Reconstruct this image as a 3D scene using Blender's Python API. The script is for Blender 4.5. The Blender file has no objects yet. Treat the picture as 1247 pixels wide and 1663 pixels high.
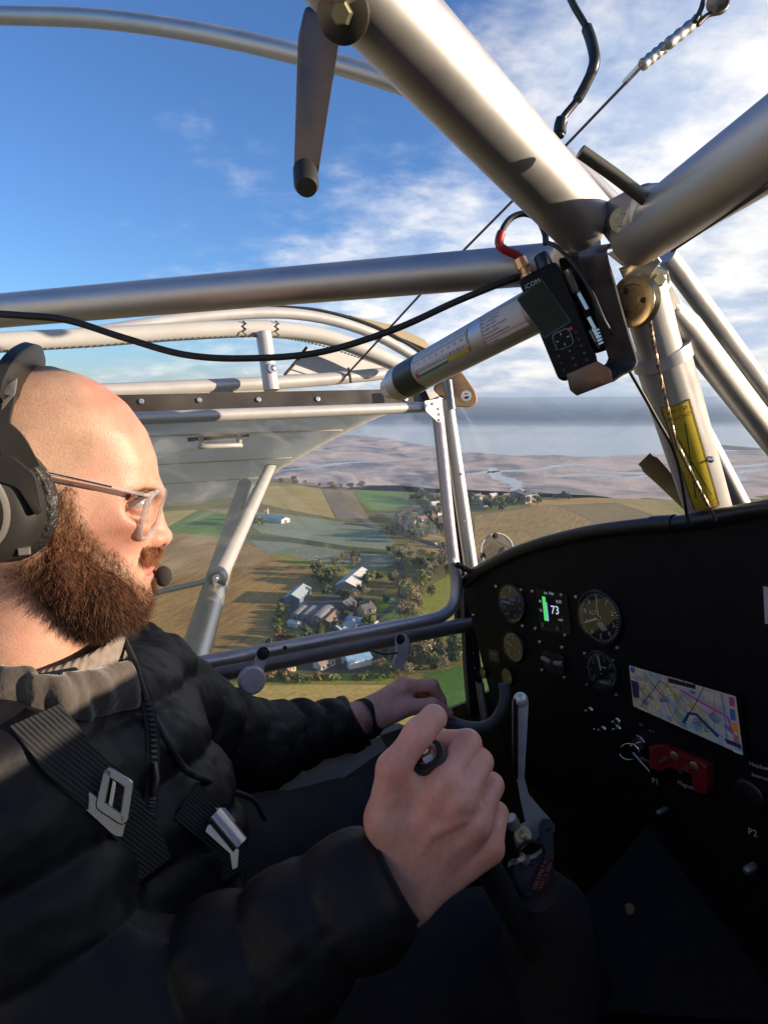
import bpy, bmesh, math, random
import numpy as np
from mathutils import Vector, Matrix
from mathutils.bvhtree import BVHTree
random.seed(7); RNG = np.random.default_rng(7)
S = bpy.context.scene
C = S.collection
# ------------------------------------------------------------------ camera
FPX, CU, CV = 1050.0, 623.5, 831.5            # focal length and centre in photograph pixels
PITCH = math.atan((831.5 - 640.0) / FPX)
cam = bpy.data.cameras.new('camera'); camo = bpy.data.objects.new('camera', cam); C.objects.link(camo)
cam.sensor_fit = 'VERTICAL'; cam.sensor_height = 24.0; cam.lens = 24.0 * FPX / 1663.0
cam.clip_start = 0.02; cam.clip_end = 90000
camo.rotation_euler = (math.pi / 2 - PITCH, 0, 0)
S.camera = camo
# ------------------------------------------------------------------ sky, sun, exposure
SUN_AZ, SUN_EL = math.radians(97), math.radians(10)
W = bpy.data.worlds.new('World'); S.world = W; W.use_nodes = True
nt = W.node_tree; nt.nodes.clear()
def wn(t, **k):
    n = nt.nodes.new(t)
    for a, b in k.items(): setattr(n, a, b)
    return n
def wl(a, b): nt.links.new(a, b)
def wmath(op, a, b=None, clamp=False):
    n = wn('ShaderNodeMath', operation=op, use_clamp=clamp)
    for i, x in enumerate((a, b)):
        if x is None: continue
        if isinstance(x, (int, float)): n.inputs[i].default_value = x
        else: wl(x, n.inputs[i])
    return n.outputs[0]
sky = wn('ShaderNodeTexSky', sky_type='NISHITA', sun_disc=False)
sky.sun_elevation = SUN_EL; sky.sun_rotation = SUN_AZ
sky.altitude = 200; sky.air_density = 1.0; sky.dust_density = 0.35; sky.ozone_density = 4.0
tc = wn('ShaderNodeTexCoord'); sep = wn('ShaderNodeSeparateXYZ'); wl(tc.outputs['Generated'], sep.inputs[0])
dx, dy, dz = sep.outputs
zc = wmath('ADD', wmath('MAXIMUM', dz, 0.0), 0.24)
px, py = wmath('DIVIDE', dx, zc), wmath('DIVIDE', dy, zc)
cmb = wn('ShaderNodeCombineXYZ'); wl(px, cmb.inputs[0]); wl(py, cmb.inputs[1])
def wnoise(scale, detail, rough, off=(0, 0, 0), st=(1, 1, 1), dist=0.0):
    m = wn('ShaderNodeMapping'); wl(cmb.outputs[0], m.inputs[0])
    m.inputs['Location'].default_value = off; m.inputs['Scale'].default_value = st
    n = wn('ShaderNodeTexNoise'); wl(m.outputs[0], n.inputs['Vector'])
    n.inputs['Scale'].default_value = scale; n.inputs['Detail'].default_value = detail
    n.inputs['Roughness'].default_value = rough; n.inputs['Distortion'].default_value = dist
    return n.outputs['Fac']
n1 = wnoise(2.1, 8, 0.58, (3.1, 1.7, 0), dist=.15)
n2 = wnoise(7.5, 6, 0.62, (0.4, 2.2, 0), (1, 1.3, 1))
n3 = wnoise(0.8, 3, 0.5, (5.0, 9.0, 0))
# the layer thickens towards the sun side of the sky and thins out opposite it
side = wmath('MULTIPLY', wmath('ADD', dx, -0.06), 0.66)
low = wmath('MULTIPLY', wmath('SUBTRACT', 0.36, dz), 0.80)
dens = wmath('ADD', wmath('ADD', wmath('MULTIPLY', n1, 0.72), wmath('MULTIPLY', n2, 0.36)), wmath('ADD', side, wmath('MULTIPLY', low, 0.95)))
dens = wmath('ADD', dens, wmath('MULTIPLY', n3, 0.25))
cov = wn('ShaderNodeMapRange', interpolation_type='SMOOTHSTEP'); wl(dens, cov.inputs[0])
cov.inputs[1].default_value = 0.55; cov.inputs[2].default_value = 0.94
ccol = wn('ShaderNodeMix', data_type='RGBA')
shade = wn('ShaderNodeMapRange', interpolation_type='SMOOTHSTEP'); wl(wnoise(3.0, 5, 0.6, (7.7, 3.1, 0)), shade.inputs[0])
shade.inputs[1].default_value = 0.38; shade.inputs[2].default_value = 0.66
wl(shade.outputs[0], ccol.inputs[0])
CLOUD_LO, CLOUD_HI = (2.2, 2.55, 3.2, 1), (4.5, 4.3, 4.05, 1)
ccol.inputs['A'].default_value = CLOUD_LO; ccol.inputs['B'].default_value = CLOUD_HI
cm = wn('ShaderNodeMix', data_type='RGBA'); wl(wmath('MULTIPLY', cov.outputs[0], 0.9), cm.inputs[0])
hs = wn('ShaderNodeHueSaturation'); hs.inputs['Saturation'].default_value = 0.98; wl(sky.outputs[0], hs.inputs['Color'])
tnt = wn('ShaderNodeMix', data_type='RGBA', blend_type='MULTIPLY'); tnt.inputs[0].default_value = 1.0; tnt.inputs['B'].default_value = (.60, .69, .86, 1); wl(hs.outputs[0], tnt.inputs['A']); wl(tnt.outputs['Result'], cm.inputs['A']); wl(ccol.outputs['Result'], cm.inputs['B'])
bg = wn('ShaderNodeBackground'); bg.inputs[1].default_value = 0.14
wl(cm.outputs['Result'], bg.inputs[0])
wo = wn('ShaderNodeOutputWorld'); wl(bg.outputs[0], wo.inputs[0])
sl = bpy.data.lights.new('sun', 'SUN'); sl.energy = 5.0; sl.angle = math.radians(0.53); sl.color = (1.0, 0.80, 0.59)
so = bpy.data.objects.new('sun', sl); C.objects.link(so)
SD = Vector((math.sin(SUN_AZ) * math.cos(SUN_EL), math.cos(SUN_AZ) * math.cos(SUN_EL), math.sin(SUN_EL)))
so.rotation_euler = SD.to_track_quat('Z', 'Y').to_euler(); so.location = (3, 0, 3)
S.view_settings.view_transform = 'Standard'; S.view_settings.look = 'None'
S.view_settings.exposure = 1.0; S.view_settings.gamma = 1.0
S.render.engine = 'CYCLES'
cy = S.cycles
cy.use_denoising = True; cy.denoiser = 'OPENIMAGEDENOISE'
cy.max_bounces = 7; cy.diffuse_bounces = 3; cy.glossy_bounces = 3; cy.transmission_bounces = 4
cy.transparent_max_bounces = 14; cy.volume_bounces = 0; cy.caustics_reflective = False; cy.caustics_refractive = False
cy.sample_clamp_indirect = 4.0; cy.use_adaptive_sampling = True; cy.adaptive_threshold = 0.015
# ------------------------------------------------------------------ pixel helpers
cp, sp = math.cos(PITCH), math.sin(PITCH)
def A3(*x): return np.array(x, float)
def ray(u, v):                                  # direction with unit depth along the view axis
    x, y = (u - CU) / FPX, (CV - v) / FPX
    return A3(x, cp + y * sp, -sp + y * cp)
def P(u, v, d): return ray(u, v) * d
HGT = 140.0                                     # flying height
def G(u, v, z=0.0):                             # ground point
    r = ray(u, v); t = (-HGT + z) / r[2]
    return r * t
AZ, BANK = math.radians(60), math.radians(12)
AF = A3(math.sin(AZ), math.cos(AZ), 0)
LH = A3(-math.cos(AZ), math.sin(AZ), 0); ZU = A3(0, 0, 1)
AL = math.cos(BANK) * LH - math.sin(BANK) * ZU   # aircraft left
AU = math.cos(BANK) * ZU + math.sin(BANK) * LH   # aircraft up
def A(f, l, u): return AF * f + AL * l + AU * u
def onF(u, v, f): r = ray(u, v); return r * (f / r.dot(AF))
def onL(u, v, l): r = ray(u, v); return r * (l / r.dot(AL))
def onU(u, v, h): r = ray(u, v); return r * (h / r.dot(AU))
def onP(u, v, p0, n): r = ray(u, v); return r * (np.dot(p0, n) / r.dot(n))
def nrm(v): v = np.asarray(v, float); return v / max(np.linalg.norm(v), 1e-12)
# ------------------------------------------------------------------ objects
ORG = {}
def thing(name, label, cat, org, group=None):
    o = bpy.data.objects.new(name, None); C.objects.link(o); o.empty_display_size = 0.05
    o.location = tuple(org); o['label'] = label; o['category'] = cat
    if group: o['group'] = group
    ORG[o.name] = np.array(org, float)
    return o
def tag(o, label, cat, group=None):
    o['label'] = label; o['category'] = cat
    if group: o['group'] = group
    return o
def struct(o): o['kind'] = 'structure'; return o
def make_mesh(name, v, f, m=None, smooth=True, col=None):
    me = bpy.data.meshes.new(name)
    me.from_pydata([tuple(x) for x in v] if not isinstance(v, np.ndarray) else v.tolist(), [], f if isinstance(f, list) else f.tolist())
    if smooth is True: me.polygons.foreach_set('use_smooth', [True] * len(me.polygons))
    elif smooth == 'auto':
        me.polygons.foreach_set('use_smooth', [True] * len(me.polygons))
        bm = bmesh.new(); bm.from_mesh(me)
        for e in bm.edges:
            if len(e.link_faces) == 2 and e.calc_face_angle(0) > 0.7: e.smooth = False
        bm.to_mesh(me); bm.free()
    if col is not None:
        a = me.color_attributes.new('Col', 'FLOAT_COLOR', 'POINT')
        c4 = np.ones((len(me.vertices), 4)); col = np.asarray(col); c4[:, :col.shape[1]] = col
        a.data.foreach_set('color', c4.ravel())
    if m:
        for mm in (m if isinstance(m, list) else [m]): me.materials.append(mm)
    me.update()
    return me
def obj(name, vf, m, parent=None, smooth='auto', col=None, org=None, mi=None):
    v, f = vf
    v = np.asarray(v, float)
    if parent is not None: o0 = ORG[parent.name]
    else: o0 = np.asarray(org if org is not None else (v.min(0) * [.5, .5, 1] + v.max(0) * [.5, .5, 0]), float)
    me = make_mesh(name, v - o0, f, m, smooth, col)
    if mi is not None: me.polygons.foreach_set('material_index', mi)
    o = bpy.data.objects.new(name, me); C.objects.link(o)
    if parent is not None: o.parent = parent
    else: o.location = tuple(o0)
    ORG[o.name] = o0
    return o
def join(*vfs):
    V, Fc, n = [], [], 0
    for v, f in vfs:
        v = np.asarray(v, float); V.append(v); Fc += [tuple(int(i) + n for i in q) for q in f]; n += len(v)
    return np.vstack(V), Fc
def frame(d, up=(0, 0, 1)):
    d = nrm(d); up = np.asarray(up, float)
    if abs(d.dot(nrm(up))) > .98: up = A3(1, 0.1, 0)
    x = nrm(np.cross(up, d)); return x, np.cross(d, x), d
def spline(pts, n=8):
    p = [np.asarray(q, float) for q in pts]
    if len(p) < 3: return np.array(p)
    q = [2 * p[0] - p[1]] + p + [2 * p[-1] - p[-2]]
    out = []
    for i in range(1, len(q) - 2):
        for k in range(n):
            t = k / n
            out.append(.5 * (2 * q[i] + (q[i+1] - q[i-1]) * t + (2*q[i-1] - 5*q[i] + 4*q[i+1] - q[i+2]) * t*t + (3*q[i] - q[i-1] - 3*q[i+1] + q[i+2]) * t**3))
    out.append(q[-2]); return np.array(out)
def tube(pts, r, n=16, cap=True, sect=None, up=(0, 0, 1), twist=0.0):
    p = np.asarray(pts, float); k = len(p); r = np.broadcast_to(np.asarray(r, float), (k,))
    t = np.gradient(p, axis=0) if k > 2 else np.array([p[1] - p[0]] * k)
    x, y, _ = frame(t[0], up); V = []
    ang = np.linspace(0, 2 * math.pi, n, endpoint=False)
    sx, sy = (np.cos(ang), np.sin(ang)) if sect is None else (np.array(sect)[:, 0], np.array(sect)[:, 1])
    n = len(sx)
    for i in range(k):
        d = nrm(t[i]); x = nrm(x - d * x.dot(d)); y = np.cross(d, x)
        a = twist * i; xx = x * math.cos(a) + y * math.sin(a); yy = -x * math.sin(a) + y * math.cos(a)
        V.append(p[i] + r[i] * (np.outer(sx, xx) + np.outer(sy, yy)))
    V = np.vstack(V); f = []
    for i in range(k - 1):
        for j in range(n):
            a, b = i*n + j, i*n + (j+1) % n
            f.append((a, b, b + n, a + n))
    if cap: f.append(tuple(range(n - 1, -1, -1))); f.append(tuple((k-1)*n + j for j in range(n)))
    return V, f
def cyl(a, b, r, n=20, bev=0.0):
    a, b = np.asarray(a, float), np.asarray(b, float)
    if bev <= 0: return tube([a, b], r, n)
    d = nrm(b - a); L = np.linalg.norm(b - a)
    return tube([a, a + d*bev, b - d*bev, b], [r - bev, r, r, r - bev], n)
def lathe(c, axis, prof, n=24):                 # prof: (radius, height along axis)
    x, y, d = frame(axis); ang = np.linspace(0, 2*math.pi, n, endpoint=False)
    V = []; f = []
    for rr, h in prof: V.append(np.asarray(c) + d*h + max(rr, 1e-5) * (np.outer(np.cos(ang), x) + np.outer(np.sin(ang), y)))
    for i in range(len(prof) - 1):
        for j in range(n):
            a, b = i*n + j, i*n + (j+1) % n; f.append((a, b, b+n, a+n))
    f.append(tuple(range(n-1, -1, -1))); f.append(tuple((len(prof)-1)*n + j for j in range(n)))
    return np.vstack(V), f
def prism(poly, off, bev=0.0):                  # planar polygon (3d points) extruded by vector off
    p = np.asarray(poly, float); n = len(p); off = np.asarray(off, float); c = p.mean(0)
    nn = np.zeros(3)
    for i in range(n): nn += np.cross(p[i] - c, p[(i+1) % n] - c)
    if nn.dot(off) < 0: p = p[::-1]
    if bev > 0:
        d = nrm(off); L = np.linalg.norm(off)
        q = c + (p - c) * (1 - bev / max(1e-6, np.linalg.norm(p - c, axis=1).mean()))
        rings = [q, p + d*bev, p + d*(L - bev), q + off]
    else: rings = [p, p + off]
    V = np.vstack(rings); f = [tuple(range(n-1, -1, -1))]
    for k in range(len(rings) - 1):
        for j in range(n):
            a, b = k*n + j, k*n + (j+1) % n; f.append((a, b, b+n, a+n))
    f.append(tuple((len(rings)-1)*n + j for j in range(n)))
    return V, f
def box(c, ex, ey, ez, sx, sy, sz, bev=0.0):
    c = np.asarray(c, float); ex, ey, ez = map(np.asarray, (ex, ey, ez))
    pl = [c + ex*a*sx/2 + ey*b*sy/2 - ez*sz/2 for a, b in ((-1,-1),(1,-1),(1,1),(-1,1))]
    return prism(pl, ez*sz, bev)
def rounded(poly, r, n=5):                      # rounds the corners of a 3-D planar polygon
    p = np.asarray(poly, float); out = []; k = len(p)
    for i in range(k):
        a, b, c = p[i-1], p[i], p[(i+1) % k]; u, v = nrm(a-b), nrm(c-b)
        rr = min(r, .45*np.linalg.norm(a-b), .45*np.linalg.norm(c-b))
        for t in np.linspace(0, 1, n):
            q0, q1 = b + u*rr*(1-t), b + v*rr*t
            out.append((1-t)*q0 + t*q1)
    return np.array(out)
def ball(c, r, sc=(1,1,1), ax=None, n=16, m=10):
    if ax is None: ax = np.eye(3)
    th = np.linspace(0, math.pi, m + 1); V = []; f = []
    for t in th:
        for a in np.linspace(0, 2*math.pi, n, endpoint=False):
            l = A3(math.sin(t)*math.cos(a), math.sin(t)*math.sin(a), math.cos(t)) * r * np.asarray(sc)
            V.append(np.asarray(c) + l[0]*ax[0] + l[1]*ax[1] + l[2]*ax[2])
    for i in range(m):
        for j in range(n):
            a, b = i*n + j, i*n + (j+1) % n; f.append((a, a+n, b+n, b))
    return np.array(V), f
def ribbon(pts, nor, w, th):                    # flat strap along pts, nor = surface normals
    p = np.asarray(pts, float); k = len(p); nor = np.asarray(nor, float)
    t = np.gradient(p, axis=0); V = []; f = []
    for i in range(k):
        s = nrm(np.cross(t[i], nor[i])); n_ = nrm(nor[i])
        for a, b in ((-1, 0), (1, 0), (1, 1), (-1, 1)): V.append(p[i] + s*a*w/2 + n_*b*th)
    for i in range(k - 1):
        for j in range(4):
            a, b = i*4 + j, i*4 + (j+1) % 4; f.append((a, b, b+4, a+4))
    f.append((3, 2, 1, 0)); f.append(tuple((k-1)*4 + j for j in range(4)))
    return np.array(V), f
TXT = {}
def text_mesh(s, size, pos, ex, ey, align='CENTER', depth=0.0):
    key = (s, align)
    if key not in TXT:
        cu = bpy.data.curves.new('lettering', 'FONT'); cu.body = s; cu.size = 1.0; cu.align_x = align; cu.align_y = 'CENTER'; cu.resolution_u = 2
        o = bpy.data.objects.new('lettering', cu)
        me = bpy.data.meshes.new_from_object(o)
        TXT[key] = (np.array([x.co[:] for x in me.vertices]).reshape(-1, 3), [tuple(p.vertices) for p in me.polygons])
        bpy.data.objects.remove(o); bpy.data.curves.remove(cu); bpy.data.meshes.remove(me)
    v, f = TXT[key]; v = v * size
    return np.asarray(pos) + np.outer(v[:, 0], ex) + np.outer(v[:, 1], ey), f
# ------------------------------------------------------------------ materials
MATS = {}
def mat(name, col=(.5,.5,.5), rough=.5, metal=0.0, var=0.0, vscale=20.0, bump=0.0, bscale=200.0, rvar=0.0,
        coat=0.0, col2=None, spec=.5, emit=None, es=0.0, attr=False, sss=0.0, stretch=None, bdist=.001, detail=5, sheen=0.0):
    if name in MATS: return MATS[name]
    m = bpy.data.materials.new(name); m.use_nodes = True; n = m.node_tree; b = n.nodes['Principled BSDF']
    L = n.links.new
    b.inputs['Base Color'].default_value = (*col, 1); b.inputs['Roughness'].default_value = rough
    b.inputs['Metallic'].default_value = metal; b.inputs['Specular IOR Level'].default_value = spec
    b.inputs['Coat Weight'].default_value = coat; b.inputs['Sheen Weight'].default_value = sheen
    if sss: b.inputs['Subsurface Weight'].default_value = sss; b.inputs['Subsurface Radius'].default_value = (.006, .002, .001); b.inputs['Subsurface Scale'].default_value = 1.0
    if emit: b.inputs['Emission Color'].default_value = (*emit, 1); b.inputs['Emission Strength'].default_value = es
    t = n.nodes.new('ShaderNodeTexCoord'); src = t.outputs['Object']
    if stretch:
        mp = n.nodes.new('ShaderNodeMapping'); mp.inputs['Scale'].default_value = stretch; L(src, mp.inputs[0]); src = mp.outputs[0]
    base = None
    if attr:
        ca = n.nodes.new('ShaderNodeVertexColor'); ca.layer_name = 'Col'; base = ca.outputs[0]
    if var or col2 is not None or rvar:
        no = n.nodes.new('ShaderNodeTexNoise'); no.inputs['Scale'].default_value = vscale; no.inputs['Detail'].default_value = detail
        no.inputs['Roughness'].default_value = .6; L(src, no.inputs['Vector'])
        mr = n.nodes.new('ShaderNodeMapRange'); L(no.outputs['Fac'], mr.inputs[0]); mr.inputs[1].default_value = .3; mr.inputs[2].default_value = .7
        if var or col2 is not None:
            mx = n.nodes.new('ShaderNodeMix'); mx.data_type = 'RGBA'; L(mr.outputs[0], mx.inputs[0])
            if base is not None:
                k = n.nodes.new('ShaderNodeMix'); k.data_type = 'RGBA'; k.blend_type = 'MULTIPLY'; k.inputs[0].default_value = 1
                mx.inputs['A'].default_value = (1-var, 1-var, 1-var, 1); mx.inputs['B'].default_value = (1+var, 1+var, 1+var, 1)
                L(base, k.inputs['A']); L(mx.outputs['Result'], k.inputs['B']); base = k.outputs['Result']
            else:
                c2 = col2 if col2 is not None else tuple(c*(1+var) for c in col)
                c1 = col if col2 is not None else tuple(c*(1-var) for c in col)
                mx.inputs['A'].default_value = (*c1, 1); mx.inputs['B'].default_value = (*c2, 1); base = mx.outputs['Result']
        if rvar:
            m2 = n.nodes.new('ShaderNodeMapRange'); L(no.outputs['Fac'], m2.inputs[0]); m2.inputs[1].default_value = .3; m2.inputs[2].default_value = .7
            m2.inputs[3].default_value = max(.02, rough - rvar); m2.inputs[4].default_value = min(1, rough + rvar); L(m2.outputs[0], b.inputs['Roughness'])
    if base is not None: L(base, b.inputs['Base Color'])
    if bump:
        nb = n.nodes.new('ShaderNodeTexNoise'); nb.inputs['Scale'].default_value = bscale; nb.inputs['Detail'].default_value = 4; L(src, nb.inputs['Vector'])
        bu = n.nodes.new('ShaderNodeBump'); bu.inputs['Strength'].default_value = bump; bu.inputs['Distance'].default_value = bdist
        L(nb.outputs['Fac'], bu.inputs['Height']); L(bu.outputs[0], b.inputs['Normal'])
    MATS[name] = m; return m
def glass_mat(name, tint=(.95,.96,.95), gloss=.06, rough=.02, dirt=0.0, gcap=.16):
    if name in MATS: return MATS[name]
    m = bpy.data.materials.new(name); m.use_nodes = True; n = m.node_tree; n.nodes.clear(); L = n.links.new
    tr = n.nodes.new('ShaderNodeBsdfTransparent'); tr.inputs[0].default_value = (*tint, 1)
    gl = n.nodes.new('ShaderNodeBsdfGlossy'); gl.inputs['Roughness'].default_value = rough
    fr = n.nodes.new('ShaderNodeFresnel'); fr.inputs[0].default_value = 1.45
    mm = n.nodes.new('ShaderNodeMath'); mm.operation = 'MULTIPLY'; L(fr.outputs[0], mm.inputs[0]); mm.inputs[1].default_value = gloss / .04; mn_ = n.nodes.new('ShaderNodeMath'); mn_.operation = 'MINIMUM'; L(mm.outputs[0], mn_.inputs[0]); mn_.inputs[1].default_value = gcap
    mx = n.nodes.new('ShaderNodeMixShader'); L(mn_.outputs[0], mx.inputs[0]); L(tr.outputs[0], mx.inputs[1]); L(gl.outputs[0], mx.inputs[2])
    out = n.nodes.new('ShaderNodeOutputMaterial'); last = mx.outputs[0]
    if dirt:
        df = n.nodes.new('ShaderNodeBsdfDiffuse'); df.inputs[0].default_value = (.8, .8, .8, 1)
        t = n.nodes.new('ShaderNodeTexCoord'); mp = n.nodes.new('ShaderNodeMapping'); mp.inputs['Scale'].default_value = (1, 1, 2.5); L(t.outputs['Object'], mp.inputs[0])
        no = n.nodes.new('ShaderNodeTexNoise'); no.inputs['Scale'].default_value = 6; no.inputs['Detail'].default_value = 7; no.inputs['Distortion'].default_value = 1.2; L(mp.outputs[0], no.inputs['Vector'])
        mr = n.nodes.new('ShaderNodeMapRange'); L(no.outputs['Fac'], mr.inputs[0]); mr.inputs[1].default_value = .52; mr.inputs[2].default_value = .8; mr.inputs[4].default_value = dirt
        m2 = n.nodes.new('ShaderNodeMixShader'); L(mr.outputs[0], m2.inputs[0]); L(last, m2.inputs[1]); L(df.outputs[0], m2.inputs[2]); last = m2.outputs[0]
    L(last, out.inputs[0]); MATS[name] = m; return m
# ================================================================== the land, the shore and the sea
def flat(name, pix, m, z, world=False):
    p = np.array([q if world else G(*q, z) for q in pix]); p[:, 2] = -HGT + z
    f = [tuple(range(len(p)))]
    nn = sum(np.cross(p[i] - p[0], p[(i+1) % len(p)] - p[0])[2] for i in range(len(p)))
    if nn < 0: p = p[::-1]
    return struct(obj(name, (p, f), m, smooth=False, org=(p[:, 0].mean(), p[:, 1].mean(), -HGT + z)))
def field_mat(name, c1, c2, ang=0.0, period=6.0, streak=.35, rough=.95, nscale=.012, c3=None):
    g_ = lambda c: tuple(min(.6, x*k) for x, k in zip(c, (1.72, 1.60, 1.15))); c1, c2 = g_(c1), g_(c2); c3 = g_(c3) if c3 else None
    m = bpy.data.materials.new(name); m.use_nodes = True; n = m.node_tree; L = n.links.new; b = n.nodes['Principled BSDF']
    b.inputs['Roughness'].default_value = rough; b.inputs['Specular IOR Level'].default_value = .15
    t = n.nodes.new('ShaderNodeTexCoord'); mp = n.nodes.new('ShaderNodeMapping'); L(t.outputs['Object'], mp.inputs[0]); mp.inputs['Rotation'].default_value = (0, 0, -ang)
    no = n.nodes.new('ShaderNodeTexNoise'); no.inputs['Scale'].default_value = nscale; no.inputs['Detail'].default_value = 9; no.inputs['Roughness'].default_value = .62; L(mp.outputs[0], no.inputs['Vector'])
    m2 = n.nodes.new('ShaderNodeMapping'); m2.inputs['Scale'].default_value = (.02 / period * 6, 1 / period, 1); L(mp.outputs[0], m2.inputs[0])
    n2 = n.nodes.new('ShaderNodeTexNoise'); n2.inputs['Scale'].default_value = 1.0; n2.inputs['Detail'].default_value = 6; n2.inputs['Roughness'].default_value = .7; L(m2.outputs[0], n2.inputs['Vector'])
    ad = n.nodes.new('ShaderNodeMix'); ad.data_type = 'FLOAT'; ad.inputs[0].default_value = streak; L(no.outputs['Fac'], ad.inputs['A']); L(n2.outputs['Fac'], ad.inputs['B'])
    r = n.nodes.new('ShaderNodeValToRGB'); L(ad.outputs['Result'], r.inputs[0]); e = r.color_ramp.elements
    e[0].position = .36; e[0].color = (*c1, 1); e[1].position = .64; e[1].color = (*c2, 1)
    if c3: k = e.new(.5); k.color = (*c3, 1)
    n3 = n.nodes.new('ShaderNodeTexNoise'); n3.inputs['Scale'].default_value = .35; n3.inputs['Detail'].default_value = 5; L(t.outputs['Object'], n3.inputs['Vector'])
    mr = n.nodes.new('ShaderNodeMapRange'); L(n3.outputs['Fac'], mr.inputs[0]); mr.inputs[1].default_value = .3; mr.inputs[2].default_value = .7; mr.inputs[3].default_value = .78; mr.inputs[4].default_value = 1.2
    k = n.nodes.new('ShaderNodeMix'); k.data_type = 'RGBA'; k.blend_type = 'MULTIPLY'; k.inputs[0].default_value = 1; L(r.outputs[0], k.inputs['A']); L(mr.outputs[0], k.inputs['B'])
    L(k.outputs['Result'], b.inputs['Base Color'])
    bu = n.nodes.new('ShaderNodeBump'); bu.inputs['Strength'].default_value = .5; bu.inputs['Distance'].default_value = .5; L(n2.outputs['Fac'], bu.inputs['Height']); L(bu.outputs[0], b.inputs['Normal'])
    return m
def gdir(a, b): d = G(*b) - G(*a); return math.atan2(d[1], d[0])
R_ = 46000
gm = field_mat('rough_grassland', (.10, .095, .035), (.19, .15, .065), .4, 14, .3, c3=(.13, .12, .045))
g0 = struct(obj('ground', ([(-R_, -3000, -HGT), (R_, -3000, -HGT), (R_, R_, -HGT), (-R_, R_, -HGT)], [(0, 1, 2, 3)]), gm, smooth=False, org=(0, 0, -HGT)))
# mudflat: wet, pale, with drained creeks cut as bumps
def mud_mat():
    m = bpy.data.materials.new('wet_mud'); m.use_nodes = True; n = m.node_tree; L = n.links.new; b = n.nodes['Principled BSDF']
    t = n.nodes.new('ShaderNodeTexCoord'); mp = n.nodes.new('ShaderNodeMapping'); mp.inputs['Scale'].default_value = (.0055, .0042, 1); L(t.outputs['Object'], mp.inputs[0])
    no = n.nodes.new('ShaderNodeTexNoise'); no.inputs['Scale'].default_value = 1.6; no.inputs['Detail'].default_value = 10; no.inputs['Roughness'].default_value = .62; no.inputs['Distortion'].default_value = .9; L(mp.outputs[0], no.inputs['Vector'])
    r = n.nodes.new('ShaderNodeValToRGB'); L(no.outputs['Fac'], r.inputs[0]); e = r.color_ramp.elements
    e[0].position = .40; e[0].color = (.12, .085, .065, 1); e[1].position = .62; e[1].color = (.70, .54, .43, 1)
    k = e.new(.46); k.color = (.38, .28, .22, 1); k = e.new(.53); k.color = (.58, .45, .355, 1)
    L(r.outputs[0], b.inputs['Base Color'])
    vo = n.nodes.new('ShaderNodeTexNoise'); vo.noise_type = 'RIDGED_MULTIFRACTAL'; vo.inputs['Scale'].default_value = 1.2; vo.inputs['Detail'].default_value = 6; vo.inputs['Distortion'].default_value = 1.6; L(mp.outputs[0], vo.inputs['Vector'])
    mr = n.nodes.new('ShaderNodeMapRange'); L(no.outputs['Fac'], mr.inputs[0]); mr.inputs[1].default_value = .42; mr.inputs[2].default_value = .6; mr.inputs[3].default_value = .38; mr.inputs[4].default_value = .7
    L(mr.outputs[0], b.inputs['Roughness']); b.inputs['Specular IOR Level'].default_value = .35
    bu = n.nodes.new('ShaderNodeBump'); bu.inputs['Strength'].default_value = .55; bu.inputs['Distance'].default_value = 6; L(no.outputs['Fac'], bu.inputs['Height']); L(bu.outputs[0], b.inputs['Normal'])
    return m
coast = [(-900, 805), (-300, 792), (150, 781), (380, 777), (450, 777), (500, 786), (560, 791), (640, 790), (700, 796), (780, 801), (860, 803), (930, 806), (1050, 810), (1150, 812), (1247, 806), (1400, 798), (1800, 790)]
wedge = [(1800, 716), (1400, 722), (1247, 727), (1180, 733), (1100, 735), (1000, 741), (900, 740), (800, 738), (720, 729), (650, 716), (560, 705), (400, 700), (100, 695), (-900, 695)]
cst = spline([G(*q) for q in coast], 10)
cst[:, :2] += np.stack([np.sin(np.arange(len(cst))*1.7)*7 + RNG.normal(0, 5, len(cst)), np.sin(np.arange(len(cst))*.9)*14 + RNG.normal(0, 6, len(cst))], 1)
wd = spline([G(*q) for q in wedge], 10)
wd[:, 1] += np.sin(np.arange(len(wd))*.55)*14 + np.sin(np.arange(len(wd))*1.3)*9 + RNG.normal(0, 4, len(wd))
mud = flat('mudflat', np.vstack([cst, wd]), mud_mat(), .10, True)
def sea_mat(name, c, rough, bs, bst):
    m = mat(name, c, rough, 0, var=.12, vscale=.004, spec=.5, detail=6)
    n = m.node_tree; L = n.links.new; b = n.nodes['Principled BSDF']; t = n.nodes['Texture Coordinate']
    mp = n.nodes.new('ShaderNodeMapping'); mp.inputs['Scale'].default_value = (.6, 2, 1); L(t.outputs['Object'], mp.inputs[0])
    no = n.nodes.new('ShaderNodeTexNoise'); no.inputs['Scale'].default_value = bs; no.inputs['Detail'].default_value = 8; L(mp.outputs[0], no.inputs['Vector'])
    bu = n.nodes.new('ShaderNodeBump'); bu.inputs['Strength'].default_value = bst; bu.inputs['Distance'].default_value = 3; L(no.outputs['Fac'], bu.inputs['Height']); L(bu.outputs[0], b.inputs['Normal'])
    return m
seap = np.vstack([wd, [(-R_*.9, wd[-1][1], 0), (-R_*.9, R_*.95, 0), (R_*.9, R_*.95, 0), (R_*.9, wd[0][1], 0)]])
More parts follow.
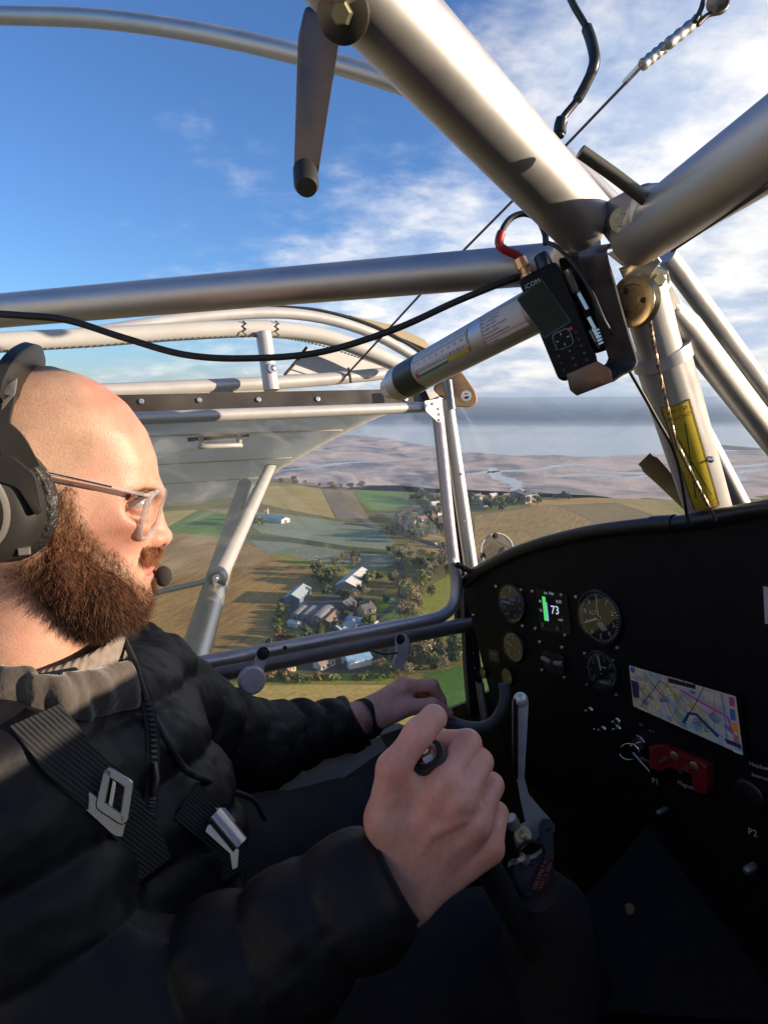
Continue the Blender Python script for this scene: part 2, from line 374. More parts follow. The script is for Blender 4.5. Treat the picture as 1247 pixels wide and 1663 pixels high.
def sea_cloud_shade():                               # pale, smooth inshore; cloud shadow farther out painted as darker, rougher water
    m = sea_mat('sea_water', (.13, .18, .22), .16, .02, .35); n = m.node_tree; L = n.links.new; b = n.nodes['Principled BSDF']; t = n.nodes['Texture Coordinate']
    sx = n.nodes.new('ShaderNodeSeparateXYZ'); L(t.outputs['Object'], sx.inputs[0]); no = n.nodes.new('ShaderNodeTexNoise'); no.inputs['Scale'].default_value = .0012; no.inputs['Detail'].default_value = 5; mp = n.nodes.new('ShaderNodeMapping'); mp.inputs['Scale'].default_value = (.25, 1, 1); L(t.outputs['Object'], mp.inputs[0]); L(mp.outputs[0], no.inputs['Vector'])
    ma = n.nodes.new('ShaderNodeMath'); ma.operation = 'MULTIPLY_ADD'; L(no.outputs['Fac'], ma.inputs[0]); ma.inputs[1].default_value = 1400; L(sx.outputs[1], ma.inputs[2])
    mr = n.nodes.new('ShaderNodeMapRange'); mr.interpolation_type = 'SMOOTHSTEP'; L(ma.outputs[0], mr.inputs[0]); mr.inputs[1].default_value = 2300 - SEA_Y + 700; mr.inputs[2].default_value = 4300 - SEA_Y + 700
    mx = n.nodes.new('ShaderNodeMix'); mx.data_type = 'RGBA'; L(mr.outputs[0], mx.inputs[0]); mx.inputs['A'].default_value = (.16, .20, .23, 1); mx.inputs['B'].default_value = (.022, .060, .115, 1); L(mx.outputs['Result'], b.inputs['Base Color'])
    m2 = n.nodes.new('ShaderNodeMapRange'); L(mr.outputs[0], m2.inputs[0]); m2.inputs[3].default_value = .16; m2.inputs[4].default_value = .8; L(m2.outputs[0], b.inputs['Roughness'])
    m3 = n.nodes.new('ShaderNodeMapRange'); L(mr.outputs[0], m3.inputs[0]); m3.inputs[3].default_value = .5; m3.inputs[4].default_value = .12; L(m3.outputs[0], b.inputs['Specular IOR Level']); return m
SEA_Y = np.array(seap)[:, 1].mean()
flat('sea', seap, sea_cloud_shade(), .05, True)
# sand bars and creeks on the flats
bars = [((1165, 722), (1247, 729), (1300, 731), (1200, 731), (1140, 727))]
for i, b_ in enumerate(bars):
    flat('sand_bar', spline([G(*q) for q in b_] + [G(*b_[0])], 5)[:-1], mat('bar_mud', (.13, .12, .095), .7, var=.3, vscale=.02), .16, True)
wet = sea_mat('creek_water', (.16, .19, .21), .12, .05, .2)
creeks = [[(1000, 757), (920, 755), (870, 763), (800, 766), (760, 771)], [(1247, 762), (1190, 769), (1200, 778), (1165, 783), (1185, 793)], [(1247, 752), (1215, 757), (1160, 759), (1130, 766)],
          [(640, 748), (560, 752), (500, 760), (455, 764)], [(840, 800), (835, 785), (805, 772), (800, 760)], [(900, 774), (960, 771), (1020, 776), (1050, 772)], [(1100, 762), (1060, 768), (1000, 768), (950, 763)]]
for q in creeks:
    pts = spline([G(*x) for x in q], 8); t = np.gradient(pts, axis=0); s = np.stack([-t[:, 1], t[:, 0], t[:, 2]*0], 1); s /= np.linalg.norm(s, axis=1)[:, None]
    w = (5 + 9*np.sin(np.linspace(.3, 3, len(pts))))[:, None] * (1 + RNG.normal(0, .25, (len(pts), 1)))
    flat('tidal_creek', np.vstack([pts + s*w, (pts - s*w)[::-1]]), wet, .13, True)
# far shore: low hills across the water
def ridge(name, y0, hmax, u0, u1, seed, col, base):
    rs = np.random.default_rng(seed); n = 90; V = []; f = []
    us = np.linspace(u0, u1, n); x = (us - CU) / FPX * y0
    h = sum(rs.uniform(.4, 1)/k * np.sin(us*.004*k + rs.uniform(0, 6)) for k in (1, 2, 3, 5, 9, 14)); h = (h - h.min()) / np.ptp(h)
    h = (.35 + .65*h) * hmax * np.clip((us - u0) / 200, 0, 1) * np.clip((u1 - us) / 200, 0, 1)
    for j, (dy, k) in enumerate(((-base, 0), (-base*.5, .35), (-base*.15, .8), (0, 1), (base*.5, .5), (base, 0))):
        for i in range(n): V.append((x[i]*(1 + dy/y0), y0 + dy, -HGT + .2 + h[i]*k))
    for j in range(5):
        for i in range(n - 1): f.append((j*n + i, j*n + i + 1, (j+1)*n + i + 1, (j+1)*n + i))
    return struct(obj(name, (V, f), mat(name + '_cover', col, .95, var=.5, vscale=.003, spec=.1), org=(0, y0, -HGT)))
ridge('far_hills', 15000, 160, -700, 2000, 3, (.035, .05, .04), 3200)
ridge('far_shore', 6200, 52, -900, 860, 5, (.05, .06, .035), 900)
# ---- fields
Z_ = [0.02]
def field(pix, m, name='field'):
    Z_[0] += .004
    return flat(name, pix, m, Z_[0])
F1 = field_mat('brown_stubble', (.135, .085, .035), (.30, .205, .095), gdir((300, 1000), (480, 900)), 5, .5, c3=(.215, .145, .062))
field([(60, 890), (230, 862), (330, 868), (440, 893), (520, 905), (560, 918), (540, 935), (505, 952), (470, 968), (452, 1000), (458, 1060), (420, 1085), (250, 1105), (20, 1120)], F1)
field([(0, 852), (280, 830), (322, 828), (262, 862), (60, 888)], field_mat('tan_stubble', (.23, .18, .07), (.33, .26, .115), .2, 4, .5))
field([(264, 862), (324, 828), (372, 838), (400, 850), (402, 866), (350, 872)], field_mat('winter_wheat', (.055, .12, .02), (.10, .18, .035), .5, 5, .4))
field([(330, 826), (400, 829), (420, 838), (412, 850), (374, 838)], field_mat('olive_pasture', (.16, .15, .05), (.26, .22, .085), .9, 5, .4))
field([(438, 782), (520, 793), (545, 842), (460, 826), (425, 818), (430, 800)], field_mat('straw_field', (.24, .19, .085), (.36, .29, .14), 1.2, 5, .4))
field([(520, 793), (548, 796), (590, 848), (548, 842)], field_mat('grey_plough', (.12, .11, .10), (.20, .18, .165), 1.0, 4, .6))
field([(548, 796), (572, 798), (604, 850), (590, 848)], field_mat('heather_plough', (.15, .12, .09), (.25, .20, .14), 1.0, 4, .6))
field([(574, 796), (640, 793), (668, 818), (640, 826), (600, 830)], field_mat('bright_pasture', (.075, .14, .03), (.125, .205, .05), .3, 6, .3))
field([(640, 793), (700, 798), (730, 812), (690, 822), (668, 818)], field_mat('scrub_green', (.07, .10, .03), (.14, .155, .06), .3, 6, .3))
teal = field_mat('blue_green_field', (.13, .165, .14), (.19, .225, .19), gdir((440, 860), (600, 890)), 6, .35)  # plain blue-green tone, streaked lengthwise
field([(418, 832), (470, 836), (560, 848), (620, 862), (642, 880), (632, 893), (560, 886), (470, 872), (425, 866), (400, 850)], teal)
field([(405, 876), (470, 879), (560, 893), (630, 901), (640, 918), (600, 926), (545, 920), (480, 904), (425, 894)], field_mat('pale_blue_green_field', (.125, .155, .135), (.17, .20, .175), gdir((440, 860), (600, 890)), 6, .3))  # paler version of the blue-green tone
field([(400, 868), (480, 874), (560, 887), (632, 894), (628, 902), (560, 894), (470, 881), (403, 877)], field_mat('dark_ditch_grass', (.04, .055, .03), (.075, .09, .05), .3, 6, .3), 'ditch')
field([(430, 896), (500, 910), (560, 918), (630, 930), (600, 937), (540, 930), (470, 915)], field_mat('lime_grass_strip', (.15, .165, .04), (.22, .23, .06), .3, 6, .3))
field([(590, 990), (640, 968), (662, 985), (668, 1010), (630, 1018), (604, 1008)], field_mat('garden_lawn', (.06, .125, .015), (.11, .19, .03), .3, 3, .2), 'lawn')
field([(662, 1000), (700, 950), (735, 930), (800, 930), (800, 1010), (700, 1010)], field_mat('yellow_green_meadow', (.14, .165, .03), (.22, .24, .055), .6, 5, .3))
field([(655, 885), (700, 868), (760, 880), (800, 900), (780, 925), (720, 905)], field_mat('winter_stubble', (.22, .155, .075), (.33, .24, .12), gdir((660, 885), (760, 880)), 4, .55))
field([(690, 1095), (750, 1080), (800, 1085), (800, 1180), (700, 1190), (676, 1140)], field_mat('deep_green_field', (.04, .095, .02), (.08, .155, .04), .6, 5, .3))
field([(200, 1118), (440, 1112), (640, 1112), (690, 1125), (700, 1300), (100, 1300)], field_mat('yellow_stubble', (.27, .205, .075), (.38, .30, .12), gdir((300, 1140), (640, 1130)), 4, .4))
field([(380, 1095), (640, 1090), (640, 1110), (380, 1114)], field_mat('verge_grass', (.10, .12, .025), (.19, .20, .05), gdir((300, 1140), (640, 1130)), 4, .4))
# right of the door post, seen through the windscreen
field([(770, 838), (850, 826), (905, 820), (965, 848), (990, 870), (1000, 905), (800, 930), (770, 930)], field_mat('brown_plough_lines', (.15, .105, .05), (.30, .22, .115), gdir((800, 905), (900, 822)), 3.2, .75))
field([(905, 820), (1000, 817), (1090, 848), (1110, 880), (1010, 905), (990, 872), (965, 848)], field_mat('grey_brown_drills', (.13, .10, .06), (.24, .185, .11), gdir((930, 825), (1080, 848)), 3.2, .75))
field([(858, 812), (960, 808), (1000, 816), (905, 820), (862, 824)], field_mat('ochre_field', (.25, .16, .075), (.36, .24, .12), .1, 5, .4))
field([(960, 808), (1060, 811), (1130, 815), (1130, 850), (1095, 848), (1002, 817)], field_mat('tan_plough', (.20, .16, .075), (.31, .245, .12), gdir((1000, 812), (1100, 840)), 4, .6))
field([(1060, 811), (1180, 814), (1330, 808), (1400, 850), (1130, 850)], field_mat('coast_pasture', (.15, .15, .05), (.22, .20, .08), .1, 6, .3))
field([(760, 806), (850, 808), (856, 822), (800, 832), (760, 830)], field_mat('village_green', (.09, .11, .04), (.17, .165, .075), .1, 6, .3))
# ---- roads
def strip(name, pix, w, m, z):
    pts = spline([G(*q) for q in pix], 8); t = np.gradient(pts, axis=0); s = np.stack([-t[:, 1], t[:, 0], t[:, 2]*0], 1); s /= np.linalg.norm(s, axis=1)[:, None]
    a, b = pts + s*w/2, pts - s*w/2; a[:, 2] = b[:, 2] = -HGT + z; n = len(a)
    return struct(obj(name, (np.vstack([b, a]), [(i, i+1, n+i+1, n+i) for i in range(n-1)]), m, smooth=False))
asph = mat('asphalt', (.062, .062, .066), .85, var=.2, vscale=.4)
trk = mat('dirt_track', (.27, .21, .15), .95, var=.25, vscale=.3)
strip('road', [(560, 850), (610, 856), (650, 866), (690, 880), (740, 897), (800, 918), (860, 945)], 9, asph, .26)
strip('road_line', [(560, 850), (610, 856), (650, 866), (690, 880), (740, 897), (800, 918), (860, 945)], .25, mat('road_paint', (.7, .7, .68), .7), .27)
strip('road', [(640, 864), (665, 845), (700, 830), (740, 822), (800, 818)], 6, asph, .265)
strip('lane', [(596, 1012), (640, 985), (655, 960), (652, 930), (650, 905)], 5, asph, .255)
strip('farm_track', [(270, 868), (330, 838), (372, 826)], 3, trk, .25)
strip('farm_track', [(905, 820), (965, 848), (1000, 885)], 3, trk, .25)
strip('farm_track', [(770, 838), (830, 828), (900, 819)], 3.5, trk, .252)
strip('path', [(606, 1008), (636, 1006), (652, 994), (648, 980), (632, 973)], 3, mat('gravel_path', (.20, .19, .165), .95, var=.2, vscale=.5), .25)
flat('farm_yard', [(498, 975), (560, 962), (600, 975), (596, 1010), (560, 1015), (500, 1020), (470, 1020), (468, 985)], mat('yard_concrete', (.12, .112, .10), .9, var=.35, vscale=.08), .24)
flat('farm_yard', [(500, 1030), (600, 1020), (640, 1060), (600, 1092), (500, 1095), (455, 1090)], mat('yard_grass', (.09, .09, .04), .95, var=.4, vscale=.08), .235)
# ---- buildings
wallm = {k: mat('wall_' + k, c, .9, var=.15, vscale=.6) for k, c in dict(cream=(.52, .43, .29), white=(.68, .66, .60), grey=(.27, .26, .25), brick=(.26, .12, .075), blue=(.12, .17, .22), stone=(.36, .29, .20), yellow=(.55, .42, .20)).items()}
roofm = {k: mat('roof_' + k, c, .55, var=.18, vscale=.5, stretch=(1, 1, 1)) for k, c in dict(white=(.62, .60, .54), teal=(.36, .42, .42), grey=(.23, .225, .22), slate=(.10, .10, .11), brown=(.26, .17, .12), rust=(.27, .13, .085), blue=(.20, .36, .55), pale=(.44, .52, .56), dark=(.06, .06, .065)).items()}
winm = mat('dark_window_glass', (.02, .025, .03), .1)
doorm = mat('barn_door', (.14, .12, .10), .7, var=.2, vscale=1)
ORD = 'first second third fourth fifth sixth seventh eighth ninth tenth eleventh twelfth thirteenth fourteenth fifteenth sixteenth seventeenth eighteenth nineteenth twentieth'.split()
def number(things):                              # things of one look: tell them apart by their order from the left
    by = {}
    for o, u in things: by.setdefault(o['label'], []).append((u, o))
    for lb, l in by.items():
        if len(l) < 2: continue
        l.sort(key=lambda x: x[0])
        for i, (u, o) in enumerate(l):
            h, t = (lb.split(' in ', 1) + [''])[:2] if False else (lb, '')
            o['label'] = (ORD[i] if i < 20 else 'last') + ' from the left: ' + lb
def pix_u(p): y = p[1]*cp - p[2]*sp; return CU + FPX*p[0]/y
def building(p1, p2, w, eave, rise, roof, wall, label, name='barn', cat='building', arch=False, wins=0, group=None, ridge=True):
    a, b = G(*p1), G(*p2); c = (a + b) / 2; c[2] = -HGT; d = nrm((b - a) * [1, 1, 0]); s = A3(-d[1], d[0], 0); ln = np.linalg.norm((b - a)[:2])
    t = thing(name, label, cat, c, group)
    e = A3(0, 0, 1)
    k = 8 if arch else 2
    prof = [(-w/2, eave)] + ([(-w/2*math.cos(math.pi*i/k), eave + rise*math.sin(math.pi*i/k)) for i in range(1, k)] if arch else [(0, eave + rise)]) + [(w/2, eave)]
    # walls with gable ends
    poly = [c - d*ln/2 + s*x + e*z for x, z in [(-w/2, -.3)] + prof + [(w/2, -.3)]]
    obj('wall', prism(poly, d*ln), wallm[wall], t, smooth=False)
    # roof sheets with an overhang, one per slope
    oh, th = .5, .22
    for i in range(len(prof) - 1):
        (x0, z0), (x1, z1) = prof[i], prof[i+1]; u = nrm(A3(x1-x0, z1-z0, 0)); nn = A3(-u[1], u[0], 0)
        e0, e1 = (oh if i == 0 else 0), (oh if i == len(prof)-2 else 0)
        q = [(x0 - u[0]*e0, z0 - u[1]*e0), (x1 + u[0]*e1, z1 + u[1]*e1)]
        cor = [c - d*(ln/2 + oh) + s*q[0][0] + e*(q[0][1]+.03), c + d*(ln/2 + oh) + s*q[0][0] + e*(q[0][1]+.03), c + d*(ln/2+oh) + s*q[1][0] + e*(q[1][1]+.03), c - d*(ln/2+oh) + s*q[1][0] + e*(q[1][1]+.03)]
        obj('roof', prism(cor, (s*nn[0] + e*nn[1])*th), roofm[roof], t, smooth=arch)
    if wins:
        for sd in (-1, 1):
            for row in range(2 if eave > 4.5 else 1):
                for i in range(wins):
                    x = (-.5 + (i+.5)/wins) * ln
                    obj('window', box(c + d*x + s*sd*(w/2+.02) + e*(1.7 + row*2.6), d, e, s, 1.1, 1.3, .12), winm, t, smooth=False)
        obj('door', box(c + d*ln*.12 + s*(-1)*(w/2+.03) + e*1.0, d, e, s, 1.0, 2.1, .14), doorm, t, smooth=False)
        obj('chimney', box(c + d*ln*.36 + e*(eave+rise+.5), d, s, e, .9, .7, 1.8), wallm['brick'], t, smooth=False)
    else:
        for sd in (-1, 1): obj('door', box(c + d*sd*(ln/2 + .03) + e*min(eave, 3.6)*.45, s, e, d, min(4, w*.4), min(eave, 3.6)*.9, .14), doorm, t, smooth=False)
        if ridge and not arch: obj('ridge_cap', prism([c - d*(ln/2+oh) + s*x + e*(eave+rise+z) for x, z in ((-.4, .2), (0, .42), (.4, .2))], d*(ln+2*oh)), roofm[roof], t, smooth=False)
    return t
building((561, 962), (588, 938), 15, 5, 3.2, 'white', 'grey', 'large barn with a broad white roof among trees beside the lane')
building((474, 982), (493, 964), 11, 4.5, 2.6, 'teal', 'blue', 'blue-sided shed with pale teal roof at the edge of the brown field')
building((479, 1007), (494, 994), 5.5, 2.6, 2.0, 'grey', 'grey', 'narrow round-roofed shed, leftmost of the three in the yard', 'shed', arch=True)
building((495, 1009), (510, 995), 5.5, 2.6, 2.0, 'grey', 'grey', 'round-roofed shed in the middle of the three in the yard', 'shed', arch=True)
building((513, 1014), (534, 996), 8, 3, 2.6, 'grey', 'grey', 'widest round-roofed shed, right of the three in the yard', 'shed', arch=True)
building((488, 989), (534, 994), 4, 2.6, 1.0, 'grey', 'stone', 'long low grey lean-to behind the three round-roofed sheds', 'shed')
building((529, 1018), (546, 1001), 5.5, 3, 1.6, 'brown', 'grey', 'brown-roofed shed right of the three round-roofed sheds', 'shed')
building((471, 1016), (485, 1019), 4.5, 2.6, 1.2, 'white', 'white', 'small white shed at the corner of the yard hedge', 'shed')
building((566, 1013), (612, 1022), 6.5, 2.6, 2.4, 'pale', 'white', 'long pale-blue ribbed tunnel shed above the door rail', 'shed', arch=True)
building((546, 1030), (574, 1019), 9, 3.2, 2.0, 'teal', 'grey', 'grey-green barn partly hidden behind the door rail')
building((586, 1003), (604, 998), 8, 5.2, 3, 'slate', 'yellow', 'cream farmhouse with slate roof beside the lawn', 'house', 'house', wins=3)
building((556, 996), (570, 988), 8, 5, 2.8, 'slate', 'brick', 'dark slate-roofed house between the barns', 'house', 'house', wins=3)
building((561, 1083), (597, 1075), 9.5, 4.2, 2.4, 'blue', 'white', 'bright blue-roofed barn below the door rail', ridge=False)
building((515, 1088), (538, 1078), 6, 3.0, 2.4, 'brown', 'white', 'white gabled cottage left of the blue-roofed barn', 'house', 'house', wins=3)
building((462, 1097), (473, 1088), 5.5, 3.0, 2.4, 'brown', 'cream', 'small brown-roofed cottage at the far left of the hedge', 'house', 'house', wins=2)
building((432, 843), (464, 849), 12, 4, 2, 'white', 'white', 'long white building standing alone in the blue-green field', 'hall')
building((430, 838), (436, 838), 5, 9, 2, 'rust', 'cream', 'short square tower beside the long white building', 'tower', wins=1)
vil = [(668, 856, 'brown'), (684, 851, 'rust'), (700, 846, 'brown'), (716, 852, 'slate'), (690, 838, 'grey'), (712, 836, 'rust'), (728, 842, 'brown'), (650, 846, 'slate'), (732, 828, 'grey'), (706, 826, 'white'), (676, 832, 'brown'), (736, 860, 'slate')]
VL = []
for i, (u, v, r) in enumerate(vil):
    VL.append((building((u - 6, v + (i % 3) - 1), (u + 6, v - (i % 2)*2), 8, 5, 3, r, ('cream', 'white', 'stone', 'brick')[i % 4], '%s-roofed house in the village left of the door post' % r, 'house', 'house', wins=3, group='village houses left of the door post'), u))
vil2 = [(775, 812, 'grey'), (788, 822, 'rust'), (800, 811, 'white'), (812, 819, 'slate'), (822, 811, 'brown'), (866, 812, 'grey')]
for i, (u, v, r) in enumerate(vil2):
    VL.append((building((u - 5, v), (u + 5, v - 1), 9, 5, 3, r, ('cream', 'white', 'stone', 'brick')[i % 4], '%s-roofed house in the village right of the door post' % r, 'house', 'house', wins=3, group='village houses right of the door post'), u))
number(VL)
building((834, 817), (842, 814), 12, 13, 3, 'dark', 'grey', 'tall dark block of the waterside works, left of the pair', 'factory', wins=4)
building((846, 818), (856, 815), 12, 11, 2, 'slate', 'grey', 'tall dark block of the waterside works, right of the pair', 'factory', wins=4)
# ---- vehicles on the road
def small_car(u, v, ang, c, label):
    p = G(u, v, .27); t = thing('parked_car', label, 'car', p); d = A3(math.cos(ang), math.sin(ang), 0); s = A3(-d[1], d[0], 0); e = ZU
    pr = [(-2.1, .35), (2.1, .35), (2.1, .8), (1.2, .95), (.6, 1.45), (-1.2, 1.45), (-1.8, .95), (-2.1, .9)]
    obj('car_body', prism([p + d*x + e*z - s*.85 for x, z in pr], s*1.7), mat('car_' + label.split()[0], c, .3), t, smooth=False)
    obj('window', prism([p + d*x + e*z - s*.86 for x, z in ((1.05, .97), (.55, 1.38), (-1.15, 1.38), (-1.6, .97))], s*1.72), winm, t, smooth=False)
    for x in (-1.3, 1.3):
        for sd in (-1, 1): obj('wheel', cyl(p + d*x + s*sd*.7 + e*.33, p + d*x + s*sd*.9 + e*.33, .33, 12), mat('tyre', (.02, .02, .02), .8), t)
ra = gdir((690, 880), (740, 897))
small_car(707, 884, ra, (.75, .75, .75), 'white car on the road below the village')
small_car(722, 890, ra, (.08, .09, .11), 'dark car following on the road below the village')
# ---- trees
def crown_mesh(seed, r, h, base, n, size, cone=0.0, sparse=0.0):
    rs = np.random.default_rng(seed); V = []; f = []; col = []
    blobs = [(rs.normal(0, .42, 3) * [r, r, h*.32] + [0, 0, base + h*.5], rs.uniform(.35, .6)) for _ in range(11)]
    k = 0
    while k < n:
        b, br = blobs[rs.integers(len(blobs))]; d = nrm(rs.normal(0, 1, 3)); q = b + d * r * br * rs.uniform(.55, 1.08)
        hh = (q[2] - base) / h
        if hh < -.05 or hh > 1.05: continue
        if cone and math.hypot(q[0], q[1]) > r * (1.05 - cone*hh): q[:2] *= r*(1.05 - cone*hh) / math.hypot(q[0], q[1])
        x, y, z = frame(nrm(d + rs.normal(0, .5, 3)), rs.normal(0, 1, 3)); s = size * rs.uniform(.6, 1.4); a = len(V)
        V += [q + x*s + y*s*.3, q + y*s, q - x*s + y*s*.1, q - y*s*.8 + z*s*.3]; f += [(a, a+1, a+2), (a, a+2, a+3)]
        c = rs.uniform(.6, 1.35); col += [(c, c*rs.uniform(.92, 1.08), c)]*4; k += 1
    return np.array(V), f, np.array(col)
def trunk_mesh(seed, h, r):
    rs = np.random.default_rng(seed); parts = [tube([(0, 0, -.3), (0, .1, h*.3), (.15, 0, h*.6), (.1, .1, h*.95)], [r, r*.75, r*.5, r*.15], 7)]
    for i in range(7):
        a = rs.uniform(0, 6.28); z = h*rs.uniform(.28, .65); l = h*rs.uniform(.25, .42)
        parts.append(tube([(0, 0, z), (math.cos(a)*l*.5, math.sin(a)*l*.5, z + l*.45), (math.cos(a)*l, math.sin(a)*l, z + l*1.0)], [r*.45, r*.28, r*.06], 5))
    return join(*parts)
barkm = mat('bark', (.11, .08, .055), .95, var=.3, vscale=2)
def leafm(name, c):
    m = mat(name, c, .8, spec=.2); n = m.node_tree; b = n.nodes['Principled BSDF']
    ca = n.nodes.new('ShaderNodeVertexColor'); ca.layer_name = 'Col'; k = n.nodes.new('ShaderNodeMix'); k.data_type = 'RGBA'; k.blend_type = 'MULTIPLY'; k.inputs[0].default_value = 1
    oi = n.nodes.new('ShaderNodeObjectInfo'); mr = n.nodes.new('ShaderNodeMapRange'); mr.inputs[3].default_value = .7; mr.inputs[4].default_value = 1.35; n.links.new(oi.outputs['Random'], mr.inputs[0])
    k.inputs['A'].default_value = (*c, 1); n.links.new(ca.outputs[0], k.inputs['B'])
    k2 = n.nodes.new('ShaderNodeMix'); k2.data_type = 'RGBA'; k2.blend_type = 'MULTIPLY'; k2.inputs[0].default_value = 1; n.links.new(k.outputs['Result'], k2.inputs['A']); n.links.new(mr.outputs[0], k2.inputs['B'])
    n.links.new(k2.outputs['Result'], b.inputs['Base Color']); return m
KINDS = {}
for nm, c, r, h, base, n, sz, cone in (('evergreen', (.060, .098, .034), 3.6, 8.5, 1.0, 620, .62, .35), ('olive', (.135, .155, .050), 4.2, 8, 1.6, 560, .62, 0),
                                       ('bare', (.24, .195, .11), 4.4, 9, 1.8, 420, .42, 0), ('lime', (.16, .19, .045), 2.6, 3.6, .3, 380, .5, 0), ('rusty', (.22, .14, .055), 3.0, 5, .6, 420, .5, 0), ('conifer', (.04, .066, .032), 2.5, 11, .6, 560, .55, .85)):
    KINDS[nm] = []
    for s_ in range(3):
        v, f, cl = crown_mesh(hash(nm) % 7 + s_*13 if False else len(nm)*7 + s_*13, r, h, base, n, sz, cone)
        cme = make_mesh('crown', v, f, leafm(nm + '_leaves', c), False, cl)
        tv, tf = trunk_mesh(s_ + 3, h*1.02, .32); tme = make_mesh('trunk', tv, tf, barkm, True)
        KINDS[nm].append((cme, tme))
def tree(kind, p, sc, label, group):
    cme, tme = KINDS[kind][random.randrange(3)]
    o = thing('tree' if kind not in ('lime', 'rusty') else 'shrub', label, 'tree' if kind not in ('lime', 'rusty') else 'shrub', p, group)
    o.rotation_euler = (0, 0, random.uniform(0, 6.28)); o.scale = (sc*random.uniform(.85, 1.15), sc*random.uniform(.85, 1.15), sc*random.uniform(.85, 1.2))
    for nm, me in (('trunk', tme), ('crown', cme)):
        c_ = bpy.data.objects.new(nm, me); C.objects.link(c_); c_.parent = o
    return o
WHAT = dict(evergreen='dark evergreen tree', olive='olive-leaved round tree', bare='bare brown winter tree', lime='yellow-green shrub', rusty='rusty brown shrub', conifer='tall pointed conifer')
def belt(pix, n, kinds, where, jit=6, sc=(.7, 1.2)):
    pts = spline([G(*q, .2) for q in pix], 12); TL = []
    for i in range(n):
        q = pts[int((i + .5) / n * (len(pts) - 1))].copy(); q[:2] += RNG.normal(0, jit, 2); k = random.choice(kinds)
        TL.append((tree(k, q, random.uniform(*sc), WHAT[k] + ' ' + where, WHAT[k] + 's ' + where), pix_u(q)))
    number(TL)
belt([(500, 926), (520, 938), (530, 948), (545, 930), (560, 915), (575, 922)], 15, ['olive', 'bare', 'evergreen'], 'round the white-roofed barn', 5)
belt([(545, 962), (560, 975), (580, 968), (598, 952), (610, 942)], 12, ['olive', 'evergreen', 'bare'], 'between the white-roofed barn and the farmhouse', 4, (.6, 1.0))
belt([(456, 978), (452, 1005), (455, 1030)], 11, ['lime'], 'in the hedge beside the brown field', 1, (.6, .9))
belt([(458, 1036), (468, 1054), (474, 1070)], 9, ['rusty'], 'in the hedge beside the brown field', 1.5, (.7, 1.0))
belt([(606, 998), (612, 990), (620, 985)], 4, ['conifer', 'evergreen'], 'on the lawn', 2, (.6, .9))
belt([(640, 900), (662, 920), (690, 928), (715, 925), (735, 915)], 20, ['bare', 'bare', 'olive', 'evergreen'], 'in the belt left of the meadow', 9)
belt([(640, 945), (660, 960), (662, 985), (672, 1010), (690, 1022)], 18, ['bare', 'bare', 'olive'], 'along the lane by the lawn', 5)
belt([(690, 945), (665, 972), (668, 1000)], 9, ['bare', 'olive'], 'at the meadow edge', 5)
belt([(655, 905), (690, 905), (730, 925)], 10, ['olive', 'bare'], 'on the bank above the meadow', 6)
belt([(600, 1040), (630, 1050), (660, 1045), (700, 1050), (740, 1045)], 20, ['evergreen', 'olive', 'bare'], 'below the door rail', 6)
belt([(610, 1068), (640, 1078), (680, 1072), (720, 1068), (755, 1062)], 20, ['evergreen', 'olive', 'bare', 'evergreen'], 'right of the blue-roofed barn', 6)
belt([(610, 1092), (650, 1095), (680, 1092), (700, 1085), (745, 1072)], 13, ['olive', 'bare', 'lime'], 'behind the far hand', 4, (.6, .9))
belt([(500, 1040), (470, 1060), (500, 1068), (540, 1060)], 12, ['olive', 'evergreen', 'lime'], 'left of the blue-roofed barn', 5, (.5, .8))
belt([(400, 1103), (470, 1103), (560, 1101), (650, 1100)], 26, ['lime', 'lime', 'rusty'], 'in the long hedge above the yellow field', 2, (.5, .8))
belt([(536, 1020), (520, 1030), (490, 1032)], 8, ['olive', 'rusty'], 'behind the yard sheds', 3, (.5, .7))
belt([(590, 982), (572, 1000), (556, 1010)], 6, ['evergreen', 'olive'], 'beside the cream farmhouse', 2, (.5, .7))
belt([(625, 862), (650, 872), (668, 866), (690, 860), (705, 866)], 18, ['evergreen', 'olive', 'conifer'], 'in front of the village', 9, (.9, 1.4))
belt([(650, 842), (680, 845), (710, 840), (740, 832), (745, 850)], 18, ['olive', 'bare', 'evergreen'], 'among the village houses', 14, (.9, 1.4))
belt([(660, 815), (690, 812), (720, 818), (745, 812)], 14, ['evergreen', 'olive', 'bare'], 'beyond the village', 14, (1, 1.5))
belt([(762, 815), (800, 825), (830, 822), (870, 818)], 16, ['evergreen', 'olive'], 'round the waterside works', 12, (.9, 1.5))
belt([(855, 806), (900, 810), (930, 809)], 9, ['olive', 'evergreen'], 'on the shore bank', 8, (.7, 1.1))
belt([(438, 781), (520, 791), (600, 793)], 12, ['olive', 'rusty'], 'along the shore left of the door post', 8, (.8, 1.2))
belt([(378, 848), (395, 858), (410, 848), (425, 858)], 9, ['lime', 'olive'], 'in the copse by the wing strut', 6, (.8, 1.2))
belt([(672, 872), (686, 876), (700, 871), (712, 868)], 9, ['conifer'], 'in the row by the stubble', 3, (.45, .6))
belt([(735, 885), (690, 868)], 6, ['evergreen', 'olive'], 'on the roadside', 8, (.7, 1.0))
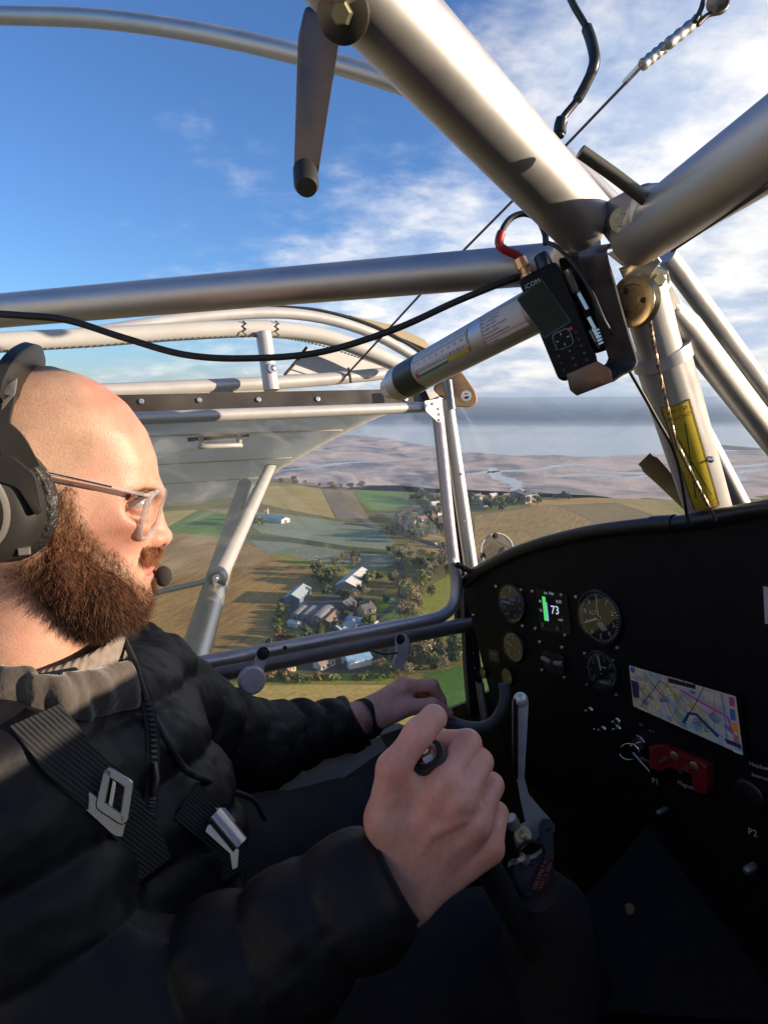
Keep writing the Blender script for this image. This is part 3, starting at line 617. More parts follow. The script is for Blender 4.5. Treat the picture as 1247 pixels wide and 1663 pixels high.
# ================================================================== the aircraft
alu = mat('anodised_tube', (.54, .53, .52), .47, .86, var=.06, vscale=14, rvar=.06, bump=.04, bscale=90)
alu2 = mat('brushed_alloy', (.55, .53, .50), .38, .9, var=.12, vscale=60, rvar=.1)
satin = mat('satin_painted_tube', (.50, .49, .48), .36, .25, var=.06, vscale=20, rvar=.06)
steel = mat('bright_steel', (.66, .64, .62), .22, 1.0, var=.1, vscale=300)
brass = mat('gold_cadmium', (.55, .44, .24), .35, .9, var=.2, vscale=120)
copper = mat('copper_plug', (.62, .36, .20), .3, 1.0)
blk = mat('black_plastic', (.014, .014, .015), .42, var=.2, vscale=60, bump=.05, bscale=900)
rub = mat('black_rubber', (.018, .018, .018), .6, var=.2, vscale=80)
blktape = mat('black_tape', (.012, .013, .013), .35, var=.2, vscale=100, bump=.2, bscale=80)
brown = mat('bronze_plate', (.16, .12, .10), .42, .65, var=.25, vscale=40, rvar=.1)
fabric = mat('white_dope_fabric', (.43, .43, .42), .6, var=.08, vscale=9, bump=.12, bscale=30, bdist=.003)
def thin_fabric(name, c, tr):
    m = mat(name, c, .65, var=.06, vscale=9, bump=.10, bscale=30, bdist=.003); n = m.node_tree; L = n.links.new; b = n.nodes['Principled BSDF']; o = n.nodes['Material Output']
    t = n.nodes.new('ShaderNodeBsdfTranslucent'); t.inputs[0].default_value = (c[0]*1.3, c[1]*1.3, c[2]*1.25, 1); x = n.nodes.new('ShaderNodeMixShader'); x.inputs[0].default_value = tr; L(b.outputs[0], x.inputs[1]); L(t.outputs[0], x.inputs[2]); L(x.outputs[0], o.inputs[0]); return m
wingfab = thin_fabric('translucent_wing_fabric', (.70, .68, .62), .62)
smoke = mat('smoked_strip', (.045, .037, .030), .2, var=.4, vscale=16, rvar=.1)
greyrail = mat('grey_violet_rail', (.23, .22, .25), .36, .35, var=.15, vscale=30, rvar=.08)
lilac = mat('lilac_grey_alloy', (.55, .50, .55), .45, .3, var=.1, vscale=60)
wood = mat('varnished_wood', (.30, .17, .07), .35, 0, col2=(.42, .25, .10), vscale=12, stretch=(1, 1, 6), coat=.4)
paper = mat('white_label', (.72, .70, .70), .45, var=.05, vscale=80)
ink = mat('black_ink', (.03, .025, .03), .6)
clear = glass_mat('door_perspex', (.95, .95, .94), .05, .012, .16)
clear2 = glass_mat('windscreen_perspex', (.96, .965, .96), .012, .03, .20, .03)

FR = thing('light_aircraft', 'silver tube-framed light aircraft, its cabin seen from the right-hand seat', 'aircraft', P(955, 370, .60))
def ftube(pts, r, m=alu, n=24, name='frame_tube', parent=FR, sm=8): return obj(name, tube(spline(pts, sm) if len(pts) > 2 else pts, r, n), m, parent)
def bolt(c, ax, r=.006, h=.006, parent=FR, m=steel, washer=True, name='bolt'):
    ax = nrm(ax); parts = [lathe(c, ax, [(r*1.7, 0), (r*1.7, r*.25)] , 16)] if washer else []
    parts.append(tube([np.asarray(c), np.asarray(c) + ax*h*.85, np.asarray(c) + ax*h], [r, r, r*.8], 6))
    return obj(name, join(*parts), m, parent)
TC = -1  # towards the camera
def toc(p): return -nrm(p)
# --- overhead and front tubes
def ext(a, b, k): return np.asarray(b) + nrm(np.asarray(b) - a)*k
ftube([ext(P(948, 362, .585), P(560, -53, .375), .55), P(948, 362, .585)], .0275, n=32)
ftube([P(905, 427, .64), P(850, 432, .655), P(400, 470, .72), P(-60, 510, .80), ext(P(400, 470, .72), P(-60, 510, .80), .5)], .0200, n=32, sm=3)
ftube([P(1035, 384, .555), ext(P(1035, 384, .555), P(1320, 188, .34), .6)], .0243, n=32)
TD = (P(905, 485, .655), P(622, 637, .94)); ftube([TD[0], TD[0]*.12 + TD[1]*.88], .0235, n=40); ftube([TD[0]*.13 + TD[1]*.87, P(636, 629, .96)], .0175, satin, 30)
ftube([P(1038, 452, .62), P(1075, 583, .665)], .0215, satin, 32)
TE = (P(1072, 572, .668), P(1176, 915, .90)); ftube([TE[0], TE[1]], .0275, satin, 40)
obj('collar', tube([P(1071, 570, .668), P(1077, 590, .672)], .0295, 32), satin, FR)
obj('joint_sleeve', tube([P(1040, 455, .62), P(1046, 476, .626)], .0245, 28), alu2, FR)
# flattened brace with its bolted end plate
fp = [P(1044, 446, .605), P(1062, 436, .607), P(1080, 446, .61), P(1108, 494, .635), P(1098, 516, .64), P(1072, 496, .63), P(1050, 470, .615)]
obj('brace_end', prism(rounded(fp, .006), ray(1075, 470)*.006, .001), satin, FR)
ftube([P(1094, 502, .645), P(1112, 530, .66), ext(P(1112, 530, .66), P(1290, 760, .80), .45)], [.010]*8 + [.0155]*9, alu, 20)
bolt(P(1066, 456, .606), toc(P(1066, 456, .6)) + A3(.25, 0, .1), .0065, .010, m=brass)
ftube([P(1082, 415, .80), ext(P(1082, 415, .80), P(1300, 712, .98), .3)], .0125, alu, 20)
obj('edge_trim', tube([P(1088, 408, .805), ext(P(1088, 408, .805), P(1306, 705, .985), .3)], .0025, 8), rub, FR)
ftube([P(1118, 660, .93), P(1232, 875, 1.02)], .0135, alu, 20)
# roof bow behind the big tube
bow = [ext(P(0, 25, .98), P(-60, 22, 1.0), .6), P(-60, 22, 1.0), P(0, 25, .98), P(150, 30, .94), P(300, 49, .90), P(450, 80, .87), P(600, 120, .85), P(760, 178, .84), P(900, 245, .84), P(1010, 345, .86)]
ftube(bow, .0125, alu, 20)
obj('edge_trim', tube(spline([p + AU*.0115 + AL*.004 for p in bow], 8), .0028, 8), rub, FR)
# flap lever and its pivot bolt on the big tube
obj('rivet', lathe(P(1207, 224, .372), toc(P(1207, 224, .37)), [(.0032, 0), (.003, .0012), (.0012, .0014), (.0011, .0006)], 14), steel, FR)
ftube([P(942, 246, .478), P(1000, 287, .486), P(1052, 327, .492), P(1066, 336, .500)], .0050, mat('dark_bronze_rod', (.13, .12, .085), .4, .6), 14, 'pin_rod')
# joint plates at the apex
dkal = mat('dark_alloy_plate', (.22, .22, .23), .34, .85, var=.15, vscale=50, rvar=.1)
obj('joint_plate', prism(rounded([P(952, 345, .580), P(1012, 312, .538), P(1056, 294, .508), P(1092, 314, .498), P(1088, 362, .500), P(1058, 400, .512), P(1000, 408, .552)], .008), ray(1020, 350)*.004, .001), dkal, FR)
obj('joint_plate', lathe(P(1062, 340, .502), toc(P(1062, 337, .57)) + A3(-.35, 0, 0), [(.0185, 0), (.0185, .004), (.017, .005), (.0005, .005)], 28), alu2, FR)
obj('gusset_plate', prism([P(985, 412, .60), P(1042, 384, .585), P(1070, 398, .585), P(1062, 424, .592), P(1010, 432, .605)], ray(1020, 410)*.005, .001), alu2, FR)
obj('gusset_plate', prism([P(1004, 436, .60), P(1062, 408, .59), P(1074, 424, .595), P(1040, 470, .612), P(1018, 468, .612)], ray(1040, 440)*.012, .001), satin, FR)
obj('joint_block', box(P(935, 405, .66), nrm(ray(935, 405)), AL, AU, .07, .06, .04, .006), dkal, FR)
bolt(P(1010, 357, .534), toc(P(1010, 357, .6)), .006, .008)
obj('tube_slot', tube([P(1090, 408, .520), P(1247, 304, .372)], .0010, 6), mat('dark_gap', (.03, .025, .02), .7), FR)
# clear plastic clip and tape on the slanted tube
u_ = nrm(TD[1] - TD[0]); n_D = nrm(toc((TD[0]+TD[1])/2) - u_*np.dot(toc((TD[0]+TD[1])/2), u_)); s_D = np.cross(u_, n_D)
def on_tube(T, u, v):                            # nearest axis station of a pixel
    d = nrm(T[1] - T[0]); r = nrm(ray(u, v)); w = T[0]; b = d.dot(r); k = (b*(r.dot(w)) - d.dot(w)) / (1 - b*b); return k
ka, kb = on_tube(TD, 690, 600), on_tube(TD, 660, 616)
obj('tape_band', tube([TD[0] + u_*ka, TD[0] + u_*kb], .0243, 32), blktape, FR)
def wrapper(T, r, k0, theta0, flip=False):
    d = nrm(T[1] - T[0]); c = toc(T[0] + d*k0); n0 = nrm(c - d*c.dot(d)); s0 = np.cross(d, n0)
    def fn(x, y):                                # x along the tube from k0, y round it
        th = theta0 + np.asarray(y) / r
        return T[0] + np.multiply.outer(np.asarray(x) + k0, d) + r*(np.multiply.outer(np.cos(th), n0) + np.multiply.outer(np.sin(th), s0))
    return fn
def wrap_patch(T, r, k0, th0, x0, x1, y0, y1, m, name, parent, dr, nx=6, ny=10):
    w = wrapper(T, r + dr, k0, th0); xs, ys = np.linspace(x0, x1, nx), np.linspace(y0, y1, ny)
    X, Y = np.meshgrid(xs, ys, indexing='ij'); v = w(X.ravel(), Y.ravel()); f = [(i*ny+j, (i+1)*ny+j, (i+1)*ny+j+1, i*ny+j+1) for i in range(nx-1) for j in range(ny-1)]
    return obj(name, (v, f), m, parent, smooth=True)
def wrap_text(T, r, k0, th0, s, size, x, y, m, parent, dr, ex=(1, 0), ey=(0, 1), align='CENTER'):
    v, f = text_mesh(s, size, (0, 0, 0), A3(1, 0, 0), A3(0, 1, 0), align)
    xx = x + v[:, 0]*ex[0] + v[:, 1]*ey[0]; yy = y + v[:, 0]*ex[1] + v[:, 1]*ey[1]
    return obj('lettering', (wrapper(T, r + dr, k0, th0)(xx, yy), f), m, parent, smooth=False)
# speed chart: the tube runs down-left, so reading direction is against its axis
k1, k2 = on_tube(TD, 784, 550), on_tube(TD, 694, 598)
LC = abs(k2 - k1); th = .25; RD = .0235
sgn = 1.0 if s_D[2] > 0 else -1.0                 # +y must run upwards on the picture
ya = lambda y: y*sgn
lab = wrap_patch(TD, RD, k1, th*sgn, 0, LC, ya(-.0125), ya(.017), paper, 'speed_chart', FR, .0005)
for x0, x1, c, nm in ((.93, .995, (.5, .05, .06), 'red'), (.39, .93, (.02, .25, .19), 'green'), (.035, .39, (.55, .47, .06), 'yellow'), (.005, .035, (.5, .12, .06), 'red')):
    wrap_patch(TD, RD, k1, th*sgn, LC*x0, LC*x1, ya(-.0115), ya(-.0065 if nm != 'green' else -.0085), mat('chart_' + nm, c, .45), 'colour_band', lab, .0008, 6, 3)
for i in range(24): wrap_patch(TD, RD, k1, th*sgn, LC*(.04 + i*.039), LC*(.04 + i*.039) + .0006, ya(.0095), ya(.0095 + (.003 if i % 2 else .0045)), ink, 'tick', lab, .0008, 2, 2)
for yy in (.0085, .0150, -.0060, -.0120): wrap_patch(TD, RD, k1, th*sgn, LC*.01, LC*.99, ya(yy), ya(yy + .0005), ink, 'rule', lab, .0008, 8, 2)
for x0 in (.008, .985): wrap_patch(TD, RD, k1, th*sgn, LC*x0, LC*x0 + .0007, ya(-.012), ya(.0155), ink, 'rule', lab, .0008, 2, 8)
for i, s in enumerate('117 110 100 90 80 75 70 65 60 55 50 45 40 35 30'.split()):
    wrap_text(TD, RD, k1, th*sgn, s, .0048, LC*(.065 + i*.0615), ya(-.0035), ink, lab, .0008, (-1, 0), (0, sgn))
for i, s in enumerate('180 160 140 120 100 80 60 40'.split()): wrap_text(TD, RD, k1, th*sgn, s, .0036, LC*(.1 + i*.11), ya(.0045), ink, lab, .0008, (-1, 0), (0, sgn))
wrap_text(TD, RD, k1, th*sgn, 'mph', .0040, LC*.95, ya(-.0035), ink, lab, .0008, (-1, 0), (0, sgn))
k3, k4 = on_tube(TD, 862, 508), on_tube(TD, 806, 538); LT = abs(k4 - k3)
lab2 = wrap_patch(TD, RD, k3, th*sgn, -.01, LT, ya(-.017), ya(.018), paper, 'speed_card', FR, .0005)
for i, s in enumerate(('Manoeuvring speed', 'Best cruising speed', 'Best climb speed', 'Best glide / approach speed', 'Stall speed (clean)', 'Stall speed (with flaps) mph')):
    wrap_text(TD, RD, k3, th*sgn, s, .0036, LT*.97, ya(.0135 - i*.0042), ink, lab2, .0008, (-1, 0), (0, sgn), 'LEFT')
wrap_text(TD, RD, k3, th*sgn, 'never exceed', .0034, LT*.97, ya(-.0142), ink, lab2, .0008, (-1, 0), (0, sgn), 'LEFT')
for yy in (-.0112, -.0165, .0168): wrap_patch(TD, RD, k3, th*sgn, -.01, LT*.99, ya(yy), ya(yy+.0005), mat('maroon_ink', (.16, .05, .05), .6), 'rule', lab2, .0008, 6, 2)
wrap_patch(TD, RD, k3, th*sgn, LT*.985, LT*.985 + .0006, ya(-.0165), ya(.017), MATS['maroon_ink'], 'rule', lab2, .0008, 2, 8)
# yellow warning card on the centre post
uE = nrm(TE[1] - TE[0]); RE = .0275
kt, kb2 = on_tube(TE, 1086, 632), on_tube(TE, 1134, 802); LE = kb2 - kt
cE = toc(TE[0] + uE*kt); nE = nrm(cE - uE*cE.dot(uE)); sE = np.cross(uE, nE); sg = -1.0 if sE[0] > 0 else 1.0   # +y = to the left on the picture
yl = lambda y: y*sg
yel = mat('yellow_card', (.66, .52, .05), .5, var=.08, vscale=60); redi = mat('red_ink', (.45, .06, .03), .6)
card = wrap_patch(TE, RE, kt, .02*sg, 0, LE, yl(-.0145), yl(.0155), yel, 'warning_card', FR, .0006, 6, 12)
for (x0, x1, y0, y1) in ((0, LE, -.0147, -.0137), (0, LE, .0147, .0157), (0, .001, -.0145, .0155), (LE - .001, LE, -.0145, .0155)):
    wrap_patch(TE, RE, kt, .02*sg, x0, x1, yl(y0), yl(y1), ink, 'border', card, .0010, 6, 10)
wrap_text(TE, RE, kt, .02*sg, 'LOOK!', .0085, LE*.105, yl(.0005), redi, card, .0010, (0, -sg), (-1, 0))
for yy in (.006, -.006):
    w = wrapper(TE, RE + .001, kt, .02*sg); a = np.linspace(0, 2*math.pi, 18)
    for rr, nm, mm in ((1.0, 'eye_mark', redi), (.72, 'eye_mark', yel), (.4, 'eye_mark', ink)):
        q = TE[0]*0; v = wrapper(TE, RE + .001 + (1-rr)*.0006, kt, .02*sg)(LE*.045 + np.sin(a[:-1])*.0026*rr, yl(yy) + np.cos(a[:-1])*.0042*rr*(1 if rr > .5 else .6)); obj(nm, (v, [tuple(range(17))]), mm, card, smooth=False)
def wrap_line(T, r, k0, th0, x0, y0, x1, y1, w, m, parent, dr):
    n = 8; wr = wrapper(T, r + dr, k0, th0); t = np.linspace(0, 1, n); xs, ys = x0 + (x1-x0)*t, y0 + (y1-y0)*t
    v = np.vstack([wr(xs, ys - w/2), wr(xs, ys + w/2)]); obj('line_mark', (v, [(i, i+1, n+i+1, n+i) for i in range(n-1)]), m, parent, smooth=False)
wrap_line(TE, RE, kt, .02*sg, LE*.19, yl(.0105), LE*.87, yl(-.0085), .0009, ink, card, .0010)
wrap_line(TE, RE, kt, .02*sg, LE*.16, yl(-.0035), LE*.87, yl(.0090), .0009, ink, card, .0010)
for i, s in enumerate(('Caution', 'ROTATING PROPS', 'ARE HARD TO SEE!')): wrap_text(TE, RE, kt, .02*sg, s, .0038, LE*(.90 + i*.035), yl(.0005), redi, card, .0010, (0, -sg), (-1, 0))
obj('rivet', lathe(P(1153, 746, .735), toc(P(1150, 744, .73)) + A3(.4, 0, 0), [(.0042, 0), (.004, .0015), (.0015, .002), (.001, .001)], 14), steel, FR)

# --- wing root bows and rails left of the cabin
LR = 1.10
ftube([onL(-60, 566, LR+.04), onL(120, 545, LR+.04), onL(300, 518, LR+.04), onL(430, 508, LR+.04), onL(520, 516, LR+.04), onL(600, 540, LR+.04), onL(660, 572, LR+.04), onL(697, 596, LR+.04)], .0105, satin, 18)
obj('edge_trim', tube(spline([onL(440, 498, LR+.06), onL(520, 505, LR+.06), onL(600, 527, LR+.06), onL(665, 560, LR+.06), onL(705, 590, LR+.06)], 8), .004, 8), blktape, FR)
obj('fairing_strip', prism([onL(568, 512, LR+.09), onL(640, 528, LR+.09), onL(690, 552, LR+.09), onL(705, 572, LR+.09), onL(660, 552, LR+.09), onL(600, 528, LR+.09)], AL*.02), mat('ochre_strip', (.24, .19, .11), .5), FR)
ftube([onL(-60, 560, LR), onL(0, 556, LR), onL(150, 548, LR), onL(300, 538, LR), onL(430, 534, LR), onL(520, 545, LR), onL(600, 572, LR), onL(650, 595, LR)], .0150, fabric, 20, 'fabric_sleeve')
st = spline([onL(-20, 572, LR-.012), onL(150, 563, LR-.012), onL(300, 551, LR-.012), onL(420, 547, LR-.012), onL(500, 556, LR-.012), onL(580, 580, LR-.012), onL(635, 600, LR-.012)], 14)
for i in range(0, len(st) - 1, 1): obj('stitch', tube([st[i], st[i]*.35 + st[i+1]*.65 + AU*.001], .0016, 5), rub, FR)
for cx in (397, 450):
    z = [onL(cx + (3 if k % 2 else -3), 521 + k*4.5, LR - .0155) for k in range(7)]; obj('stitch', tube(z, .0014, 5), rub, FR)
ftube([onL(428, 540, LR - .01), onL(441, 634, LR - .01)], .0140, satin, 20, 'post')
bolt(onL(443, 598, LR - .026), -AL, .005, .004)
ftube([onL(-200, 652, LR + .05), onL(440, 622, LR + .05), onL(632, 606, LR + .05)], .0125, satin, 20, sm=3)
obj('fabric_panel', prism([onL(462, 608, LR + .07), onL(500, 566, LR + .07), onL(560, 572, LR + .07), onL(634, 598, LR + .07), onL(630, 606, LR + .07)], AL*.003), fabric, FR, smooth=False)
obj('lacing', tube(spline([onL(498, 564, LR + .06), onL(480, 588, LR + .06), onL(462, 609, LR + .06)], 4), .0028, 6), rub, FR)
obj('cable_tie', tube([onL(566, 597, LR + .03), onL(570, 622, LR + .03)], .0025, 8), rub, FR)
# --- smoked strip over the door, its screws
sb = [onL(-300, 652, 1.03), onL(440, 636, 1.03), onL(690, 631, 1.03), onL(704, 662, 1.03), onL(440, 666, 1.03), onL(-300, 690, 1.03)]
strp = obj('smoked_strip', prism(sb, AL*.004), smoke, FR, smooth=False)
for u, v in ((230, 652), (324, 650), (420, 649), (516, 648), (658, 648)): obj('screw', lathe(onL(u, v, 1.0285), -AL, [(.0045, 0), (.004, .002), (.002, .0022), (.0018, .0012)], 12), steel, strp)
# --- lower fuselage rail and front pillar outside the door
ftube([onL(-100, 1185, 1.06), onL(480, 1068, 1.06), onL(770, 1012, 1.06)], .0150, greyrail, 20, 'sill_tube', sm=4)
ftube([onL(724, 636, 1.07), onL(744, 770, 1.07), onL(768, 935, 1.07)], .0125, alu, 20, 'door_pillar', sm=4)
for u, v in ((748, 770), (753, 846), (733, 662)): obj('rivet', lathe(onL(u, v, 1.056), -AL, [(.003, 0), (.003, .0015)], 10), ink, FR)
obj('door_seal', prism([onL(708, 645, 1.09), onL(722, 640, 1.09), onL(758, 930, 1.09), onL(762, 1010, 1.09), onL(742, 1012, 1.09), onL(740, 930, 1.09)], AL*.01), rub, FR, smooth=False)
obj('pillar_pin', tube([onL(716, 620, 1.04), onL(716, 648, 1.04)], .005, 10), steel, FR)
# riveted side channel under the pillar
ch = obj('side_channel', prism([onL(752, 945, 1.055), onL(764, 940, 1.055), onL(790, 1160, 1.055), onL(764, 1165, 1.055), onL(757, 1080, 1.055)], AL*.012), mat('blue_black_channel', (.03, .033, .04), .45), FR, smooth=False)
for i in range(8): obj('rivet', lathe(onL(761 + i*2.2, 965 + i*24, 1.053), -AL, [(.0028, 0), (.002, .0016)], 8), steel, ch)

# ------------------------------------------------------------------ wing outside the door
WU = .23
le = [onU(712, 652, WU), onU(620, 676, WU), onU(520, 725, WU), onU(446, 768, WU), onU(418, 787, WU), onU(398, 800, WU), onU(375, 807, WU), onU(320, 813, WU), onU(255, 819, WU)]
tip = le[-1]; te = [tip - AF*.6 + AL*0, A(-.75, 3.0, WU), A(-.75, 1.12, WU)]
und = np.vstack([spline(le, 4), te])
V, f = prism(und, AU*.022); WG = obj('wing', (V, f), wingfab, FR, smooth=False)
mir = lambda p: p - AL*(2*(p.dot(AL) - .35)); obj('wing', prism(np.array([mir(p) for p in und])[::-1], AU*.06), wingfab, FR, smooth=False)  # unseen right wing, mirrored in to cut skylight on the jacket
obj('rear_bounce_panel', box(A(-.92, .35, -.15), AL, AU, AF, 1.55, 1.3, .02), wingfab, FR, smooth=False)  # unseen cabin rear, made white and large to bounce sun onto the hand
sh = thin_fabric('seam_tape', (.58, .56, .51), .5)
def wp(f_, l_): return A(f_, l_, WU - .004)
_lq = sorted([(p.dot(AL), p.dot(AF)) for p in le]); LEF = lambda l: np.interp(l, [x[0] for x in _lq], [x[1] for x in _lq]) - .05
for l in (1.5, 2.1, 2.9): obj('rib_tape', ribbon([wp(-.7, l), wp(.1, l), wp(LEF(l), l)], [-AU]*3, .012, .003), wingfab, WG, smooth=False)
hp = [onU(326, 708, WU-.002), onU(328, 724, WU-.03), onU(331, 725, WU-.035), onU(386, 723, WU-.035), onU(389, 722, WU-.03), onU(388, 706, WU-.002)]
obj('grab_loop', tube(spline(hp, 5), .006, 10), satin, WG)
obj('hatch_slot', prism([onU(305, 711, WU-.002), onU(405, 704, WU-.002), onU(405, 708, WU-.002), onU(305, 716, WU-.002)], -AU*.002), mat('slot_shadow_paint', (.10, .10, .09), .8), WG, smooth=False)
obj('strut', tube([P(398, 790, 2.35), P(306, 1100, 1.06)], .0270, 24), alu2, WG)
obj('strut', tube([P(441, 754, 2.55), P(352, 943, 1.40)], .0205, 24), satin, WG)
obj('strut_cap', ball(P(398, 789, 2.35), .027), alu2, WG)
obj('jury_strut', tube([P(352, 940, 1.40), P(120, 994, 1.6)], .0062, 12), satin, WG)
obj('strut_bracket', prism(rounded([P(343, 937, 1.37), P(356, 931, 1.37), P(359, 940, 1.37), P(347, 950, 1.37)], .005), ray(350, 940)*.02), satin, WG)
bolt(P(351, 939, 1.368), toc(P(351, 939, 1)), .004, .004, WG)

# ------------------------------------------------------------------ cabin door
DL = 1.0
DR = thing('cabin_door', 'clear door with slim metal frame beside the pilot', 'door', onL(500, 1000, DL))
obj('top_rail', tube([onL(-300, 700, DL), onL(690, 661, DL)], .0098, 18), satin, DR)
fp_ = [onL(708, 648, DL), onL(716, 720, DL), onL(727, 830, DL), onL(735, 900, DL), onL(741, 945, DL), onL(738, 978, DL), onL(722, 997, DL), onL(695, 1007, DL), onL(560, 1033, DL), onL(400, 1063, DL), onL(250, 1092, DL), onL(-100, 1165, DL)]
obj('door_frame', tube(spline(fp_, 10), .0112, 18), mat('door_frame_alloy', (.46, .44, .47), .36, .6, var=.1, vscale=30, rvar=.08), DR)
gp = obj('gusset', prism(rounded([onL(687, 652, DL-.013), onL(712, 648, DL-.013), onL(720, 682, DL-.013), onL(711, 687, DL-.013), onL(690, 668, DL-.013)], .004), -AL*.003), mat('white_gusset', (.66, .64, .62), .4, .2), DR)
for u, v in ((692, 659), (703, 656), (713, 664), (714, 673), (714, 682)): obj('rivet', lathe(onL(u, v, DL-.0165), -AL, [(.0034, 0), (.003, .0016), (.001, .002)], 10), steel, gp)
pane = [onL(-300, 700, DL+.006), onL(700, 662, DL+.006), onL(735, 915, DL+.006), onL(738, 975, DL+.006), onL(700, 1005, DL+.006), onL(-100, 1165, DL+.006), onL(-300, 1205, DL+.006)]
obj('door_pane', (np.array(pane), [tuple(range(7))]), clear, DR, smooth=False)
# latches
def latch(pts, knob, label):
    l_ = obj('latch', prism(rounded([onL(u, v, DL-.03) for u, v in pts], .008), -AL*.006, .001), lilac, DR)
    if knob: obj('knob', lathe(onL(*knob, DL-.036), -AL, [(.0215, 0), (.0215, .006), (.018, .010), (.001, .0105)], 24), lilac, l_)
    return l_
l1 = latch([(420, 1054), (430, 1052), (434, 1060), (424, 1098), (408, 1102), (404, 1094)], (408, 1104), '')
bolt(onL(427, 1061, DL-.036), -AL, .006, .006, l1, blk)
l2 = latch([(640, 1036), (648, 1029), (658, 1030), (663, 1040), (661, 1058), (655, 1078), (648, 1086), (639, 1084), (636, 1076), (643, 1060)], None, '')
bolt(onL(650, 1038, DL-.036), -AL, .005, .006, l2, blk)
obj('latch_wire', tube(spline([onL(600, 1055, DL-.02), onL(622, 1062, DL-.03), onL(646, 1060, DL-.038)], 5), .0018, 6), rub, DR)
obj('stay_pin', tube([onL(735, 913, DL-.012), onL(760, 926, DL-.03), onL(790, 938, DL-.03)], .0055, 12), blk, DR)
obj('hinge_ball', ball(onL(735, 913, DL-.014), .008), satin, DR)
for u, v in ((463, 1052), ): obj('screw', lathe(onL(u, v, DL-.012), -AL, [(.0035, 0), (.003, .002)], 10), blk, DR)

# ------------------------------------------------------------------ cabin side below the door, floor, seat, far side
CS = FR
lo = [onL(120, 1145, 1.075), onL(770, 1018, 1.075), onL(762, 1140, 1.075), onL(640, 1185, 1.075), onL(420, 1260, 1.075), onL(120, 1330, 1.075)]
obj('clear_panel', (np.array(lo), [tuple(range(6))]), clear, CS, smooth=False)
skin = mat('tan_side_skin', (.20, .135, .05), .6, var=.2, vscale=12)
lw = [onL(420, 1262, 1.08), onL(640, 1187, 1.08), onL(764, 1138, 1.08), onL(800, 1120, 1.08), A(1.15, 1.08, -.45), A(1.15, 1.08, -.95), A(-.6, 1.08, -.95), A(-.6, 1.08, -.52), onL(120, 1332, 1.08)]
obj('side_skin', prism(lw, AL*.01), skin, CS, smooth=False)
darkc = mat('charcoal_lining', (.010, .010, .011), .85, var=.3, vscale=20, bump=.1, bscale=300)
struct(obj('cabin_floor', box(A(.2, .35, -.96), AF, AL, AU, 1.9, 1.5, .02), darkc, smooth=False))
def rib_mat(name, c1, c2, sc):
    m = mat(name, c1, .9); n = m.node_tree; L = n.links.new; b = n.nodes['Principled BSDF']; t = n.nodes['Texture Coordinate']
    w = n.nodes.new('ShaderNodeTexWave'); w.inputs['Scale'].default_value = sc; w.inputs['Distortion'].default_value = .8; w.inputs['Detail'].default_value = 2; w.bands_direction = 'DIAGONAL'; L(t.outputs['Object'], w.inputs['Vector'])
    mx = n.nodes.new('ShaderNodeMix'); mx.data_type = 'RGBA'; L(w.outputs['Fac'], mx.inputs[0]); mx.inputs['A'].default_value = (*c1, 1); mx.inputs['B'].default_value = (*c2, 1); L(mx.outputs['Result'], b.inputs['Base Color'])
    bu = n.nodes.new('ShaderNodeBump'); bu.inputs['Strength'].default_value = .6; bu.inputs['Distance'].default_value = .002; L(w.outputs['Fac'], bu.inputs['Height']); L(bu.outputs[0], b.inputs['Normal']); return m
RS = FR
obj('side_lining', prism([A(-.6, -.42, -.95), A(1.15, -.42, -.95), A(1.15, -.42, -.30), A(.72, -.42, -.17), A(-.6, -.42, -.17)], -AL*.02), darkc, RS, smooth=False)
obj('sill_tube', tube([A(-.6, -.41, -.16), A(.72, -.41, -.16)], .015, 12), greyrail, RS)
BK = thing('pilot_seat', 'dark padded seat behind the man', 'seat', A(-.1, .66, -.9))
obj('back_panel', box(A(-.48, .35, -.66), AL, AU, AF, 1.5, .60, .03), fabric, FR, smooth=False)  # unseen bulkhead, lowered and paled so bounced light reaches the hand
obj('seat_back', box(A(-.26, .66, -.5), AL, nrm(AU - AF*.25), nrm(AF + AU*.25), .46, .62, .08, .03), mat('seat_cloth', (.016, .016, .018), .9, bump=.3, bscale=200), BK)
obj('seat_cushion', box(A(-.02, .66, -.80), AL, AF, AU, .46, .48, .1, .03), MATS['seat_cloth'], BK)

# ------------------------------------------------------------------ windscreen with its round vent
ws = []
g = [[A(.80, 1.09, .20), A(.86, 1.09, -.05), A(.96, 1.07, -.34)], [A(.72, .80, .27), A(.98, .80, -.02), A(1.20, .78, -.32)], [A(.66, .42, .30), A(1.02, .42, .0), A(1.30, .42, -.30)], [A(.66, 0, .30), A(1.00, 0, .0), A(1.26, 0, -.30)], [A(.72, -.40, .24), A(.86, -.40, -.04), A(1.0, -.40, -.30)]]
gg = np.array([spline([spline(c_, 6)[k] for c_ in g], 6) for k in range(13)])
nk, nc = gg.shape[:2]
WS = obj('windscreen', (gg.reshape(-1, 3), [(i*nc+j, i*nc+j+1, (i+1)*nc+j+1, (i+1)*nc+j) for i in range(nk-1) for j in range(nc-1)]), clear2, FR, smooth=True)
vc = P(806, 894, 1.24); va = nrm(toc(vc) + A3(.35, 0, 0))
vt = obj('vent', lathe(vc, va, [(.033, 0), (.033, .003), (.030, .004), (.001, .004)], 36), glass_mat('vent_perspex', (.80, .80, .80), .12, .05, .35), WS)
obj('vent_rim', tube(spline([vc + va*.003 + .0325*(math.cos(a)*frame(va)[0] + math.sin(a)*frame(va)[1]) for a in np.linspace(0, 2*math.pi, 25)], 3), .0016, 8), mat('pale_rim', (.6, .6, .6), .3), WS)
obj('vent_knob', lathe(P(814, 896, 1.225), va, [(.004, -.01), (.004, .004), (.008, .006), (.009, .012), (.006, .018), (.001, .019)], 20), mat('grey_knob', (.16, .15, .13), .35, .3), WS)
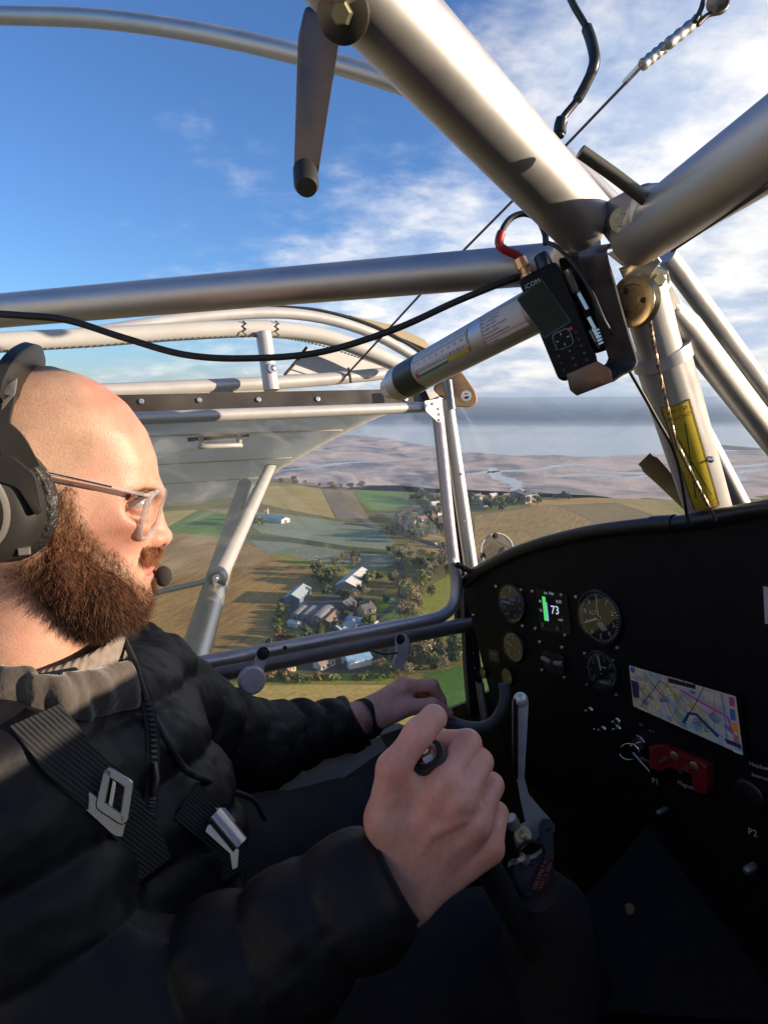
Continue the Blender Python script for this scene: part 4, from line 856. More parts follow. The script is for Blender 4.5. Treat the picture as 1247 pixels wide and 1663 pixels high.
for u, v in ((804, 870), (784, 903), (832, 895)): bolt(P(u, v, 1.232), va, .0035, .005, WS, mat('dark_screw', (.10, .08, .06), .4, .6))

# ------------------------------------------------------------------ wooden block outside the door corner
wb = obj('tip_block', prism(rounded([P(700, 632, 1.22), P(722, 606, 1.22), P(748, 600, 1.22), P(772, 636, 1.22), P(776, 654, 1.22), P(764, 662, 1.22), P(735, 660, 1.22)], .012), ray(740, 630)*.03, .002), wood, FR)
bolt(P(757, 643, 1.215), toc(P(757, 643, 1)), .006, .004, wb)
obj('post_pin', tube([P(727, 618, 1.17), P(733, 665, 1.17)], .008, 12), dkal, FR)

# ------------------------------------------------------------------ flap lever
FLV = thing('flap_lever', 'flat bronze lever with black tip hanging from the big overhead tube', 'lever', P(495, 290, .42))
lv = [P(496, 8, .405), P(549, 28, .40), P(552, 60, .40), P(517, 284, .43), P(510, 300, .432), P(484, 296, .432), P(477, 280, .43), P(484, 60, .41)]
obj('lever_plate', prism(rounded(lv, .004), ray(515, 150)*.006, .0008), brown, FLV)
tc_ = P(497, 292, .425); ta = nrm(toc(tc_)*.8 + A3(.05, -.1, -.6))
obj('lever_tip', tube([tc_ + ta*-.012, tc_ + ta*.006, tc_ + ta*.010], [.0082, .0082, .0066], 24), rub, FLV)
pv_ = P(557, 22, .372); pa = nrm(toc(pv_) + A3(-.15, 0, 0))
obj('pivot_washer', lathe(pv_, pa, [(.0152, -.004), (.0152, 0), (.014, .001), (.0005, .001)], 32), mat('dark_washer', (.10, .085, .07), .35, .7), FLV)
obj('pivot_bolt', tube([pv_, pv_ + pa*.008, pv_ + pa*.0095], [.0062, .0062, .005], 6), mat('olive_bolt', (.30, .27, .17), .35, .8), FLV)
obj('pivot_boss', tube([pv_ - pa*.03, pv_ - pa*.003], .010, 16), dkal, FLV)

# ------------------------------------------------------------------ cables
def cable(name, pts, r, m, label, cat='cable', sm=10, n=10, parts=()):
    c = spline(pts, sm) if len(pts) > 2 else np.array(pts)
    return tag(obj(name, tube(c, r, n), m), label, cat)
cable('antenna_cable', [P(-40, 508, .62), P(30, 512, .62), P(110, 520, .63), P(200, 548, .64), P(300, 576, .65), P(400, 582, .66), P(520, 572, .665), P(640, 535, .66), P(740, 490, .65), P(826, 455, .64), P(850, 448, .65)], .0035, rub, 'black antenna cable sagging across the window from the radio')
SC = thing('steel_cable', 'thin steel bracing cable with crimped sleeves rising to the upper right', 'cable', P(900, 255, .72))
obj('cable_run', tube([P(1046, 103, .66), P(842, 316, .78), P(690, 470, .9), P(560, 612, 1.06)], .0016, 8), mat('dark_steel', (.12, .10, .10), .4, .7), SC)
for a, b in ((1042, 1078), (1084, 1135)):
    kk = np.linspace(0, 1, 15); pts = [P(a + (b-a)*t, 108 - (a + (b-a)*t - 1040)*.82, .66 - (a-1040)*.0002) for t in kk]
    obj('crimp_sleeve', tube(pts, [.0056 + .0007*math.sin(i*1.55) for i in range(15)], 14), alu2, SC)
obj('thimble_loop', tube(spline([P(1128, 36, .64), P(1138, 14, .64), P(1146, -8, .64), P(1165, -14, .64), P(1180, 2, .64), P(1172, 18, .64), P(1150, 24, .64), P(1132, 40, .64)], 6), .0026, 10), mat('dark_steel2', (.08, .07, .07), .4, .7), SC)
obj('end_bolt', lathe(P(1162, 4, .635), toc(P(1162, 4, .6)), [(.009, 0), (.009, .003), (.005, .004), (.005, .008), (.0005, .009)], 20), dkal, SC)
obj('clear_sleeve', tube([P(1014, 134, .662), P(1042, 104, .66)], .0034, 10), glass_mat('clear_tube', (.8, .78, .75), .12, .1, .3), SC)
cable('hanging_wire', [P(918, -20, .60), P(932, 10, .60), P(952, 45, .60), P(963, 80, .60), P(964, 105, .60), P(952, 135, .605), P(935, 165, .61), P(912, 195, .61), P(908, 222, .61)], [.0032]*20 + [.0052]*25 + [.0048]*15 + [.0035]*10 + [.006]*9 + [.0045]*2, blktape, 'black taped wire dangling loose at the top right', 'wire', n=9)
PL = thing('cable_pulley', 'gold grooved pulley behind the radio bracket', 'pulley', P(1030, 492, .60))
pc = P(1030, 490, .605); pax = nrm(-.62*A3(1, .1, 0) + toc(pc)*.55)
obj('pulley_wheel', lathe(pc, pax, [(.006, -.006), (.022, -.006), (.0235, -.005), (.020, -.0015), (.020, .0015), (.0235, .005), (.022, .006), (.016, .0062), (.015, .0045), (.009, .0045), (.008, .0065), (.001, .0065)], 36), brass, PL)
for a in (0, 2.1, 4.2):
    x_, y_, _ = frame(pax); obj('pulley_hole', lathe(pc + .0118*(x_*math.cos(a) + y_*math.sin(a)) + pax*.0048, pax, [(.0028, 0), (.0024, .0003)], 12), mat('dark_hole', (.05, .04, .03), .6), PL)
brd = mat('twisted_wire', (.34, .27, .20), .4, .8, var=.3, vscale=400)
def rope(name, pts, r, label, grp=None):
    c = spline(pts, 30); L_ = np.linalg.norm(np.diff(c, axis=0), axis=1).sum(); n = int(L_ / .0012); t = np.linspace(0, len(c)-1, n); c2 = np.stack([np.interp(t, np.arange(len(c)), c[:, k]) for k in range(3)], 1)
    parts = []
    for k in range(3):
        x_, y_, _ = frame(c2[-1] - c2[0]); a = np.arange(n)*.42 + k*2.094
        parts.append(tube(c2 + r*.52*(np.outer(np.cos(a), x_) + np.outer(np.sin(a), y_)), r*.58, 5))
    return tag(obj(name, join(*parts), brd), label, 'cable', grp)
rope('control_cable', [P(1052, 505, .60), P(1066, 585, .635), P(1090, 690, .67), P(1100, 730, .68)], .0017, 'twisted steel cable running down from the pulley over the yellow card')
rope('control_cable', [P(1098, 720, .68), P(1125, 775, .70), P(1162, 845, .73)], .0019, 'thick twisted cable crossing the lower end of the yellow card')
cable('control_wire', [P(1018, 596, .63), P(1060, 670, .66), P(1098, 745, .69), P(1117, 850, .735)], .0018, mat('dark_steel3', (.05, .048, .045), .45, .6), 'thin dark wire running down left of the yellow card')
cable('control_wire', [P(1010, 438, .59), P(1035, 420, .585), P(1062, 398, .58)], .0013, brd, 'short tan wire passing over the pulley to the joint')
# ================================================================== handheld radio on its bracket
TL_, TR_, BR_, BL_ = P(828, 459, .616), P(898, 426, .602), P(978, 588, .600), P(920, 616, .614)
ex = nrm((TR_ - TL_) + (BR_ - BL_)); ey = (TL_ - BL_) + (TR_ - BR_); ey = nrm(ey - ex*ey.dot(ex)); ez = np.cross(ex, ey)
rc = (TL_ + TR_ + BR_ + BL_) / 4
if ez.dot(toc(rc)) < 0: ez = -ez
rw = .5*(np.linalg.norm(TR_ - TL_) + np.linalg.norm(BR_ - BL_)); rh = .5*(np.linalg.norm(TL_ - BL_) + np.linalg.norm(TR_ - BR_))
def RP(x, y, z=0): return rc + ex*x*rw + ey*y*rh + ez*z       # x,y in -.5...5 of the face
def rpix(u, v, z=0):
    q = onP(u, v, rc + ez*z, ez); return q
RADIO = thing('handheld_radio', 'black handheld airband radio clipped below the overhead joint', 'radio', rc - ey*rh/2)
rblk = mat('radio_case', (.006, .006, .0065), .5, spec=.18, var=.2, vscale=100, bump=.06, bscale=1200)
body = obj('case', prism(rounded([RP(-.5, -.5), RP(.5, -.5), RP(.5, .5), RP(-.5, .5)], .007, 6), -ez*.030, .0025), rblk, RADIO)
scr = [rpix(842, 487, .0005), rpix(879, 456, .0005), rpix(924, 521, .0005), rpix(883, 546, .0005)]
bez = [np.mean(scr, 0) + (q - np.mean(scr, 0))*1.10 for q in scr]
obj('screen_bezel', prism(rounded(bez, .002), ez*.0004), mat('gloss_black', (.006, .006, .007), .15), RADIO)
obj('screen', prism([q + ez*.0006 for q in scr], ez*.0004), mat('lcd_green', (.024, .030, .018), .35, spec=.12, var=.1, vscale=60), RADIO, smooth=False)
whit = mat('white_print', (.55, .55, .53), .5)
q = rpix(864, 461, .0034); obj('lettering', text_mesh('iCOM', .0060, q, ex, ey), whit, RADIO, smooth=False)
dp = rpix(913.5, 551, .0008)
rim_ = [dp + ex*a + ey*b for a, b in ((-.008, -.008), (.008, -.008), (.008, .008), (-.008, .008))]
pad = rounded(rim_, .004); obj('pad_ring', tube(np.vstack([pad, pad[:2]]), .00045, 6, cap=False), mat('grey_print', (.32, .32, .33), .5), RADIO)
obj('direction_pad', prism(rounded([dp + (p_ - dp)*.9 for p_ in rim_], .004), ez*.0012, .0004), rblk, RADIO)
for a, b in ((0, .0052), (0, -.0052), (.0052, 0), (-.0052, 0)): obj('arrow_mark', box(dp + ex*a + ey*b + ez*.0016, ex, ey, ez, .0009 if a == 0 else .0022, .0022 if a == 0 else .0009, .0004), whit, RADIO, smooth=False)
obj('emergency_key', box(rpix(926, 534, .001), ex, ey, ez, .0042, .0032, .0014, .0004), mat('red_key', (.42, .02, .02), .4), RADIO)
kx = [-.30, 0, .30]
for r_ in range(5):
    for c_ in range(3):
        kp = RP(kx[c_]*.95, -.155 - r_*.066, .0006)
        k_ = obj('key', box(kp, ex, ey, ez, .0085, .0042, .0012, .0004), rblk, RADIO)
        obj('key_mark', text_mesh('123456789*0#FCE'[r_*3 + c_], .0030, kp + ez*.0008, ex, ey), MATS['grey_print'], k_, smooth=False)
for yy in (.02, -.05): obj('side_key', box(RP(.505, yy, -.012), ey, ez, ex, .016, .010, .003, .001), rblk, RADIO)
# top knobs, battery latch and clip on the right side
obj('volume_knob', lathe(RP(.20, .5, -.016), ey, [(.0075, 0), (.0075, .013), (.006, .015), (.001, .015)], 20), mat('blue_black_knob', (.012, .02, .035), .3), RADIO)
obj('antenna_base', lathe(RP(-.28, .5, -.014), ey, [(.0062, -.002), (.0062, .004), (.0045, .005), (.0045, .010), (.0055, .0105), (.0055, .016), (.004, .017)], 18), copper, RADIO)
obj('battery_pack', prism(rounded([RP(.36, -.42, -.028), RP(.52, -.42, -.028), RP(.52, .36, -.028), RP(.36, .36, -.028)], .004), -ez*.016, .002), rblk, RADIO)
obj('side_plug', tube([RP(.58, .40, -.016), RP(.60, .22, -.016), RP(.60, .18, -.016)], [.0055, .0055, .004], 14), mat('gunmetal', (.10, .09, .08), .35, .6), RADIO)
obj('belt_clip', prism(rounded([RP(.54, .28, -.02), RP(.74, .22, -.03), RP(.80, -.08, -.03), RP(.60, -.05, -.02)], .003), -ez*.006, .001), blk, RADIO)
for i, (yy, ln) in enumerate(((.10, .020), (-.12, .014), (-.22, .012))): obj('clip_bar', box(RP(.70, yy, -.018), nrm(ey*.95 - ex*.1), ex, ez, ln, .0035, .003, .0006), steel, RADIO)
for i in range(5): obj('latch_tooth', box(RP(.74, -.20 - i*.03, -.016), ex, ey, ez, .006, .0018, .003), steel, RADIO)
obj('latch_plate', prism(rounded([RP(.56, -.16, -.016), RP(.66, -.18, -.02), RP(.70, -.34, -.02), RP(.62, -.36, -.016)], .002), -ez*.003), steel, RADIO)
# coaxial jumper: red sleeve then black loop to the right-hand knob
ja = RP(-.28, .5, -.014) + ey*.014
jl = [ja, ja + ey*.008, P(812, 400, .62), P(815, 375, .622), P(830, 354, .625), P(852, 347, .625), P(872, 356, .622), P(884, 378, .618), P(886, 396, .615)]
jc = spline(jl, 10)
JU = thing('coaxial_jumper', 'looped coaxial lead with red sleeve on top of the radio', 'cable', jc[0])
obj('red_sleeve', tube(jc[4:30], .0042, 12), mat('red_sleeve', (.36, .02, .025), .4), JU)
obj('black_lead', tube(jc[28:], .0030, 12), rub, JU)
obj('plug_collar', tube([ja - ey*.004, ja + ey*.006], [.0065, .0058], 8), copper, JU)
cable('microphone_lead', [P(884, 392, .60), P(905, 402, .58), P(932, 430, .57), P(958, 470, .565), P(980, 520, .565), P(996, 545, .575)], .0019, rub, 'thin black lead running down the side of the radio', 'cable')
# bracket
BRK = thing('radio_bracket', 'bent metal bracket holding the radio', 'bracket', P(1010, 600, .60))
bpth = [P(1024, 396, .560), P(1004, 394, .558), P(990, 396, .557), P(983, 406, .557), P(984, 420, .557), P(996, 460, .560), P(1014, 525, .565), P(1031, 580, .570), P(1032, 590, .571), P(1026, 599, .572), P(1010, 607, .573), P(994, 618, .575)]
bp2 = spline(bpth, 6); dep = nrm(nrm(ray(1000, 500)) - A3(.55, 0, 0))
wdt = .045
def strip3(pts, off, th):
    pts = np.asarray(pts); t = np.gradient(pts, axis=0); nn = np.cross(t, off); nn /= np.linalg.norm(nn, axis=1)[:, None]; k = len(pts)
    V = np.vstack([pts, pts + off, pts + off + nn*th, pts + nn*th]); f = []
    for i in range(k-1):
        for j in range(4): a, b = j*k + i, ((j+1) % 4)*k + i; f.append((a, b, b+1, a+1))
    f += [(0, k, 2*k, 3*k), (k-1, 4*k-1, 3*k-1, 2*k-1)]; return V, f
bmat = mat('bracket_alloy', (.16, .14, .13), .36, .8, var=.15, vscale=60, rvar=.1)
obj('bracket_strip', strip3(bp2, dep*wdt, .0018), bmat, BRK)
obj('bracket_tray', prism(rounded([P(919, 608, .610), P(969, 586, .577), P(990, 598, .570), P(995, 620, .572), P(936, 643, .610), P(925, 634, .610)], .0015), nrm(ray(955, 620))*.004, .0006), bmat, BRK)
obj('tray_floor', prism([P(924, 616, .612), P(990, 604, .575), P(1000, 607, .61), P(940, 620, .65)], -ey*.002), bmat, BRK, smooth=False)
obj('bracket_pad', prism(rounded([P(905, 420, .64), P(985, 405, .600), P(1012, 560, .605), P(965, 575, .64)], .004), nrm(ray(960, 480))*.004), blk, BRK)

# ================================================================== instrument panel
FP = .73
PN = thing('instrument_panel', 'black instrument panel with round gauges and a map display', 'panel', A(FP, .4, -.6))
pX, pY, pN = -AL, AU, -AF
pblk = mat('panel_black', (.0045, .0045, .0048), .6, spec=.2, var=.3, vscale=40, bump=.08, bscale=500)
top = [(752, 952), (775, 932), (810, 913), (850, 896), (900, 881), (960, 868), (1050, 857), (1120, 852), (1247, 846), (1380, 850), (1550, 880)]
def arch(up, f):                                 # left half read from the picture, unseen right half mirrored but lowered to let sun reach the collar
    lf_ = [onF(u, v - up, f) for u, v in top[:8]]; LC_ = .36
    q = [(p.dot(AL), p.dot(AU)) for p in lf_]; q = [x for x in q if x[0] > LC_ + .03]; crown = q[-1][1] + .012
    pts = q + [(LC_, crown)] + [(2*LC_ - l, u - .034) for l, u in q[::-1]]
    return spline([A(f, l, u) for l, u in pts], 8)
tp = arch(0, FP)
low_ = [A(FP, -.22, -.50), A(FP, .12, -.55), A(FP, .22, -.62), A(FP, .5, -.62), A(FP, .62, -.50), A(FP, .93, -.50)]
face = np.vstack([tp, low_]); obj('panel_face', prism(face, AF*.012), pblk, PN, smooth=False)
lipm = mat('glareshield_vinyl', (.012, .012, .013), .36, var=.3, vscale=40, bump=.1, bscale=350, rvar=.08)
lip = arch(4, FP - .004); n_l = len(lip)
obj('panel_lip', tube(lip, .0105, 14), lipm, PN)
obj('cable_sleeve', tube(lip[int(n_l*.38):int(n_l*.43)], .0122, 14), blktape, PN)
# glareshield / nose deck sloping forward
deck = []
for k, (df, du) in enumerate(((-.004, .008), (.08, .004), (.2, -.02), (.36, -.07), (.50, -.14))): deck.append(lip + AF*df + AU*du)
deck = np.array(deck); nk, nc = deck.shape[:2]
obj('nose_deck', (deck.reshape(-1, 3), [(i*nc+j, i*nc+j+1, (i+1)*nc+j+1, (i+1)*nc+j) for i in range(nk-1) for j in range(nc-1)]), lipm, PN, smooth=True)
def pp(u, v, z=0): return onF(u, v, FP) + pN*z
gmask = mat('dial_black', (.010, .010, .011), .5)
gwht = mat('dial_white', (.85, .85, .82), .6)
gglass = glass_mat('gauge_glass', (.95, .95, .93), .05, .02)
bezm = mat('bezel_black', (.010, .010, .011), .35, bump=.05, bscale=800)
def gauge(u, v, r, ticks, nums, needles, label, words=(), span=(0, 360), numr=.68, numsz=.2, col=gwht, major=5):
    c = pp(u, v)
    g_ = obj('gauge', lathe(c, pN, [(r*1.10, 0), (r*1.10, .004), (r*1.04, .006), (r*1.0, .006), (r*.98, .0005)], 40), bezm, PN); g_['label'] = label
    obj('dial', lathe(c + pN*.001, pN, [(r*.985, 0), (r*.985, .001)], 40), gmask, g_)
    V = []; tick = []
    for i in range(ticks):
        a = math.radians(span[0] + (span[1]-span[0])*i/(ticks if span[1]-span[0] == 360 else ticks-1)); d = pX*math.sin(a) + pY*math.cos(a); s = pX*math.cos(a) - pY*math.sin(a)
        l = .16 if i % major == 0 else .09; tick.append(box(c + d*r*(.94 - l/2) + pN*.0024, s, d, pN, r*.022, r*l, .0003))
    obj('tick_marks', join(*tick), col, g_, smooth=False)
    for s_, a in nums:
        a = math.radians(a); obj('numeral', text_mesh(s_, r*numsz*1.5, c + (pX*math.sin(a) + pY*math.cos(a))*r*numr + pN*.0026, pX, pY), col, g_, smooth=False)
    for w_, x, y, sz in words: obj('lettering', text_mesh(w_, r*sz*1.5, c + pX*x*r + pY*y*r + pN*.0026, pX, pY), col, g_, smooth=False)
    for a, l, w_ in needles:
        a = math.radians(a); d = pX*math.sin(a) + pY*math.cos(a); s = pX*math.cos(a) - pY*math.sin(a)
        obj('needle', prism([c + pN*.0032 - d*r*.12 - s*r*w_, c + pN*.0032 - d*r*.12 + s*r*w_, c + pN*.0032 + d*r*l*.9 + s*r*w_*.6, c + pN*.0032 + d*r*l, c + pN*.0032 + d*r*l*.9 - s*r*w_*.6], pN*.0006), gwht, g_, smooth=False)
    obj('hub', lathe(c + pN*.003, pN, [(r*.08, 0), (r*.07, .0014), (.0005, .0015)], 16), gmask, g_)
    obj('gauge_glass', lathe(c + pN*.0050, pN, [(r*.98, 0), (r*.98, .0006)], 40), gglass, g_)
    return g_
alt = gauge(974, 1003, .0385, 50, [(str(i), i*36) for i in range(10)], [(-108, .78, .045), (-2, .92, .022)], 'altimeter with white numerals nought to nine', [('ALT', -.28, .18, .16)], numr=.70, numsz=.17)
for i in range(5): obj('hatched_flag', box(onF(974, 1003, FP) + pX*(.0385*(.0 + i*.055)) - pY*.0385*(.36 - i*.02) + pN*.0027, nrm(pX + pY*-1.1), nrm(pX*1.1 + pY), pN, .0150, .0010, .0003), gwht, alt, smooth=False)
gauge(832, 980, .0325, 40, [('8', 0), ('2', 72), ('4', 110), ('6', 160), ('10', 215), ('12', 250), ('16', 300)], [(-82, .82, .035)], 'airspeed gauge, uppermost at the left end', [('SPEED', .1, .22, .13)], numr=.68, numsz=.15)
gauge(836, 1050, .0255, 44, [('0', 0), ('1', 60), ('2', 120), ('3', 180), ('2', 240), ('1', 300)], [(-70, .7, .03)], 'vertical speed gauge below the airspeed gauge', numr=.58, numsz=.16)
yg = mat('dial_yellow', (.50, .42, .16), .6)
gauge(978, 1090, .0285, 36, [(str(i), -125 + i*37) for i in range(8)], [(-6, .86, .045)], 'engine speed gauge below the altimeter', [('RPM', .2, .22, .12), ('x1000', .1, -.55, .12)], (-130, 130), .66, .15)
obj('lettering', text_mesh('ROTAX', .0060, pp(984, 1108, .003), pX, pY), gwht, PN, smooth=False)
gauge(787, 1092, .0095, 10, [], [(40, .7, .08)], 'small pale gauge at the lower left end', col=yg)
gauge(826, 1098, .0145, 12, [], [(120, .7, .05)], 'small temperature gauge beside the small pale gauge', col=gwht)
# digital display
dsp = [pp(876, 962, .002), pp(916, 971, .002), pp(922, 1022, .002), pp(884, 1016, .002)]
dd = obj('digital_display', prism([np.mean(dsp, 0) + (q_ - np.mean(dsp, 0))*1.3 for q_ in dsp], -pN*.004), mat('display_case', (.004, .004, .005), .25), PN, smooth=False)
obj('display_bar', prism([pp(882, 968, .0028), pp(887, 969, .0028), pp(891, 1008, .0028), pp(886, 1007, .0028)], pN*.0003), mat('lit_green', (.02, .2, .03), .5, emit=(.06, .62, .10), es=.55), dd, smooth=False)
obj('display_edge', prism([pp(888, 978, .0028), pp(889.5, 978, .0028), pp(893, 1008, .0028), pp(891, 1008, .0028)], pN*.0003), mat('lit_blue', (.05, .1, .3), .5, emit=(.25, .45, .9), es=.5), dd, smooth=False)
litw = mat('lit_white', (.3, .3, .35), .5, emit=(.62, .66, .85), es=.50)
obj('digits', text_mesh('73', .0190, pp(903, 991, .0030), pX, pY), litw, dd, smooth=False)
obj('lettering', text_mesh('0:05', .0072, pp(909, 977, .0030), pX, pY), mat('lit_dim', (.2, .2, .25), .5, emit=(.35, .38, .5), es=.35), dd, smooth=False)
obj('lettering', text_mesh('mph', .0058, pp(912, 1006, .0030), pX, pY), MATS['lit_dim'], dd, smooth=False)
obj('lettering', text_mesh('80', .0062, pp(879, 976, .0030), pX, pY), MATS['lit_dim'], dd, smooth=False)
obj('lettering', text_mesh('70', .0062, pp(880, 991, .0030), pX, pY), MATS['lit_dim'], dd, smooth=False)
obj('lettering', text_mesh('kts  Stby', .0062, pp(893, 963, .0030), pX, pY), MATS['lit_dim'], dd, smooth=False)
for u, v in ((884, 1014), (908, 1020)): obj('display_key', box(pp(u, v, .004), pX, pY, pN, .0062, .0068, .002, .0005), mat('grey_key', (.16, .155, .14), .5), dd)
# slip indicator
sp_ = obj('slip_indicator', prism(rounded([pp(882, 1053, .001), pp(918, 1063, .001), pp(920, 1097, .001), pp(886, 1086, .001)], .012), pN*.004, .001), bezm, PN)
obj('slip_tube', tube(spline([pp(884, 1067, .005), pp(900, 1075, .005), pp(917, 1077, .005)], 6), .0042, 12), mat('pale_slip_tube', (.30, .25, .21), .3), sp_)
obj('slip_ball', ball(pp(901, 1074, .007), .0048), ink, sp_)
# GPS map
c4 = [(1026, 1079), (1199, 1129), (1211, 1224), (1033, 1145)]
MP = obj('map_display', prism([np.mean([pp(*q_) for q_ in c4], 0) + (pp(*q_) - np.mean([pp(*q2) for q2 in c4], 0))*k_ for q_, k_ in zip(c4, (1.08,)*4)], pN*.006), mat('display_frame', (.006, .006, .007), .3), PN, smooth=False)
def map_mat():
    m = bpy.data.materials.new('lit_map'); m.use_nodes = True; n = m.node_tree; L = n.links.new; b = n.nodes['Principled BSDF']; b.inputs['Roughness'].default_value = .5; b.inputs['Specular IOR Level'].default_value = .06; b.inputs['Base Color'].default_value = (.01, .01, .01, 1)
    t = n.nodes.new('ShaderNodeTexCoord'); no = n.nodes.new('ShaderNodeTexNoise'); no.inputs['Scale'].default_value = 17; no.inputs['Detail'].default_value = 4; no.inputs['Distortion'].default_value = .8; L(t.outputs['Object'], no.inputs['Vector'])
    r = n.nodes.new('ShaderNodeValToRGB'); L(no.outputs['Fac'], r.inputs[0]); r.color_ramp.interpolation = 'EASE'; e = r.color_ramp.elements
    e[0].position = .34; e[0].color = (.20, .30, .48, 1); e[1].position = .68; e[1].color = (.42, .40, .26, 1)
    for p_, c_ in ((.44, (.32, .40, .52)), (.50, (.46, .40, .48)), (.57, (.50, .44, .44)), (.62, (.34, .36, .22))): k = e.new(p_); k.color = (*c_, 1)
    L(r.outputs[0], b.inputs['Emission Color']); b.inputs['Emission Strength'].default_value = .085; return m
obj('map_screen', prism([pp(*q_, .0062) for q_ in c4], pN*.0004), map_mat(), MP, smooth=False)
def lit(nm, c, s=.11): return mat('lit_' + nm, (.01, .01, .01), .5, emit=c, es=s, spec=.06)
def mline(pts, w, m, z=.0072, name='map_line'):
    p_ = np.array([pp(*q_, z) for q_ in pts]); t = np.gradient(p_, axis=0); s = np.cross(t, pN); s /= np.linalg.norm(s, axis=1)[:, None]; k = len(p_)
    obj(name, (np.vstack([p_ - s*w/2, p_ + s*w/2]), [(i, i+1, k+i+1, k+i) for i in range(k-1)]), m, MP, smooth=False)
rm = random.Random(4)
def mpt(x, y, z): a, b, c_, d_ = (pp(*q_, z) for q_ in c4); return (a*(1-x) + b*x)*(1-y) + (d_*(1-x) + c_*x)*y
for i in range(90):
    x, y = rm.random()*.9 + .03, rm.random()*.9 + .05; k = rm.randint(5, 8); rr = rm.uniform(.008, .05)
    pl_ = [mpt(min(.99, max(.01, x + rr*rm.uniform(.5, 1.3)*math.cos(6.283*j/k))), min(.98, max(.02, y + 2*rr*rm.uniform(.5, 1.3)*math.sin(6.283*j/k))), .0066 + i*.000002) for j in range(k)]
    c_ = rm.choice([(.16, .26, .48), (.42, .28, .46), (.34, .34, .22), (.22, .32, .20), (.44, .40, .50), (.12, .18, .32), (.40, .30, .40), (.26, .34, .58)])
    obj('map_area', (np.array(pl_), [tuple(range(k))]), lit('area%d%d%d' % tuple(int(100*x_) for x_ in c_), c_, .085), MP, smooth=False)
for i in range(30):
    x, y, a_ = rm.random()*.9, rm.random(), rm.uniform(0, 6.28); pt_ = []
    for j in range(5): pt_.append((x, y)); a_ += rm.uniform(-.7, .7); x = min(.98, max(.02, x + .05*math.cos(a_))); y = min(.97, max(.03, y + .11*math.sin(a_)))
    p_ = np.array([mpt(*q_, .0070) for q_ in pt_]); t_ = np.gradient(p_, axis=0) + 1e-9; s_ = np.cross(t_, pN); s_ /= np.linalg.norm(s_, axis=1)[:, None]
    obj('map_line', (np.vstack([p_ - s_*.0004, p_ + s_*.0004]), [(j, j+1, 5+j+1, 5+j) for j in range(4)]), lit(*rm.choice([('rust', (.25, .12, .04)), ('grey', (.08, .08, .1)), ('dashblue', (.06, .14, .42)), ('yel', (.45, .4, .1))])), MP, smooth=False)
mline([(1109, 1118), (1150, 1142), (1187, 1162)], .0026, lit('magenta', (.36, .03, .36)))
mline([(1187, 1162), (1196, 1190), (1203, 1205)], .0022, lit('magenta', (.36, .03, .36)))
mline([(1115, 1172), (1124, 1156), (1136, 1158), (1172, 1194)], .0042, lit('navy', (.015, .03, .12)), .0076)
for pl in ([(1148, 1114), (1132, 1146), (1124, 1156)], [(1078, 1102), (1062, 1124), (1046, 1146)], [(1050, 1090), (1072, 1118), (1088, 1136)], [(1040, 1108), (1054, 1130), (1066, 1148)], [(1086, 1134), (1094, 1152), (1102, 1168)]): mline(pl, .0010, lit('black', (.01, .01, .01), .1), .0074)
for pl in ([(1068, 1150), (1076, 1124), (1090, 1112)], [(1174, 1120), (1180, 1150), (1186, 1200)], [(1110, 1122), (1130, 1140), (1160, 1160)]): mline(pl, .0008, lit('rust', (.25, .12, .04)), .0073)
mline([(1178, 1124), (1182, 1160), (1186, 1204)], .0014, lit('dashblue', (.06, .14, .42)), .0074)
for u, v in ((1090, 1118), (1072, 1146)): obj('map_patch', lathe(pp(u, v, .0070), pN, [(.0026, 0), (.0026, .0003)], 7), lit('mapgreen', (.16, .34, .06), .17), MP, smooth=False)
for q4, c_, nm in (([(1030, 1102), (1042, 1106), (1044, 1132), (1034, 1130)], (.02, .02, .08), 'indigo'), ([(1091, 1098), (1135, 1110), (1135, 1117), (1091, 1106)], (.012, .016, .012), 'darkbox'), ([(1189, 1129), (1198, 1131), (1199, 1146), (1190, 1143)], (.26, .05, .24), 'plum'), ([(1190, 1148), (1199, 1150), (1201, 1168), (1192, 1166)], (.05, .10, .32), 'royal'),
                       ([(1194, 1170), (1203, 1172), (1205, 1188), (1196, 1186)], (.50, .20, .04), 'orange'), ([(1196, 1190), (1205, 1192), (1207, 1206), (1198, 1203)], (.24, .10, .18), 'mauve'), ([(1182, 1196), (1208, 1206), (1210, 1214), (1186, 1204)], (.015, .02, .09), 'strip'), ([(1196, 1214), (1210, 1219), (1210.5, 1223), (1197, 1218)], (.26, .42, .52), 'pale')):
    obj('map_box', prism([pp(*q_, .0078) for q_ in q4], pN*.0003), lit(nm, c_), MP, smooth=False)
obj('map_badge', lathe(pp(1033, 1086, .0078), pN, [(.0040, 0), (.0040, .0003)], 16), lit('badge', (.03, .10, .30)), MP, smooth=False)
obj('lettering', text_mesh('Next  Notes  Cursor', .0040, pp(1112, 1103, .0082), nrm(pp(1135, 1111) - pp(1091, 1099)), pY), lit('txt', (.45, .45, .45)), MP, smooth=False)
obj('lettering', text_mesh('121', .0050, pp(1184, 1176, .0082), -pY, pX), lit('txtb', (.02, .03, .10)), MP, smooth=False)
# screws round the instruments
for u, v in ((806, 952), (846, 958), (849, 1016), (769, 999), (865, 960), (912, 966), (870, 1020), (918, 1031), (877, 1042), (913, 1051), (881, 1088), (917, 1100), (936, 969), (996, 978), (1003, 1052), (950, 1061), (995, 1072), (954, 1112), (1001, 1128)):
    obj('screw', lathe(pp(u, v, .0), pN, [(.0036, 0), (.0036, .001), (.0026, .0026), (.0011, .0028), (.001, .0018)], 12), steel, PN)
